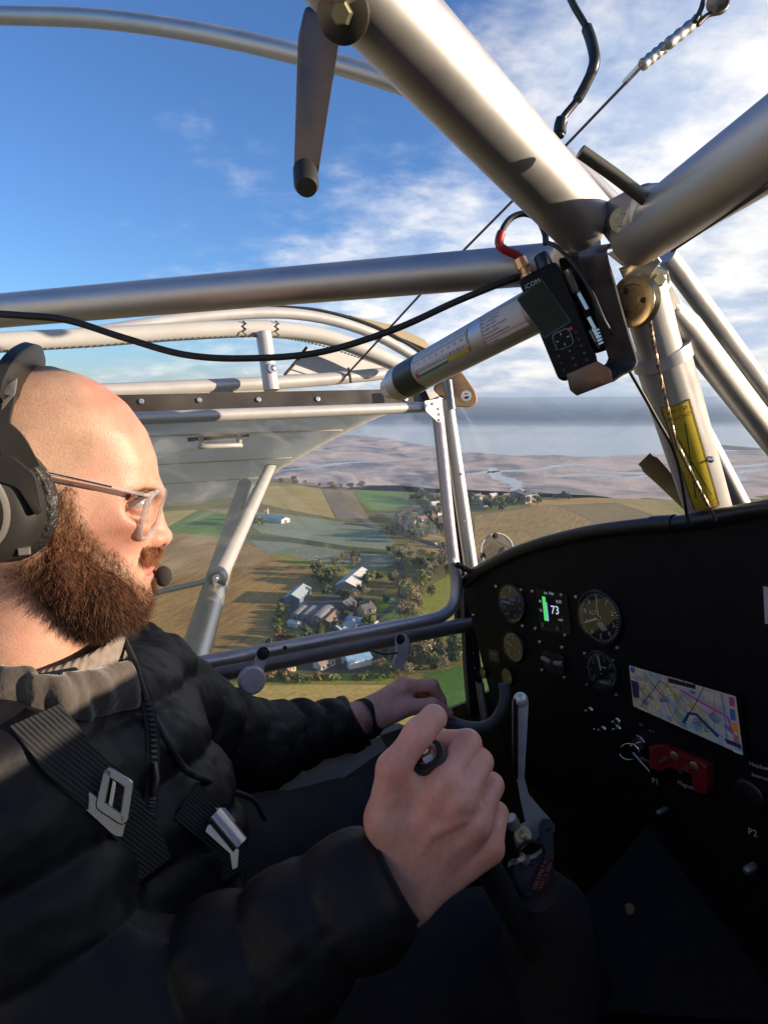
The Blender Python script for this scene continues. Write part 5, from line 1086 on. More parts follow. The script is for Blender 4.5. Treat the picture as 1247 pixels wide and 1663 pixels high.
# toggle switches and knobs
for u, v in ((960, 1153), (1004, 1171), (1005, 1183), (981, 1184)):
    s_ = obj('switch', lathe(pp(u, v), pN, [(.0052, 0), (.0052, .002), (.004, .003), (.003, .003), (.0026, .010), (.0034, .012), (.001, .013)], 14), steel, PN)
obj('switch_lever', tube([pp(962, 1184, .002), pp(972, 1181, .010)], .0010, 8), steel, PN)
for s_, u, v, sz in (('P1', 1064, 1269, .0115), ('P2', 1222, 1352, .0115), ('Master', 1050, 1234, .0072), ('ON', 1041, 1177, .0040), ('off  on', 1058, 1187, .0035), ('Headset', 1232, 1244, .0068), ('Intercom', 1236, 1262, .0062)):
    obj('lettering', text_mesh(s_, sz, pp(u, v, .0008), pX, pY), mat('faint_print', (.6, .6, .58), .7), PN, smooth=False)
obj('placard', prism([pp(794, 1054, .0004), pp(810, 1058, .0004), pp(811, 1076, .0004), pp(795, 1072, .0004)], pN*.0005), mat('olive_placard', (.05, .052, .04), .5), PN, smooth=False)
obj('lettering', text_mesh('Choke', .0045, pp(802, 1062, .0012), pX, pY), MATS['faint_print'], PN, smooth=False)
obj('white_card', prism([pp(1240, 952, .001), pp(1275, 956, .001), pp(1280, 1020, .001), pp(1243, 1012, .001)], pN*.001), mat('pink_card', (.50, .42, .46), .6), PN, smooth=False)
for i in range(4): obj('switch', lathe(pp(1018 + i*.6, 1270 + i*9, .0), pN, [(.0016, 0), (.0012, .0014)], 8), steel, PN)
for u, v, r_ in ((1216, 1412, .0055), (1073, 1318, .004), (1018, 1392, .004)): obj('cable_end', lathe(onF(u, v, FP - .02), pN, [(r_, -.01), (r_, .004), (r_*.6, .008), (.0005, .0085)], 14), alu2, PN)
obj('dial_knob', lathe(pp(1218, 1292), pN, [(.020, 0), (.020, .006), (.017, .008), (.0005, .008)], 28), bezm, PN)
# red guarded magneto switches
MG = obj('magneto_switch', join(prism(rounded([pp(1066, 1206, .001), pp(1088, 1206, .001), pp(1110, 1218, .001), pp(1146, 1230, .001), pp(1160, 1240, .001), pp(1160, 1284, .001), pp(1140, 1280, .001), pp(1136, 1250, .001), pp(1098, 1240, .001), pp(1086, 1246, .001), pp(1066, 1242, .001)], .003), pN*.016, .0012)), mat('red_guard', (.20, .012, .014), .28, var=.15, vscale=80, coat=.3), PN); MG['label'] = 'red switch guard below the map display'
for u, v in ((1090, 1230), (1122, 1246)):
    obj('toggle', tube([pp(u, v, .016), pp(u + 1, v - 2, .024)], [.0026, .0036], 10), steel, MG)
    obj('toggle_nut', lathe(pp(u + 18, v - 8, .0165), pN, [(.006, 0), (.006, .002), (.004, .003)], 10), brass, MG)
obj('lettering', text_mesh('Magnetos', .0078, pp(1118, 1276, .002), nrm(pp(1140, 1283) - pp(1100, 1268)), pY), MATS['faint_print'], MG, smooth=False)
# key with its ring
KY = thing('ignition_key', 'ignition key with split ring left in the panel', 'key', pp(1034, 1217))
obj('lock_barrel', lathe(pp(1040, 1205), pN, [(.0115, 0), (.0115, .004), (.010, .006), (.008, .006), (.008, .004)], 26), mat('chrome_ring', (.5, .5, .5), .2, 1), KY)
obj('key_blade', box(pp(1038, 1210, .010), pX, pY, pN, .003, .009, .016, .0006), steel, KY)
obj('key_ring', tube(spline([pp(1034 + 16*math.cos(a), 1216 + 13*math.sin(a), .016) for a in np.linspace(0, 2*math.pi, 14)], 5), .0012, 8), steel, KY)
obj('key_tag', tube([pp(1040, 1218, .016), pp(1056, 1234, .018), pp(1068, 1247, .018)], [.0022, .002, .0014], 8), steel, KY)

# ================================================================== control stick, brake lever, throttle
GT, GB = P(691, 1224, .474), P(815, 1450, .575)
ga = nrm(GB - GT)
ST = thing('control_stick', 'black control stick grip held in the right hand', 'control stick', GB)
obj('grip', tube([GT, GT + ga*.003, GT + ga*.010, GT + ga*.10, GT + ga*.115], [.0130, .0150, .0158, .0158, .0150], 24), rub, ST)
obj('stick_tube', tube([GT + ga*.11, GB, GB + ga*.30], .012, 16), darkc, ST)
sb_ = GT - ga*.0005; obj('top_nut', tube([sb_, sb_ - ga*.004], .0068, 6), steel, ST)
obj('top_washer', lathe(sb_ + ga*.0006, -ga, [(.0092, 0), (.0092, .001), (.005, .0012)], 18), steel, ST)
ba = nrm(-ga + A3(-.35, 0, .1)); obj('top_bolt', tube([sb_ - ga*.003, sb_ + ba*.013, sb_ + ba*.0145], [.0036, .0036, .0028], 14), steel, ST)
BL = thing('brake_lever', 'silver hand brake lever with fluid reservoir behind the right hand', 'lever', P(860, 1440, .60))
lev = mat('grey_alloy_lever', (.52, .57, .60), .36, .45, var=.12, vscale=60, rvar=.1)
hl = [P(831, 1138, .60), P(838, 1130, .60), P(850, 1130, .60), P(858, 1138, .60), P(856, 1180, .60), P(851, 1262, .60), P(858, 1290, .60), P(880, 1316, .60), P(893, 1330, .60), P(890, 1350, .60), P(872, 1362, .60), P(852, 1374, .60), P(842, 1384, .60), P(833, 1360, .60), P(836, 1345, .60), P(853, 1336, .60), P(845, 1300, .60), P(840, 1270, .60), P(832, 1262, .60)]
hl = np.array(hl); lo_ = nrm(ray(850, 1250))
def earcut_prism(poly, off):
    bm = bmesh.new(); vs = [bm.verts.new(p_) for p_ in poly]; bm.faces.new(vs); bmesh.ops.triangulate(bm, faces=bm.faces[:]); tri = [tuple(v_.index for v_ in f_.verts) for f_ in (bm.verts.index_update() or bm.faces)]
    bm.free(); n = len(poly); V = np.vstack([poly, np.asarray(poly) + off]); f = [t_[::-1] for t_ in tri] + [tuple(i + n for i in t_) for t_ in tri] + [(i, (i+1) % n, (i+1) % n + n, i + n) for i in range(n)]
    return V, f
obj('lever_arm', earcut_prism(hl, lo_*.010), lev, BL)
obj('lever_blade', prism(rounded([P(833, 1134, .597), P(841, 1134, .597), P(841, 1268, .597), P(832, 1266, .597)], .004), lo_*.006, .001), mat('brown_mirror_alloy', (.20, .10, .08), .22, .9), BL)
obj('lever_end', ball(P(845, 1136, .601), .0068, n=16), lev, BL)
pv2 = obj('pivot_ear', prism(rounded([P(874, 1338, .595), P(884, 1327, .595), P(894, 1332, .595), P(898, 1350, .595), P(899, 1400, .595), P(884, 1398, .595), P(876, 1370, .595)], .005), lo_*.016, .001), mat('dark_slate_alloy', (.12, .14, .17), .4, .5), BL)
bolt(P(888, 1343, .593), -lo_, .0042, .003, pv2, blk)
obj('reservoir', prism(rounded([P(836, 1400, .60), P(870, 1392, .60), P(886, 1376, .60), P(897, 1400, .60), P(893, 1432, .60), P(855, 1462, .60), P(838, 1440, .60), P(828, 1420, .60)], .006), lo_*.03, .002), mat('slate_alloy', (.16, .17, .20), .38, .6, var=.1, vscale=60), BL)
rl = obj('red_label', prism(rounded([P(868, 1426, .597), P(888, 1380, .597), P(897, 1376, .597), P(898, 1404, .597), P(892, 1430, .597), P(872, 1452, .597), P(866, 1440, .597)], .003), lo_*.002), mat('maroon_label', (.10, .012, .016), .5), BL)
tx = nrm(P(893, 1388, .596) - P(871, 1440, .596)); ty = nrm(np.cross(-lo_, tx)); 
if ty.dot(P(870, 1400, .596) - P(885, 1410, .596)) < 0: ty = -ty
obj('lettering', text_mesh('USE ONLY FLUID', .0052, P(880, 1412, .5965), tx, ty), mat('pink_print', (.5, .30, .28), .6), rl, smooth=False)
obj('lettering', text_mesh('DOT 3, DOT 4', .0048, P(887, 1418, .5965), tx, ty), MATS['pink_print'], rl, smooth=False)
obj('clamp', prism(rounded([P(822, 1405, .60), P(838, 1398, .60), P(858, 1462, .61), P(842, 1470, .61), P(822, 1440, .60)], .005), lo_*.03, .002), dkal, BL)
obj('adjuster', tube([P(828, 1328, .592), P(835, 1342, .594)], [.0058, .0062], 16), mat('pale_adjuster', (.42, .40, .39), .35, .5), BL)
obj('adjuster', tube([P(846, 1392, .590), P(854, 1398, .594)], .0042, 12), MATS['pale_adjuster'], BL)
obj('return_spring', tube([P(862, 1385, .592) + .012*(math.cos(a)*A3(1, 0, 0) + math.sin(a)*A3(0, 0, 1)) for a in np.linspace(0, 5, 20)], .0016, 8), blk, BL)
bolt(P(849, 1356, .598), -lo_, .0045, .003, BL, brass)
obj('paint_mark', lathe(P(842, 1367, .5985), -lo_, [(.0038, 0), (.0035, .0006)], 10), mat('pink_paint', (.5, .06, .16), .5), BL)
obj('boot', tube([P(870, 1440, .61), P(890, 1480, .64), P(890, 1560, .68), P(870, 1640, .70)], [.022, .040, .052, .06], 20), mat('brown_gaiter', (.030, .022, .022), .85, bump=.4, bscale=60, bdist=.004), BL)
TH = thing('throttle_tube', 'grey curved tube lever under the left hand', 'lever', P(800, 1180, 1.05))
obj('throttle_arm', tube(spline([P(690, 1150, 1.10), P(718, 1163, 1.09), P(745, 1176, 1.07), P(775, 1181, 1.05), P(800, 1173, 1.03), P(815, 1152, 1.01), P(820, 1130, 1.0), P(818, 1110, 1.0)], 6), .0088, 16), mat('grey_tube_paint', (.13, .135, .15), .45), TH)
obj('throttle_post', tube([P(779, 1110, 1.09), P(788, 1175, 1.07)], .0068, 14), mat('khaki_post', (.16, .14, .11), .4, .4), TH)
# firewall, footwell carpet, yellow scrap, paper chart
struct(obj('firewall', box(A(1.12, .35, -.6), AL, AU, AF, 1.5, .8, .02), darkc, smooth=False))
ftw = obj('footwell_carpet', prism([P(930, 1480, .80), P(1060, 1330, .92), P(1247, 1380, .92), P(1300, 1663, .75), P(960, 1640, .72)], ray(1100, 1500)*.02), rib_mat('ribbed_carpet', (.004, .0035, .0045), (.012, .009, .013), 45), smooth=False); struct(ftw)
tag(obj('yellow_scrap', prism(rounded([P(1014, 1468, .75), P(1024, 1466, .75), P(1030, 1474, .75), P(1028, 1484, .75), P(1018, 1486, .75)], .002), ray(1022, 1476)*.004), mat('yellow_foam', (.30, .24, .08), .8)), 'small yellow scrap lying in the dark footwell', 'scrap')
def map_paper():
    m = mat('folded_chart', (.52, .56, .64), .6, col2=(.68, .68, .62), vscale=9, detail=3); return m
tag(obj('paper_chart', prism([onL(385, 1305, .99), onL(400, 1275, .99), onL(500, 1240, .99), onL(618, 1196, .99), onL(628, 1215, .99), onL(560, 1262, .99), onL(440, 1315, .99)], AL*.004), map_paper(), smooth=False), 'folded pale blue paper chart in the side pocket under the left arm', 'chart')
tag(obj('side_pocket', prism([onL(380, 1300, 1.02), onL(600, 1200, 1.02), onL(660, 1180, 1.02), onL(680, 1230, 1.02), onL(520, 1400, 1.02), onL(380, 1420, 1.02)], AL*.03), mat('grey_pocket', (.16, .16, .175), .8, var=.2, vscale=20), smooth=False), 'grey fabric pocket on the cabin side behind the chart', 'pocket')
# propeller blade ahead of the windscreen
PRP = thing('propeller', 'brown propeller blade ahead of the windscreen beside the yellow card', 'propeller', P(1190, 900, 1.75))
bl = spline([P(1185, 905, 1.75), P(1130, 835, 1.75), P(1085, 785, 1.75), P(1045, 745, 1.75)], 8); k_ = len(bl)
Vb = []; 
for i, c_ in enumerate(bl):
    t_ = i/(k_-1); w_ = .07*(1 - .25*t_) * (1 if t_ < .93 else .8); d_ = nrm(bl[-1] - bl[0]); s_ = nrm(np.cross(d_, AF)*math.cos(.9 - .5*t_) + AF*math.sin(.9 - .5*t_)); n_ = np.cross(d_, s_)
    for a in np.linspace(0, 2*math.pi, 12, endpoint=False): Vb.append(c_ + s_*math.cos(a)*w_ + n_*math.sin(a)*w_*.16)
fb = [(i*12+j, i*12+(j+1) % 12, (i+1)*12+(j+1) % 12, (i+1)*12+j) for i in range(k_-1) for j in range(12)] + [tuple((k_-1)*12+j for j in range(12)), tuple(range(11, -1, -1))]
obj('blade', (np.array(Vb), fb), mat('prop_brown', (.07, .040, .028), .45, var=.15, vscale=20), PRP)
obj('spinner', lathe(P(1195, 915, 1.72), AF, [(.10, -.06), (.10, 0), (.08, .08), (.03, .14), (.001, .15)], 24), mat('dark_spinner', (.03, .03, .03), .4), PRP)
# ================================================================== the pilot: bodies grown from distance fields
def rcone(p, a, b, r1, r2):
    a, b = np.asarray(a), np.asarray(b); d = b - a; t = np.clip(((p - a) @ d) / d.dot(d), 0, 1)
    return np.linalg.norm(p - a - t[:, None]*d, axis=1) - (r1 + (r2 - r1)*t)
def ell(p, c, r, ax=None):
    q = p - np.asarray(c)
    if ax is not None: q = q @ np.asarray(ax).T
    r = np.asarray(r, float); k0 = np.linalg.norm(q / r, axis=1); k1 = np.linalg.norm(q / (r*r), axis=1)
    return k0*(k0 - 1) / np.maximum(k1, 1e-9)
def smin(a, b, k): h = np.maximum(k - np.abs(a - b), 0) / k; return np.minimum(a, b) - h*h*k*.25
def smax(a, b, k): return -smin(-a, -b, k)
def lump(p, s, seed=0):
    r = np.random.default_rng(seed); o = 0
    for i in range(5):
        d = nrm(r.normal(0, 1, 3)); e = nrm(r.normal(0, 1, 3)); o = o + np.sin((p @ d)*s*(1 + .5*i) + r.uniform(0, 6) + 1.3*np.sin((p @ e)*s*.7)) / (1 + .6*i)
    return o / 2.4
def sdf_mesh(fn, lo, hi, vox, slack=1.9):
    lo, hi = np.asarray(lo, float), np.asarray(hi, float); B = 8; bs = vox*B
    nb = np.ceil((hi - lo) / bs).astype(int)
    ix = np.stack(np.meshgrid(*[np.arange(k) for k in nb], indexing='ij'), -1).reshape(-1, 3)
    cen = lo + (ix + .5)*bs; keep = np.abs(fn(cen)) < bs*.87*slack*.75 + vox; ix = ix[keep]
    off = np.stack(np.meshgrid(*[np.arange(B+1)]*3, indexing='ij'), -1).reshape(-1, 3)
    keys, pos = [], []; ed = []
    N = (nb + 2)*B; kf = lambda c: (c[:, 0]*N[1] + c[:, 1])*N[2] + c[:, 2]
    CH = 400; fq = []
    crn = np.array([(i, j, k) for i in (0, 1) for j in (0, 1) for k in (0, 1)])
    eds = [(a, b) for a in range(8) for b in range(a+1, 8) if np.abs(crn[a] - crn[b]).sum() == 1]
    for s in range(0, len(ix), CH):
        bi = ix[s:s+CH]; pts = lo + ((bi[:, None]*B + off[None])*vox); val = fn(pts.reshape(-1, 3)).reshape(len(bi), B+1, B+1, B+1)
        c8 = np.stack([val[:, i:i+B, j:j+B, k:k+B] for i, j, k in crn], -1)
        act = (c8.min(-1) < 0) & (c8.max(-1) >= 0); w = np.argwhere(act)
        if not len(w): continue
        cv = c8[act]; cell = bi[w[:, 0]]*B + w[:, 1:]
        acc = np.zeros((len(w), 3)); cnt = np.zeros(len(w))
        for a, b in eds:
            m = (cv[:, a] < 0) != (cv[:, b] < 0); t = cv[m, a] / (cv[m, a] - cv[m, b]); acc[m] += crn[a] + t[:, None]*(crn[b] - crn[a]); cnt[m] += 1
        pos.append(lo + (cell + acc / cnt[:, None])*vox); keys.append(kf(cell + 1))
        for ax in range(3):
            o = [0, 0, 0]; o[ax] = 1; j = int(np.where((crn == o).all(1))[0][0]); m = (cv[:, 0] < 0) != (cv[:, j] < 0)
            u, v = (ax+1) % 3, (ax+2) % 3; cc = cell[m] + 1; du = np.eye(3, dtype=int)[u]; dv = np.eye(3, dtype=int)[v]
            q = np.stack([kf(cc), kf(cc - du), kf(cc - du - dv), kf(cc - dv)], 1); fl = cv[m, 0] >= 0; q[fl] = q[fl][:, ::-1]; fq.append(q)
    keys = np.concatenate(keys); pos = np.vstack(pos); fq = np.vstack(fq); o = np.argsort(keys); ks = keys[o]
    k_ = np.clip(np.searchsorted(ks, fq), 0, len(ks)-1); ok = (ks[k_] == fq).all(1)
    f = o[k_[ok]]
    return pos, f
def vnormals(v, f):
    n = np.cross(v[f[:, 1]] - v[f[:, 0]], v[f[:, 2]] - v[f[:, 0]]); o = np.zeros_like(v)
    for k in range(4): np.add.at(o, f[:, k], n)
    return o / np.maximum(np.linalg.norm(o, axis=1), 1e-12)[:, None]
def orient(v, f, fn, eps=.001):
    n = vnormals(v, f); i = np.arange(0, len(v), max(1, len(v)//500))
    if np.mean(fn(v[i] + n[i]*eps) - fn(v[i] - n[i]*eps)) < 0: f = f[:, ::-1]
    return f
def in_poly(u, v, poly):
    c = np.zeros(len(u), bool); p = np.array(poly, float); j = len(p) - 1
    for i in range(len(p)):
        k = ((p[i, 1] > v) != (p[j, 1] > v)) & (u < (p[j, 0] - p[i, 0])*(v - p[i, 1]) / (p[j, 1] - p[i, 1] + 1e-12) + p[i, 0]); c ^= k; j = i
    return c
def edge_dist(u, v, poly):
    p = np.array(poly, float); d = np.full(len(u), 1e9); q = np.stack([u, v], 1)
    for i in range(len(p)):
        a, b = p[i-1], p[i]; e = b - a; t = np.clip(((q - a) @ e) / e.dot(e), 0, 1); d = np.minimum(d, np.linalg.norm(q - a - t[:, None]*e, axis=1))
    return d
def soft_poly(u, v, poly, w): s = np.where(in_poly(u, v, poly), 1, -1)*edge_dist(u, v, poly); return np.clip(.5 + s/(2*w), 0, 1)
# ---- head
H0 = P(130, 800, .62); r0 = nrm(ray(130, 800) * [1, 1, 0]); HF = A3(r0[1], -r0[0], 0); HS = A3(-r0[0], -r0[1], 0); HU = ZU
HAX = np.array([HF, HU, HS])
def hl(u, v, c=0.0): q = onP(u, v, H0 + HS*abs(c), HS) - H0; return q.dot(HF), q.dot(HU)   # near-side pixel, mirrored for the far side
def HP(u, v, c=0.0): a, b = hl(u, v, c); return H0 + HF*a + HU*b + HS*c
def hpix(a, b, c=0.0):                            # near-side pixel of local (a, b, c)
    w = H0 + np.outer(a, HF) + np.outer(b, HU) + np.outer(np.abs(np.broadcast_to(c, np.shape(a))), HS); x, y, z = w[:, 0], w[:, 1]*cp - w[:, 2]*sp, w[:, 1]*sp + w[:, 2]*cp
    return CU + FPX*x/y, CV - FPX*z/y
rows = [(596, 78, 74, 4), (600, 104, 30, 22), (608, 132, 2, 36), (625, 168, -40, 52), (655, 206, -72, 64), (700, 238, -98, 74), (745, 254, -106, 78), (785, 259, -104, 77), (803, 259, -100, 75), (824, 253, -92, 72), (850, 246, -75, 69), (880, 240, -40, 65), (905, 238, -10, 60), (925, 233, 15, 56), (945, 226, 30, 50), (965, 226, 50, 42), (985, 216, 80, 32), (1000, 190, 110, 18), (1006, 160, 140, 5)]
rb = np.array([hl(150, r[0])[1] for r in rows])[::-1]; rf = np.array([hl(r[1], r[0])[0] for r in rows])[::-1]; rk = np.array([hl(r[2], r[0])[0] for r in rows])[::-1]; rw_ = np.array([r[3]*.001 for r in rows])[::-1]
_bb = np.linspace(rb[0], rb[-1], 400)
def smooth1(y, k=9):
    z = np.interp(_bb, rb, y); zz = np.pad(z, k, mode='edge'); return np.convolve(zz, np.ones(2*k+1)/(2*k+1), 'same')[k:-k]
_F, _K, _W = smooth1(rf, 5), smooth1(rk), smooth1(rw_)
def loc(p): return (p - H0) @ HAX.T
def hE(q, u, v, c, r, tilt=0.0):
    a, b = hl(u, v, c); ax = None
    if tilt: ct, st_ = math.cos(tilt), math.sin(tilt); ax = np.array([[ct, st_, 0], [-st_, ct, 0], [0, 0, 1]])
    return ell(q, (a, b, c), r, ax)
def hC(q, p1, p2, r1, r2): a, b = hl(*p1); c, d = hl(*p2); return rcone(q, (a, b, p1[2]), (c, d, p2[2]), r1, r2)
def head_sdf(p):
    q = loc(p); s = q.copy(); s[:, 2] = np.abs(s[:, 2])
    F_, K_, W_ = (np.interp(q[:, 1], _bb, y) for y in (_F, _K, _W)); m = (F_ + K_)/2; h = np.maximum((F_ - K_)/2, .002); W_ = np.maximum(W_, .002)
    ee = 2.25; rr = ((np.abs(q[:, 0] - m)/h)**ee + (s[:, 2]/W_)**ee)**(1/ee)
    d = (rr - 1)*np.minimum(h, W_)
    d = np.maximum(d, np.maximum(q[:, 1] - _bb[-1], _bb[0] - q[:, 1]))
    d = smin(d, hC(s, (95, 925, .050), (208, 968, .010), .017, .020), .03)
    d = smin(d, hE(s, 190, 852, .050, (.026, .010, .014)), .03); d = smax(d, -hE(s, 178, 905, .088, (.030, .028, .022)), .035)
    d = smin(d, hE(s, 243, 803, .024, (.012, .0065, .026)), .016)
    d = smax(d, -hE(s, 239, 821, .044, (.022, .0125, .019)), .014)      # eye sockets
    d = smax(d, -hE(s, 160, 760, .092, (.045, .035, .020)), .03)       # temples
    d = smin(d, hC(s, (247, 822, 0), (261, 868, 0), .0078, .0088), .012)
    d = smin(d, hE(s, 266, 872, 0, (.0086, .0076, .0076)), .006)
    d = smin(d, hE(s, 249, 877, .0115, (.0115, .0085, .0068)), .006)
    d = smin(d, hC(s, (262, 880, 0), (243, 890, 0), .0055, .006), .006)
    d = smax(d, -hE(s, 257, 887, .0062, (.0062, .0042, .0034)), .003)
    d = smin(d, hE(s, 234, 918, 0, (.0105, .0055, .024)), .007)        # lips
    d = smin(d, hE(s, 231, 934, 0, (.0105, .0065, .021)), .006)
    d = smax(d, -hE(s, 243, 925.5, 0, (.012, .0010, .026)), .002)
    lid = hE(s, 221, 818, .0355, (.0142, .0134, .0142)); a, b = hl(235, 817, .044)
    lid = np.maximum(lid, -ell(s, (a, b - .0004, .044), (.0150, .0040, .0125)))
    d = smin(d, lid, .005)
    n = hC(s, (52, 905, 0), (28, 1110, 0), .056, .064); d = smin(d, n, .03)
    d = smin(d, hC(s, (95, 1005, 0), (70, 1090, 0), .020, .020), .03)
    return d
hv, hf_ = sdf_mesh(head_sdf, H0 - .26, H0 + .24, .0022); hf_ = orient(hv, hf_, head_sdf)
q = loc(hv); pu, pv_h = hpix(q[:, 0], q[:, 1], q[:, 2]); nz = lump(hv, 260, 3)*.5 + lump(hv, 700, 4)*.5
BEARD = [(84, 792), (112, 788), (121, 815), (128, 842), (146, 868), (172, 892), (192, 906), (203, 914), (209, 926), (216, 944), (240, 948), (262, 985), (230, 1030), (130, 1030), (80, 996), (36, 956), (14, 930), (60, 900), (78, 870), (82, 830)]
MOUST = [(188, 922), (198, 902), (216, 891), (236, 889), (262, 890), (262, 911), (236, 913), (222, 915), (206, 925), (200, 935)]
SCALP = [(-150, 560), (120, 585), (132, 640), (166, 700), (148, 752), (118, 772), (96, 790), (40, 800), (-150, 900)]
skin = np.tile(A3(.475, .262, .192), (len(hv), 1))
def blend(col, c, w): return col*(1 - w[:, None]) + np.asarray(c)*w[:, None]
def spot(u, v, r): return np.clip(1 - np.hypot(pu - u, pv_h - v)/r, 0, 1)
skin = blend(skin, (.51, .19, .14), .7*np.clip(spot(262, 870, 34), 0, 1)); skin = blend(skin, (.51, .215, .15), .7*spot(185, 655, 110)); skin = blend(skin, (.50, .205, .15), .6*spot(196, 868, 60))
m1, m2 = lump(hv, 90, 71), lump(hv, 260, 72); skin *= np.stack([1 + .03*m1 + .03*nz, 1 + .07*m1 + .05*m2 + .04*nz, 1 + .08*m1 + .06*m2 + .04*nz], 1)
sw = soft_poly(pu, pv_h, SCALP, 14); skin = blend(skin, A3(.35, .235, .155), sw*.62)
lips = np.maximum(soft_poly(pu, pv_h, [(208, 923), (226, 914), (246, 915), (252, 926), (250, 940), (228, 944), (214, 934)], 2), 0); skin = blend(skin, (.60, .19, .165), lips*.85*(np.abs(q[:, 2]) < .027))
bw = np.maximum(soft_poly(pu, pv_h, BEARD, 10), soft_poly(pu, pv_h, MOUST, 3)*(np.abs(q[:, 2]) < .034)); skin = blend(skin, (.15, .078, .042), bw*.85)
brow = soft_poly(pu, pv_h, [(196, 803), (214, 796), (236, 790), (256, 795), (257, 801), (236, 799), (214, 804), (200, 808)], 2)*(np.abs(q[:, 2]) > .006); skin = blend(skin, (.25, .14, .08), brow*.7)
lash = soft_poly(pu, pv_h, [(198, 813), (208, 807), (224, 806), (238, 810), (226, 812), (210, 814)], 1.5)*(np.abs(q[:, 2]) > .015); skin = blend(skin, (.12, .06, .04), lash*.85)
nost = np.clip(1 - np.hypot(pu - 257, pv_h - 887)/7, 0, 1)*(np.abs(q[:, 2]) < .012); skin = blend(skin, (.20, .06, .04), nost*.6)
# ---- right hand
def hand_sdf(fingers, metac, thumb, extra, kw=.013):
    def fn(p):
        d = None
        for a, b, r1, r2 in metac: e = rcone(p, a, b, r1, r2); d = e if d is None else smin(d, e, kw)
        for a, b, r1, r2 in extra: d = smin(d, rcone(p, a, b, r1, r2), .012 if r1 > .006 else .005)
        t = None
        for a, b, r1, r2 in thumb: e = rcone(p, a, b, r1, r2); t = e if t is None else smin(t, e, .006)
        d = smin(d, t, .011)
        for ch in fingers:
            g = None
            for a, b, r1, r2 in ch: e = rcone(p, a, b, r1, r2); g = e if g is None else smin(g, e, .004)
            d = smin(d, g, .0028)
        return d
    return fn
def chain(pts, rs): return [(pts[i], pts[i+1], rs[i], rs[i+1]) for i in range(len(pts)-1)]
mI, mM, mR, mP = P(722, 1270, .464), P(748, 1299, .460), P(774, 1338, .463), P(795, 1378, .473)
fI = chain([mI, P(759, 1207, .490), P(714, 1203, .514), P(690, 1220, .507)], [.0108, .0100, .0088, .0076])
fM = chain([mM, P(778, 1238, .488), P(737, 1246, .522), P(716, 1266, .512)], [.0110, .0100, .0090, .0078])
fR = chain([mR, P(796, 1276, .491), P(760, 1290, .526), P(738, 1308, .516)], [.0106, .0096, .0086, .0074])
fP = chain([mP, P(806, 1322, .498), P(780, 1338, .526), P(760, 1354, .518)], [.0098, .0086, .0078, .0068])
WR = P(650, 1436, .476); xw = nrm(P(668, 1470, .476) - P(615, 1395, .476))
metac = [(WR + xw*-.013, mI, .0150, .0120), (WR - xw*.003, mM, .0155, .0118), (WR + xw*.006, mR, .0150, .0114), (WR + xw*.014, mP, .0140, .0108)]
fore = P(545, 1512, .475)
extra = [(WR - xw*.012, fore - xw*.014, .0170, .022), (WR + xw*.010, fore + xw*.014, .0165, .022), (P(655, 1370, .488), P(742, 1392, .492), .018, .016), (P(690, 1300, .480), P(745, 1340, .486), .012, .012)]
tcm = toc(P(700, 1340, .46)); extra += [(WR + xw*k_ + tcm*.0075, m_ + tcm*.0082, .0035, .0048) for k_, m_ in ((-.006, mI), (-.001, mM), (.004, mR), (.009, mP))]
extra += [(P(668, 1400, .4585), P(706, 1350, .4525), .0016, .0018), (P(706, 1350, .4525), P(752, 1330, .4515), .0018, .0014), (P(700, 1420, .462), P(738, 1372, .4555), .0016, .0016)]
thumb = [(WR - xw*.012, P(630, 1330, .470), .0150, .0165), (P(630, 1330, .470), P(639, 1248, .463), .0165, .0118), (P(639, 1248, .463), P(679, 1192, .468), .0112, .0100), (P(679, 1192, .468), P(704, 1166, .475), .0100, .0100), (P(640, 1262, .468), P(704, 1284, .474), .0090, .0100)]
rh_fn = hand_sdf([fI, fM, fR, fP], metac, thumb, extra)
knk = [(a, .010) for a in (mI, mM, mR, mP)]
def rh2(p): return rh_fn(p) + .00012*lump(p, 300, 12)
rv, rf_ = sdf_mesh(rh2, P(660, 1330, .49) - .14, P(660, 1330, .49) + .14, .0014); rf_ = orient(rv, rf_, rh2)
HCOL = A3(.80, .40, .31)
def hand_col(v, red, seed):
    c = np.tile(HCOL, (len(v), 1))
    for pt, r, w in red: c = blend(c, (.70, .24, .175), w*np.clip(1 - np.linalg.norm(v - pt, axis=1)/r, 0, 1))
    m1, m2, m3 = lump(v, 130, seed), lump(v, 330, seed+1), lump(v, 900, seed+2)
    return c*np.stack([1 + .05*m1 + .04*m3, 1 + .12*m1 + .07*m2 + .05*m3, 1 + .13*m1 + .08*m2 + .05*m3], 1)
rcol = hand_col(rv, [(mI, .02, .7), (mM, .018, .7), (mR, .018, .6), (mP, .02, .9), (P(639, 1250, .45), .022, .6), (P(690, 1330, .45), .03, .35)], 21)
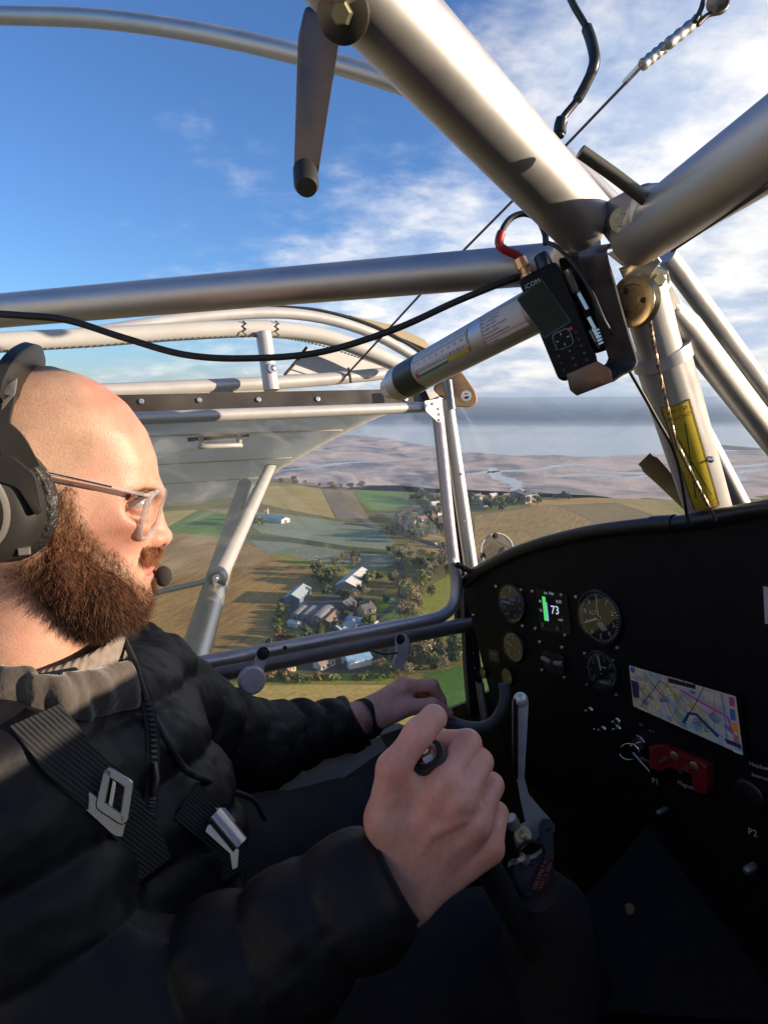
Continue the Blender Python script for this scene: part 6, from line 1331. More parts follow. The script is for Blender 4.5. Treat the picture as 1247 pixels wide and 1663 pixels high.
# thumb nail is on the far side; a slim pale edge shows at the tip
# ---- left hand on the throttle
lI = chain([P(664, 1115, 1.075), P(702, 1113, 1.08), P(715, 1136, 1.09), P(721, 1156, 1.095)], [.0118, .0105, .0092, .0082])
lM = chain([P(654, 1112, 1.10), P(698, 1118, 1.115), P(708, 1148, 1.12), P(700, 1165, 1.11)], [.0118, .0105, .0092, .0082])
lR = chain([P(645, 1120, 1.12), P(688, 1130, 1.14), P(697, 1158, 1.135), P(688, 1170, 1.12)], [.0115, .0100, .0090, .008])
lP = chain([P(638, 1132, 1.135), P(676, 1145, 1.15), P(684, 1165, 1.14), P(676, 1175, 1.13)], [.0105, .0090, .0080, .0072])
WL = P(606, 1163, 1.09); xl = nrm(A3(.2, .5, .35))
lmet = [(WL + A3(0, 0, .014), P(664, 1115, 1.075), .018, .0135), (WL + A3(0, .01, .008), P(654, 1112, 1.10), .018, .0135), (WL, P(645, 1120, 1.12), .018, .013), (WL - A3(0, 0, .008), P(638, 1132, 1.135), .018, .012)]
lext = [(WL + A3(0, 0, .010), P(520, 1185, 1.05) + A3(0, 0, .01), .021, .025), (WL - A3(0, 0, .008), P(520, 1185, 1.05) - A3(0, 0, .01), .020, .025), (P(625, 1150, 1.08), P(655, 1140, 1.08), .020, .016)]
lthu = [(P(618, 1165, 1.07), P(664, 1148, 1.06), .019, .014), (P(664, 1148, 1.06), P(702, 1144, 1.06), .0125, .0110), (P(702, 1144, 1.06), P(727, 1158, 1.068), .0108, .0092)]
lh_fn = hand_sdf([lI, lM, lR, lP], lmet, lthu, lext, .016)
lv, lf = sdf_mesh(lh_fn, P(625, 1150, 1.09) - .17, P(625, 1150, 1.09) + .15, .0024); lf = orient(lv, lf, lh_fn)
lcol = 1.12*hand_col(lv, [(P(664, 1112, 1.06), .03, .4), (P(727, 1158, 1.06), .02, .5)], 31)
def cut(v, f, c, keep):                           # drop the part of a limb hidden deep in the sleeve
    m = keep(v); ok = m[f].all(1); f = f[ok]; u = np.unique(f); mp = -np.ones(len(v), int); mp[u] = np.arange(len(u)); return v[u], mp[f], c[u]
PER = thing('person', 'bearded man with shaved head in black padded jacket flying the aircraft', 'person', P(130, 1600, .64), None)
inner = [tube(spline([fore, P(330, 1650, .46), P(140, 1740, .445), P(40, 1480, .47), P(-15, 1330, .49), P(40, 1260, .60)], 6), .020, 10, cap=False), tube(spline([P(520, 1185, 1.05), P(400, 1214, .95), P(205, 1122, .80), P(60, 1130, .68)], 6), .03, 10, cap=False), tube([HP(40, 1040), P(100, 1250, .66), P(110, 1560, .66)], [.055, .085, .085], 14, cap=False)]
iv, if_ = join(*inner)
nv = np.vstack([hv, rv, lv, iv]); nf = np.vstack([hf_, rf_ + len(hv), lf + len(hv) + len(rv), np.array(if_) + len(hv) + len(rv) + len(lv)]); ncol = np.vstack([skin, rcol, lcol, np.tile(HCOL, (len(iv), 1))])
skinm = mat('skin', (.6, .35, .25), .47, attr=True, var=.10, vscale=70, bump=.40, bscale=520, bdist=.0009, sss=.10, spec=.42)
n = skinm.node_tree; b = n.nodes['Principled BSDF']; L = n.links.new; src_ = b.inputs['Base Color'].links[0].from_socket; ca = [k for k in n.nodes if k.type == 'VERTEX_COLOR'][0]; t_ = n.nodes['Texture Coordinate']
sn = n.nodes.new('ShaderNodeTexNoise'); sn.inputs['Scale'].default_value = 1000; sn.inputs['Detail'].default_value = 2; sm_ = n.nodes.new('ShaderNodeMapping'); sm_.inputs['Scale'].default_value = (.6, .6, 1); L(t_.outputs['Object'], sm_.inputs[0]); L(sm_.outputs[0], sn.inputs['Vector'])
mr_ = n.nodes.new('ShaderNodeMapRange'); L(sn.outputs['Fac'], mr_.inputs[0]); mr_.inputs[1].default_value = .50; mr_.inputs[2].default_value = .66
inv = n.nodes.new('ShaderNodeMath'); inv.operation = 'SUBTRACT'; inv.inputs[0].default_value = 1.0; L(ca.outputs['Alpha'], inv.inputs[1]); ml = n.nodes.new('ShaderNodeMath'); ml.operation = 'MULTIPLY'; L(mr_.outputs[0], ml.inputs[0]); L(inv.outputs[0], ml.inputs[1])
mx_ = n.nodes.new('ShaderNodeMix'); mx_.data_type = 'RGBA'; L(ml.outputs[0], mx_.inputs[0]); L(src_, mx_.inputs['A']); mx_.inputs['B'].default_value = (.24, .155, .095, 1); L(mx_.outputs['Result'], b.inputs['Base Color'])
al = np.ones((len(nv), 1)); al[:len(hv), 0] = 1 - .6*sw - .5*np.clip(bw, 0, 1)*(1 - sw)
obj('body', (nv, nf), skinm, PER, smooth=True, col=np.hstack([np.clip(ncol, .01, 1), np.clip(al, 0, 1)]))
# eyes
eyem = mat('eyeball', (.34, .29, .26), .15, coat=.4); iris = mat('iris', (.07, .09, .06), .1, coat=1)
for sd in (1, -1):
    c_ = HP(221, 818, .0355*sd); d_ = nrm(HF + HS*.10*sd - HU*.10)
    e_ = obj('eye', ball(c_, .0122, n=24, m=16), eyem, PER); obj('iris', lathe(c_ + d_*.0112, d_, [(.0056, 0), (.005, .0009), (.0005, .0014)], 18), iris, e_)
# ---- hair strands as slim ribbons
def strands(root, dirn, length, width, curl, col0, col1, seed, seg=5, grav=.6):
    r = np.random.default_rng(seed); n = len(root); V = np.zeros((n, seg+1, 2, 3)); Cc = np.zeros((n, seg+1, 2, 3)); p = root.copy(); d = dirn.copy()
    side = np.cross(d, r.normal(0, 1, (n, 3))); side /= np.linalg.norm(side, axis=1)[:, None]; ph = r.uniform(0, 6.28, n); s2 = np.cross(d, side)
    for k in range(seg + 1):
        t = k/seg; w = width*(1 - .75*t); V[:, k, 0] = p - side*w[:, None]*.5; V[:, k, 1] = p + side*w[:, None]*.5; Cc[:, k, 0] = Cc[:, k, 1] = col0*(1-t) + col1*t
        a = ph + t*5.0*curl; d = d + (side*np.cos(a)[:, None] + s2*np.sin(a)[:, None])*(.35*curl)[:, None] + A3(0, 0, -1)*grav*.18
        d /= np.linalg.norm(d, axis=1)[:, None]; p = p + d*(length/seg)[:, None]
    b = (np.arange(n)*(seg+1)*2)[:, None]; f = np.concatenate([np.stack([b[:, 0] + 2*k, b[:, 0] + 2*k+1, b[:, 0] + 2*k+3, b[:, 0] + 2*k+2], 1) for k in range(seg)])
    return V.reshape(-1, 3), f, Cc.reshape(-1, 3)
def beard_core(p):
    q = loc(p); s = q.copy(); s[:, 2] = np.abs(s[:, 2])
    d = hC(s, (92, 868, .060), (98, 935, .054), .010, .016); d = smin(d, hC(s, (98, 930, .052), (150, 962, .040), .017, .023), .03)
    d = smin(d, hC(s, (150, 962, .036), (202, 974, .010), .023, .022), .03); d = smin(d, hC(s, (104, 948, .040), (150, 980, .018), .012, .021), .03)
    return d + .0022*lump(p, 190, 5) + .0012*lump(p, 480, 6)
bv, bf = sdf_mesh(beard_core, HP(130, 950) - .13, HP(130, 950) + .13, .0028); bf = orient(bv, bf, beard_core)
bq = loc(bv); bu_, bvv = hpix(bq[:, 0], bq[:, 1], bq[:, 2])
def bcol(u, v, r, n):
    t = np.clip((v - 860)/160, 0, 1)[:, None]; bk = np.clip((110 - u)/90, 0, 1)[:, None]*np.clip((v-900)/60, 0, 1)[:, None]  # bk: jaw's shadow on the lower back, painted into the hair colour
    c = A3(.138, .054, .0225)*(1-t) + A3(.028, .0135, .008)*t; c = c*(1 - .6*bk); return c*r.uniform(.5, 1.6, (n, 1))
rr_ = np.random.default_rng(5)
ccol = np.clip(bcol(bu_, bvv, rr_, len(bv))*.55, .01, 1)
vis = head_sdf(bv) > -.001
BD = obj('beard', (bv, bf), mat('beard_mass', (.1, .05, .03), .75, attr=True, spec=.2), PER, smooth=True, col=ccol)
bn = vnormals(bv, bf)
idx = rr_.choice(np.where(vis)[0], 13000); rt = bv[idx] + rr_.normal(0, .0012, (len(idx), 3)); n_ = bn[idx]
dn = nrm(-HU*.8 + HF*.25); dr_ = n_*.75 + dn*.75 + rr_.normal(0, .28, n_.shape); dr_ /= np.linalg.norm(dr_, axis=1)[:, None]
cu_, cv_ = bu_[idx], bvv[idx]; ln = (.005 + .009*np.clip((cv_ - 880)/120, 0, 1)*np.clip((cu_ - 70)/90, .1, 1))*rr_.uniform(.6, 1.35, len(idx))
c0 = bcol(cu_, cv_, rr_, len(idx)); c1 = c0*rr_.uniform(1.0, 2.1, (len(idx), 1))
S1 = strands(rt, dr_, ln, rr_.uniform(.00035, .0006, len(idx)), rr_.uniform(.4, 1.5, len(idx)), c0, c1, 11)
hn_ = vnormals(hv, hf_)
def head_hair(poly, n, L0, L1, w, dirv, amp, seed, cmax, soft=4, cmin=0.0, dark=1.0, curl=.5):
    r = np.random.default_rng(seed); wgt = soft_poly(pu, pv_h, poly, soft)*(np.abs(q[:, 2]) < cmax)*(np.abs(q[:, 2]) > cmin); wgt = np.where(wgt > .05, wgt, 0)
    
    if not np.isfinite(wgt).all() or wgt.sum() <= 0: print('HAIRNAN', seed, n, poly[0], np.isnan(wgt).sum(), wgt.sum())
    wgt = np.nan_to_num(wgt) + 1e-15; i = r.choice(len(hv), n, p=wgt/wgt.sum()); d = hn_[i]*amp + dirv + r.normal(0, .22, (n, 3)); d /= np.linalg.norm(d, axis=1)[:, None]
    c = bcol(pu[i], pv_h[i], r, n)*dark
    return strands(hv[i] + r.normal(0, .0007, (n, 3)), d, r.uniform(L0, L1, n), r.uniform(w*.7, w*1.2, n), np.full(n, curl)*r.uniform(.5, 1.5, n), c, c*1.5, seed, 4)
S2 = head_hair(BEARD, 9500, .004, .012, .00045, -HU*.75 + HF*.15, .6, 41, .2, 13)
S3 = head_hair(MOUST, 4200, .006, .013, .00042, -HU*.75 + HF*.05 - HS*0, .55, 42, .036, 3, dark=1.7)
S3b = head_hair([(222, 938), (264, 940), (264, 958), (222, 954)], 900, .004, .008, .0004, -HU*.7, .6, 45, .018, 3)
SV = join_np = None
def cat(*ss):
    V, F_, C_, n = [], [], [], 0
    for v, f, c in ss: V.append(v); F_.append(f + n); C_.append(c); n += len(v)
    return np.vstack(V), np.vstack(F_), np.vstack(C_)
v_, f_, c_ = cat(S1, S2, S3, S3b)
hm_ = mat('beard_hair', (.2, .1, .05), .55, attr=True, spec=.22)
o_ = obj('beard_hair', (v_, f_), hm_, BD, smooth=True, col=np.clip(c_, .008, 1)); o_['kind'] = 'stuff'
v_, f_, c_ = cat(head_hair([(198, 806), (214, 797), (236, 791), (256, 796), (257, 800), (236, 800), (214, 805)], 900, .004, .008, .00035, -HF*.9 + HU*.25, .4, 43, .06, 2, .008, 1.1, .3))
obj('eyebrow', (v_, f_), hm_, PER, smooth=True, col=np.clip(c_*.8, .008, 1))
# ---- jacket
def quilt(p, a, b, per, amp, ph=0.0):
    d = nrm(np.asarray(b) - a); s = (p - a) @ d; return -amp*np.abs(np.sin(math.pi*s/per + ph))**.55
shR, elR, wrR = P(-15, 1325, .475), P(140, 1745, .44), P(633, 1428, .472)
shL, elL, wrL = P(205, 1122, .80), P(400, 1214, .95), P(600, 1166, 1.085)
tA, tB = P(75, 1190, .66), P(190, 1640, .64)
def torso(p):
    ax = np.array([HF, HU, HS]); c = P(105, 1440, .66)
    d = ell(p, c, (.135, .215, .185), ax); d = smin(d, ell(p, P(190, 1420, .66), (.12, .20, .15), ax), .06)
    d = smin(d, rcone(p, shR + HF*-.02, shL, .070, .070), .07)
    return d
def jacket_sdf(p):
    wob = .004*lump(p, 26, 51) + .0022*lump(p, 75, 52) + .0030*(.35 - np.abs(lump(p, 60, 54))) + .0022*(.35 - np.abs(lump(p, 120, 55)))
    d = torso(p) + quilt(p, tA, tB, .062, .011)
    aR = smin(rcone(p, shR, elR, .066, .060) + quilt(p, shR, elR, .055, .009), rcone(p, elR, wrR, .060, .0365) + quilt(p, elR, wrR, .050, .008, .6), .03)
    aL = smin(rcone(p, shL, elL, .070, .058) + quilt(p, shL, elL, .05, .009), rcone(p, elL, wrL, .055, .034) + quilt(p, elL, wrL, .042, .008, .3), .03)
    d = smin(d, aR, .03); d = smin(d, aL, .03) + wob
    dR, dL = nrm(wrR - elR), nrm(wrL - elL)
    d = smax(d, (p - wrR) @ dR - .004, .006); d = smax(d, (p - wrL) @ dL - .002, .006)
    # hollow sleeves ends and neck opening
    d = smax(d, -rcone(p, wrR - dR*.04, wrR + dR*.03, .028, .0295), .004); d = smax(d, -rcone(p, wrL - dL*.04, wrL + dL*.03, .027, .028), .004)
    d = smax(d, -hC(loc(p), (62, 1140, 0), (62, 980, 0), .072, .088), .015)
    return d
jv, jf = sdf_mesh(jacket_sdf, A3(-.62, .15, -.95), A3(.12, 1.22, -.12), .0043, 2.6); jf = orient(jv, jf, jacket_sdf)
nyl = mat('black_nylon', (.0080, .0080, .0095), .56, var=.2, vscale=30, bump=.35, bscale=60, bdist=.003, spec=.28)
n = nyl.node_tree; L = n.links.new; b = n.nodes['Principled BSDF']; t_ = n.nodes['Texture Coordinate']; b0 = b.inputs['Normal'].links[0].from_node
rg = n.nodes.new('ShaderNodeTexNoise'); rg.noise_type = 'RIDGED_MULTIFRACTAL'; rg.inputs['Scale'].default_value = 15; rg.inputs['Detail'].default_value = 4; rg.inputs['Distortion'].default_value = 1.5; L(t_.outputs['Object'], rg.inputs['Vector'])
bb_ = n.nodes.new('ShaderNodeBump'); bb_.inputs['Strength'].default_value = .55; bb_.inputs['Distance'].default_value = .006; L(rg.outputs['Fac'], bb_.inputs['Height']); L(b0.outputs[0], bb_.inputs['Normal']); L(bb_.outputs[0], b.inputs['Normal'])
JK = obj('jacket', (jv, jf), nyl, PER, smooth=True)
bvh = BVHTree.FromPolygons(jv.tolist(), jf.tolist())
def hit(u, v, off=.002):
    r = nrm(ray(u, v)); h = bvh.ray_cast(Vector((0, 0, 0)), Vector(r))
    if h[0] is None: return r*.6, -r
    n = np.array(h[1]); n = n if n.dot(r) < 0 else -n
    return np.array(h[0]) + n*off, n
# cuffs
for w_, e_, r_ in ((wrR, elR, .0335), (wrL, elL, .0325)):
    d_ = nrm(w_ - e_); obj('cuff', tube([w_ - d_*.018, w_ - d_*.002, w_ + d_*.006, w_ + d_*.004, w_ - d_*.012], [r_*1.03, r_*1.05, r_*.98, r_*.93, r_*.92], 28, cap=False), mat('knit_cuff', (.010, .010, .012), .85, bump=.5, bscale=400), JK)
# collar: stand-up flap round the neck, its soft lining turned to the light
flm = mat('collar_fleece', (.085, .068, .055), .9, col2=(.036, .030, .026), vscale=26, bump=.7, bscale=120, bdist=.004, sheen=.4)
def collar(path, hgt, th, m, name):
    c = spline([x for x, _ in path], 8); up_ = spline([x for _, x in path], 8); k = len(c); V = []; f = []
    for i in range(k):
        t = nrm(np.gradient(c, axis=0)[i]); u2 = nrm(up_[i]); o = nrm(np.cross(t, u2))
        for j, (a, b) in enumerate(((0, 0), (.35, .25), (.7, .35), (1, .1), (1.02, -.3), (.7, -.45), (.3, -.4), (0, -.3))): V.append(c[i] + u2*hgt*a + o*th*(b + .16*math.sin(i*.37 + a*4) + .10*math.sin(i*.83 + 1)))
    for i in range(k-1):
        for j in range(8): a, b = i*8 + j, i*8 + (j+1) % 8; f.append((a, b, b+8, a+8))
    f += [tuple(range(7, -1, -1)), tuple((k-1)*8 + j for j in range(8))]
    o = obj(name, (np.array(V), f), m, JK, smooth=True); sb_ = o.modifiers.new('soften', 'SUBSURF'); sb_.levels = sb_.render_levels = 2; return o
cl = [(P(-60, 1135, .56), HU + HS*.3), (P(-20, 1150, .525), HU*.9 + HS*.3), (P(25, 1168, .505), HU*.95 + HS*.15), (P(70, 1186, .50), HU*.95), (P(112, 1188, .505), HU*.9 - HS*.1), (P(150, 1172, .525), HU*.6 - HF*.1), (P(190, 1160, .55), HU*.35 - HF*.1), (P(226, 1150, .58), HU*.3)]
collar(cl, .046, .022, flm, 'collar')
cl2 = [(P(240, 1165, .66), HU - HF*.3), (P(232, 1120, .69), HU - HF*.2), (P(205, 1090, .73), HU - HF*.1), (P(150, 1080, .77), HU), (P(60, 1080, .79), HU), (P(-40, 1090, .76), HU)]
collar(cl2, .045, .014, nyl, 'collar')
# lapel strap across the chest below the collar
def strap_path(pix, off=.004, deg=3):            # lies on the jacket but bridges its hollows
    uv = spline([A3(u, v, 0) for u, v in pix], 6); t = []; nn = []
    for u, v, _ in uv:
        h_, n_ = hit(u, v, 0); t.append(np.linalg.norm(h_)); nn.append(n_)
    t = np.array(t); x = np.linspace(0, 1, len(t)); fit = np.polyval(np.polyfit(x, t, deg), x); t2 = np.minimum(fit, t) - off
    k = np.ones(7)/7; t2 = np.minimum(np.convolve(np.pad(t2, 3, mode='edge'), k, 'valid'), t - off*.6)
    nn = np.array(nn); nn = np.stack([np.convolve(np.pad(nn[:, j], 4, mode='edge'), np.ones(9)/9, 'valid') for j in range(3)], 1)
    P_ = np.array([nrm(ray(u, v))*tt for (u, v, _), tt in zip(uv, t2)])
    return P_, np.array([nrm(a_*.8 + toc(p_)*.7) for a_, p_ in zip(nn, P_)])
# zip
p_, n_ = strap_path([(196, 1050), (214, 1085), (234, 1130), (246, 1180), (248, 1230), (246, 1290), (242, 1330)], .001); obj('zip_tape', ribbon(p_, n_, .012, .002), nyl, JK)
zt = []
for i in range(0, len(p_)): zt.append(box(p_[i] + n_[i]*.003, nrm(np.cross(np.gradient(p_, axis=0)[i], n_[i])), nrm(np.gradient(p_, axis=0)[i]), n_[i], .005, .002, .002))
z_ = obj('zip_teeth', join(*zt), mat('zip_metal', (.05, .05, .045), .35, .6), JK, smooth=False); z_['kind'] = 'stuff'
a_, n0 = hit(243, 1240, .006); b_, _ = hit(244, 1300, .006); obj('zip_pull', tube([a_, (a_+b_)/2 + n0*.003, b_], [.0022, .0030, .0020], 8), mat('zip_brass', (.12, .11, .08), .4, .7), JK)
# sweater neck
def sweater_sdf(p): q = loc(p); return smax(smax(np.abs(hC(q, (60, 1180, 0), (70, 1040, 0), .094, .070)) - .005, -(q[:, 1] - hl(60, 1165)[1]), .004), q[:, 1] - (hl(60, 1046)[1] + .10*(q[:, 0] - hl(60, 1046)[0])), .006)
swv, swf = sdf_mesh(sweater_sdf, HP(65, 1100) - .13, HP(65, 1100) + .13, .0034); swf = orient(swv, swf, sweater_sdf)
knit = mat('grey_knit', (.20, .165, .14), .95, var=.2, vscale=120)
n = knit.node_tree; t = n.nodes['Texture Coordinate']; w = n.nodes.new('ShaderNodeTexWave'); w.inputs['Scale'].default_value = 60; w.inputs['Distortion'].default_value = 4.0; w.inputs['Detail'].default_value = 3; n.links.new(t.outputs['Object'], w.inputs['Vector']); bu = n.nodes.new('ShaderNodeBump'); bu.inputs['Strength'].default_value = .45; bu.inputs['Distance'].default_value = .002; n.links.new(w.outputs['Fac'], bu.inputs['Height']); n.links.new(bu.outputs[0], n.nodes['Principled BSDF'].inputs['Normal'])
obj('sweater', (swv, swf), knit, PER, smooth=True)
# trousers
kR, kL = P(850, 1560, .74), P(720, 1318, 1.02)
def legs(p):
    d = rcone(p, P(230, 1680, .60), kR, .098, .078); d = smin(d, rcone(p, kR, P(1010, 1700, .92), .074, .06), .04)
    d = np.minimum(d, smin(rcone(p, P(330, 1440, .78), kL, .095, .072), rcone(p, kL, P(860, 1560, 1.12), .07, .058), .04))
    return d + .005*lump(p, 30, 61) + .002*lump(p, 90, 62)
tv_, tf_ = sdf_mesh(legs, A3(-.45, .2, -1.2), A3(.45, 1.2, -.3), .007, 2.4); tf_ = orient(tv_, tf_, legs)
obj('trousers', (tv_, tf_), mat('dark_trousers', (.010, .0085, .012), .85, var=.3, vscale=40, bump=.4, bscale=150, bdist=.002), PER, smooth=True)

# ================================================================== headset, glasses, harness
HD = thing('headset', 'black aviation headset with boom microphone worn by the man', 'headset', HP(10, 815, .09))
lthr = mat('wrinkled_leather', (.014, .013, .0125), .45, bump=.9, bscale=190, bdist=.003)
shell = mat('headset_shell', (.019, .018, .017), .45, spec=.35, var=.12, vscale=60); shell2 = mat('headset_black', (.013, .013, .013), .25); silv = mat('headset_trim', (.30, .28, .25), .35, .6)
E0 = HP(-6, 814, .085) - HS*.085; ew, eh = .0440, .0515
def oval(c, w, h, m): a = np.linspace(0, 2*math.pi, 40, endpoint=False); return [E0 + HS*c + HF*(w*math.cos(t) - .10*h*math.sin(t)) + HU*(h*math.sin(t)) + m for t in a]
def oval_loft(secs, name, m_, parent=HD):
    V = []; f = []
    for c, w, h, dx_ in secs: V += oval(c, w, h, HF*dx_)
    k = len(secs)
    for i in range(k-1):
        for j in range(40): a, b = i*40 + j, i*40 + (j+1) % 40; f.append((a, b, b+40, a+40))
    f += [tuple(range(39, -1, -1)), tuple((k-1)*40 + j for j in range(40))]
    return obj(name, (np.array(V), f), m_, parent)
for sd, nm in ((1, 'near'), (-1, 'far')):
    s_ = sd
    oval_loft([(s_*.066, ew*.80, eh*.82, 0), (s_*.068, ew*.95, eh*.96, 0), (s_*.075, ew*1.02, eh*1.02, 0), (s_*.083, ew*1.0, eh*1.0, 0), (s_*.088, ew*.90, eh*.92, -.001)], 'ear_cushion', lthr)
    cpx = oval_loft([(s_*.086, ew*.88, eh*.93, -.003), (s_*.092, ew*.90, eh*.95, -.005), (s_*.100, ew*.84, eh*.90, -.010), (s_*.106, ew*.70, eh*.78, -.016)], 'ear_cup', shell)
    oval_loft([(s_*.105, ew*.66, eh*.72, -.018), (s_*.108, ew*.66, eh*.72, -.018), (s_*.109, ew*.60, eh*.66, -.019)], 'cup_trim', silv, cpx)
    oval_loft([(s_*.1085, ew*.585, eh*.645, -.019), (s_*.1105, ew*.58, eh*.64, -.019), (s_*.112, ew*.45, eh*.5, -.019)], 'cup_cover', shell2, cpx)
obj('cup_button', box(HP(40, 894, .098), HF, HU, HS, .009, .006, .010, .001), silv, HD)
obj('yoke', tube(spline([HP(44, 762, .099), HP(20, 720, .104), HP(-6, 690, .104), HP(2, 640, .100)], 6), 1.0, sect=[(-.010, -.003), (.010, -.003), (.010, .003), (-.010, .003)], up=HS), shell, HD)
obj('cup_arm', prism(rounded([HP(-30, 738, .104), HP(20, 738, .104), HP(58, 770, .103), HP(70, 830, .101), HP(60, 836, .101), HP(30, 790, .102), HP(-30, 770, .103)], .004), HS*.006, .001), shell, HD)
bp_ = [HP(-4, 662, .098), HP(4, 632, .088), HP(20, 606, .070), HP(38, 592, .042), HP(50, 588, .010), HP(54, 590, -.025), HP(50, 606, -.062), HP(30, 650, -.088), HP(10, 720, -.10)]
obj('headband', tube(spline(bp_, 8), 1.0, sect=[(-.0165, -.0045), (-.013, -.0065), (.013, -.0065), (.0165, -.0045), (.0165, .0035), (.013, .005), (-.013, .005), (-.0165, .0035)], up=HF), shell, HD)
bc_ = HP(40, 700, 0); obj('band_pad', tube(spline([p_ + nrm(bc_ - p_)*.010 for p_ in bp_[1:8]], 8), 1.0, sect=[(-.013, -.004), (.013, -.004), (.015, 0), (.013, .004), (-.013, .004), (-.015, 0)], up=HF), lthr, HD)
obj('band_slider', prism(rounded([HP(2, 668, .103), HP(26, 640, .100), HP(30, 612, .088), HP(8, 628, .094)], .003), HS*.005, .001), silv, HD)
obj('mic_boom', tube(spline([HP(20, 850, -.10), HP(120, 905, -.085), HP(205, 925, -.045), HP(236, 929, -.020), HP(256, 936, -.008)], 8), .0020, 10), blk, HD)
obj('microphone', ball(HP(267, 939, -.004), .0088, (1.0, .9, 1.25), np.array([HF, HS, HU]), 20, 14), mat('mic_foam', (.030, .026, .022), .95, bump=1.0, bscale=900, bdist=.002), HD)
# glasses
GL = thing('spectacles', 'clear plastic framed glasses worn by the man', 'glasses', HP(250, 830))
clr = glass_mat('clear_acetate', (.92, .88, .87), .14, .08, 0, .5)
n = clr.node_tree; df_ = n.nodes.new('ShaderNodeBsdfDiffuse'); df_.inputs[0].default_value = (.62, .56, .56, 1); mx_ = n.nodes.new('ShaderNodeMixShader'); mx_.inputs[0].default_value = .30
o_ = [k for k in n.nodes if k.type == 'OUTPUT_MATERIAL'][0]; n.links.new(o_.inputs[0].links[0].from_socket, mx_.inputs[1]); n.links.new(df_.outputs[0], mx_.inputs[2]); n.links.new(mx_.outputs[0], o_.inputs[0])
lensm = glass_mat('lens_glass', (.97, .97, .97), .035, .01, 0, .12)
for sd in (1, -1):
    lp = []
    for t in np.linspace(0, 2*math.pi, 33):
        cs, sn = math.cos(t), math.sin(t); e = 2/3.2; x = .026*np.sign(cs)*abs(cs)**e; y = .0215*np.sign(sn)*abs(sn)**e
        c_ = .034 + x; a, b = hl(260, 833, .034); lp.append(H0 + HF*(a + .003 + y*.30 - max(0, c_ - .012)*.44) + HU*(b + y) + HS*c_*sd)
    rim = obj('rim', tube(np.array(lp), .0027, 8, cap=False), clr, GL)
    obj('lens', (np.array(lp[:-1]), [tuple(range(32))]), lensm, GL, smooth=False)
    a, b = hl(240, 803, .0655); hng = H0 + HF*(a - .004) + HU*b + HS*.0655*sd
    obj('temple', tube(spline([H0 + HF*(a + .004) + HU*(b + .001) + HS*.061*sd, hng, HP(170, 787, .0745*sd), HP(110, 774, .0795*sd), HP(60, 765, .080*sd)], 6), 1.0, sect=[(-.0014, -.0023), (.0014, -.0023), (.0014, .0023), (-.0014, .0023)], up=HS), clr, GL)
    obj('temple_core', tube(spline([HP(182, 790.5, .0762*sd), HP(120, 776.5, .0815*sd), HP(80, 768, .082*sd)], 6), .0007, 6), mat('dark_core_wire', (.05, .04, .04), .3, .6), GL)
    obj('hinge', box(hng - HF*.002, HF, HU, HS, .006, .005, .003, .0005), steel, GL)
a, b = hl(256, 820); obj('bridge', tube([H0 + HF*(a - .002) + HU*b + HS*c for c in (.009, 0, -.009)], .0022, 8), clr, GL)
# harness
HN = thing('seat_harness', 'black webbing shoulder harness with steel buckles across the chest', 'harness', hit(180, 1290)[0])
web = rib_mat('black_webbing', (.010, .011, .011), (.028, .029, .030), 130)
p_, n_ = strap_path([(58, 1164), (82, 1194), (110, 1230), (140, 1262), (180, 1296), (210, 1335), (230, 1375), (244, 1415)], .006); obj('strap', ribbon(p_, n_, .036, .003), web, HN)
p_, n_ = strap_path([(300, 1300), (340, 1335), (368, 1375), (378, 1420)], .005); obj('strap', ribbon(p_, n_, .034, .003), web, HN)
def on_jacket(pix, off): return [hit(u, v, off)[0] for u, v in pix]
near_ = lambda px_: min(np.linalg.norm(hit(u, v, 0)[0]) for u, v in px_)
bc = nrm(ray(182, 1292))*(near_([(174, 1248), (213, 1272), (203, 1338), (160, 1310), (182, 1292)]) - .011); bn_ = toc(bc)
bp4 = [onP(u, v, bc, bn_) for u, v in ((174, 1248), (213, 1272), (203, 1338), (160, 1310))]
cc = np.mean(bp4, 0)
def ring(poly, inner, th, nn):
    o = rounded(poly, .003, 5); i = rounded([np.mean(poly, 0) + (q_ - np.mean(poly, 0))*inner for q_ in poly], .002, 5); k = len(o); V = np.vstack([o, i, o + nn*th, i + nn*th]); f = []
    for j in range(k):
        l = (j+1) % k; f += [(j, l, k+l, k+j)[::-1], (2*k+j, 2*k+l, 3*k+l, 3*k+j), (j, l, 2*k+l, 2*k+j), (k+j, k+l, 3*k+l, 3*k+j)[::-1]]
    return V, f
lp_ = rounded(bp4, .0022, 4); lp_ = cc + (lp_ - cc)*.90; obj('buckle', tube(np.vstack([lp_, lp_[:3]]), 1.0, sect=[(-.0032, -.0016), (-.0024, -.0024), (.0024, -.0024), (.0032, -.0016), (.0032, .0016), (.0024, .0024), (-.0024, .0024), (-.0032, .0016)], up=bn_, cap=False), mat('buckle_steel', (.50, .47, .43), .24, 1.0, rvar=.06, vscale=90), HN)
obj('buckle_base', tube(spline([onP(u, v, bc - bn_*.004, bn_) for u, v in ((138, 1296), (150, 1306), (172, 1326), (192, 1344), (202, 1346))], 4), 1.0, sect=[(-.0048, -.001), (.0048, -.001), (.0048, .001), (-.0048, .001)], up=bn_), MATS['buckle_steel'], HN)
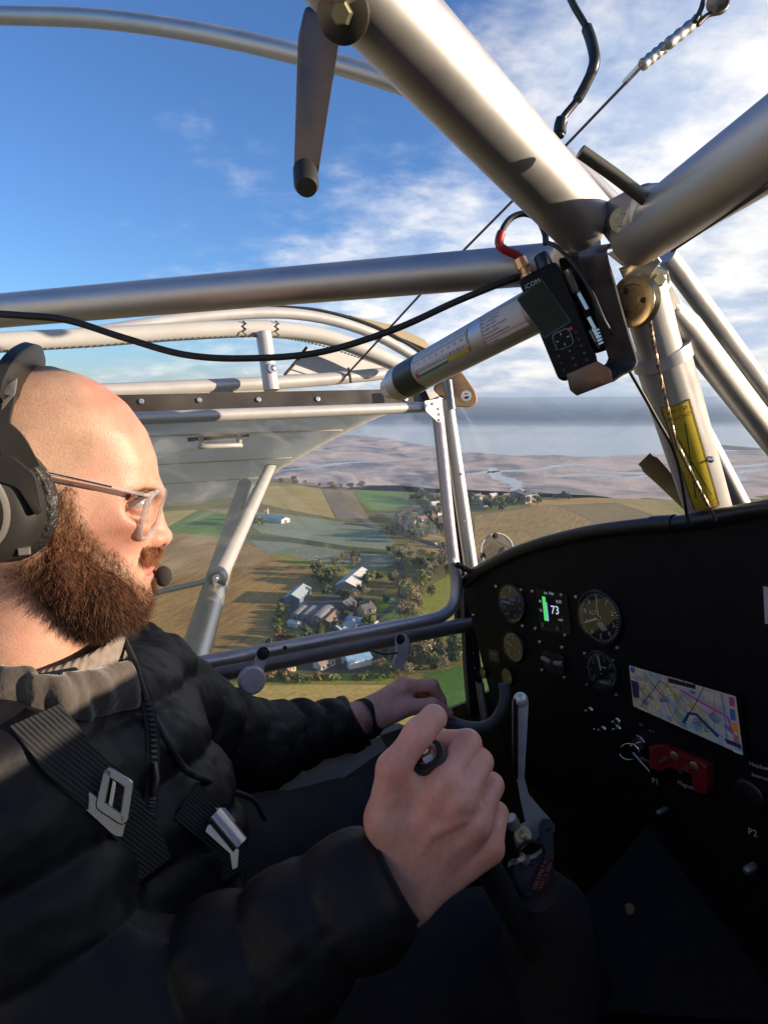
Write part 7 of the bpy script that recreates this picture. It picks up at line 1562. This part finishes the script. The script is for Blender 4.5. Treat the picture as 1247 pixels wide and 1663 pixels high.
obj('buckle_bar', tube([onP(188, 1262, bc - bn_*.001, bn_), onP(178, 1320, bc - bn_*.001, bn_)], .0022, 10), MATS['buckle_steel'], HN)
obj('strap_tail', ribbon([onP(u, v, bc - bn_*.003, bn_) for u, v in ((196, 1272), (190, 1296), (184, 1322))], [bn_]*3, .016, .002), web, HN)
b2 = nrm(ray(366, 1350))*(near_([(348, 1322), (388, 1372), (366, 1350), (384, 1400), (336, 1345)]) - .010); n2 = toc(b2)
obj('buckle_roller', tube([onP(348, 1322, b2 + n2*.006, n2), onP(390, 1372, b2 + n2*.006, n2)], .0078, 20), mat('satin_steel', (.42, .40, .40), .3, .9), HN)
obj('buckle_plate', prism([onP(u, v, b2, n2) for u, v in ((338, 1340), (348, 1338), (384, 1376), (388, 1380), (386, 1408), (378, 1412), (374, 1386), (334, 1350))], n2*.003), steel, HN)
obj('buckle_plate', prism([onP(u, v, b2 - n2*.002, n2) for u, v in ((350, 1312), (366, 1312), (382, 1332), (378, 1350))], n2*.003), MATS['satin_steel'], HN)
# headset cord
cp_ = [HP(190, 1035, -.03)] + on_jacket([(212, 1075), (224, 1120), (240, 1160), (262, 1205), (290, 1245), (325, 1272)], .006) + [P(375, 1284, .70), P(412, 1300, .74), P(430, 1330, .76)]
obj('headset_cord', tube(spline(cp_, 10), .0032, 10), rub, HD)
# ================================================================== the air between here and the far hills
hz = obj('haze', join(box((0, R_/2 - 3000, (-HGT - 1.5 + 62) / 2), A3(1, 0, 0), A3(0, 1, 0), ZU, 2*R_ + 2000, R_ + 8000, 62 + HGT + 1.5)), None, smooth=False)
hz['kind'] = 'stuff'; hz['label'] = 'thin pale haze in the air between the aircraft and the far hills'
hm = bpy.data.materials.new('haze_air'); hm.use_nodes = True; hn = hm.node_tree; hn.nodes.clear()
pv = hn.nodes.new('ShaderNodeVolumePrincipled'); pv.inputs['Color'].default_value = (.58, .76, 1.0, 1); pv.inputs['Density'].default_value = 9.0e-5; pv.inputs['Anisotropy'].default_value = .2
ho = hn.nodes.new('ShaderNodeOutputMaterial'); hn.links.new(pv.outputs[0], ho.inputs['Volume'])
hz.data.materials.append(hm)
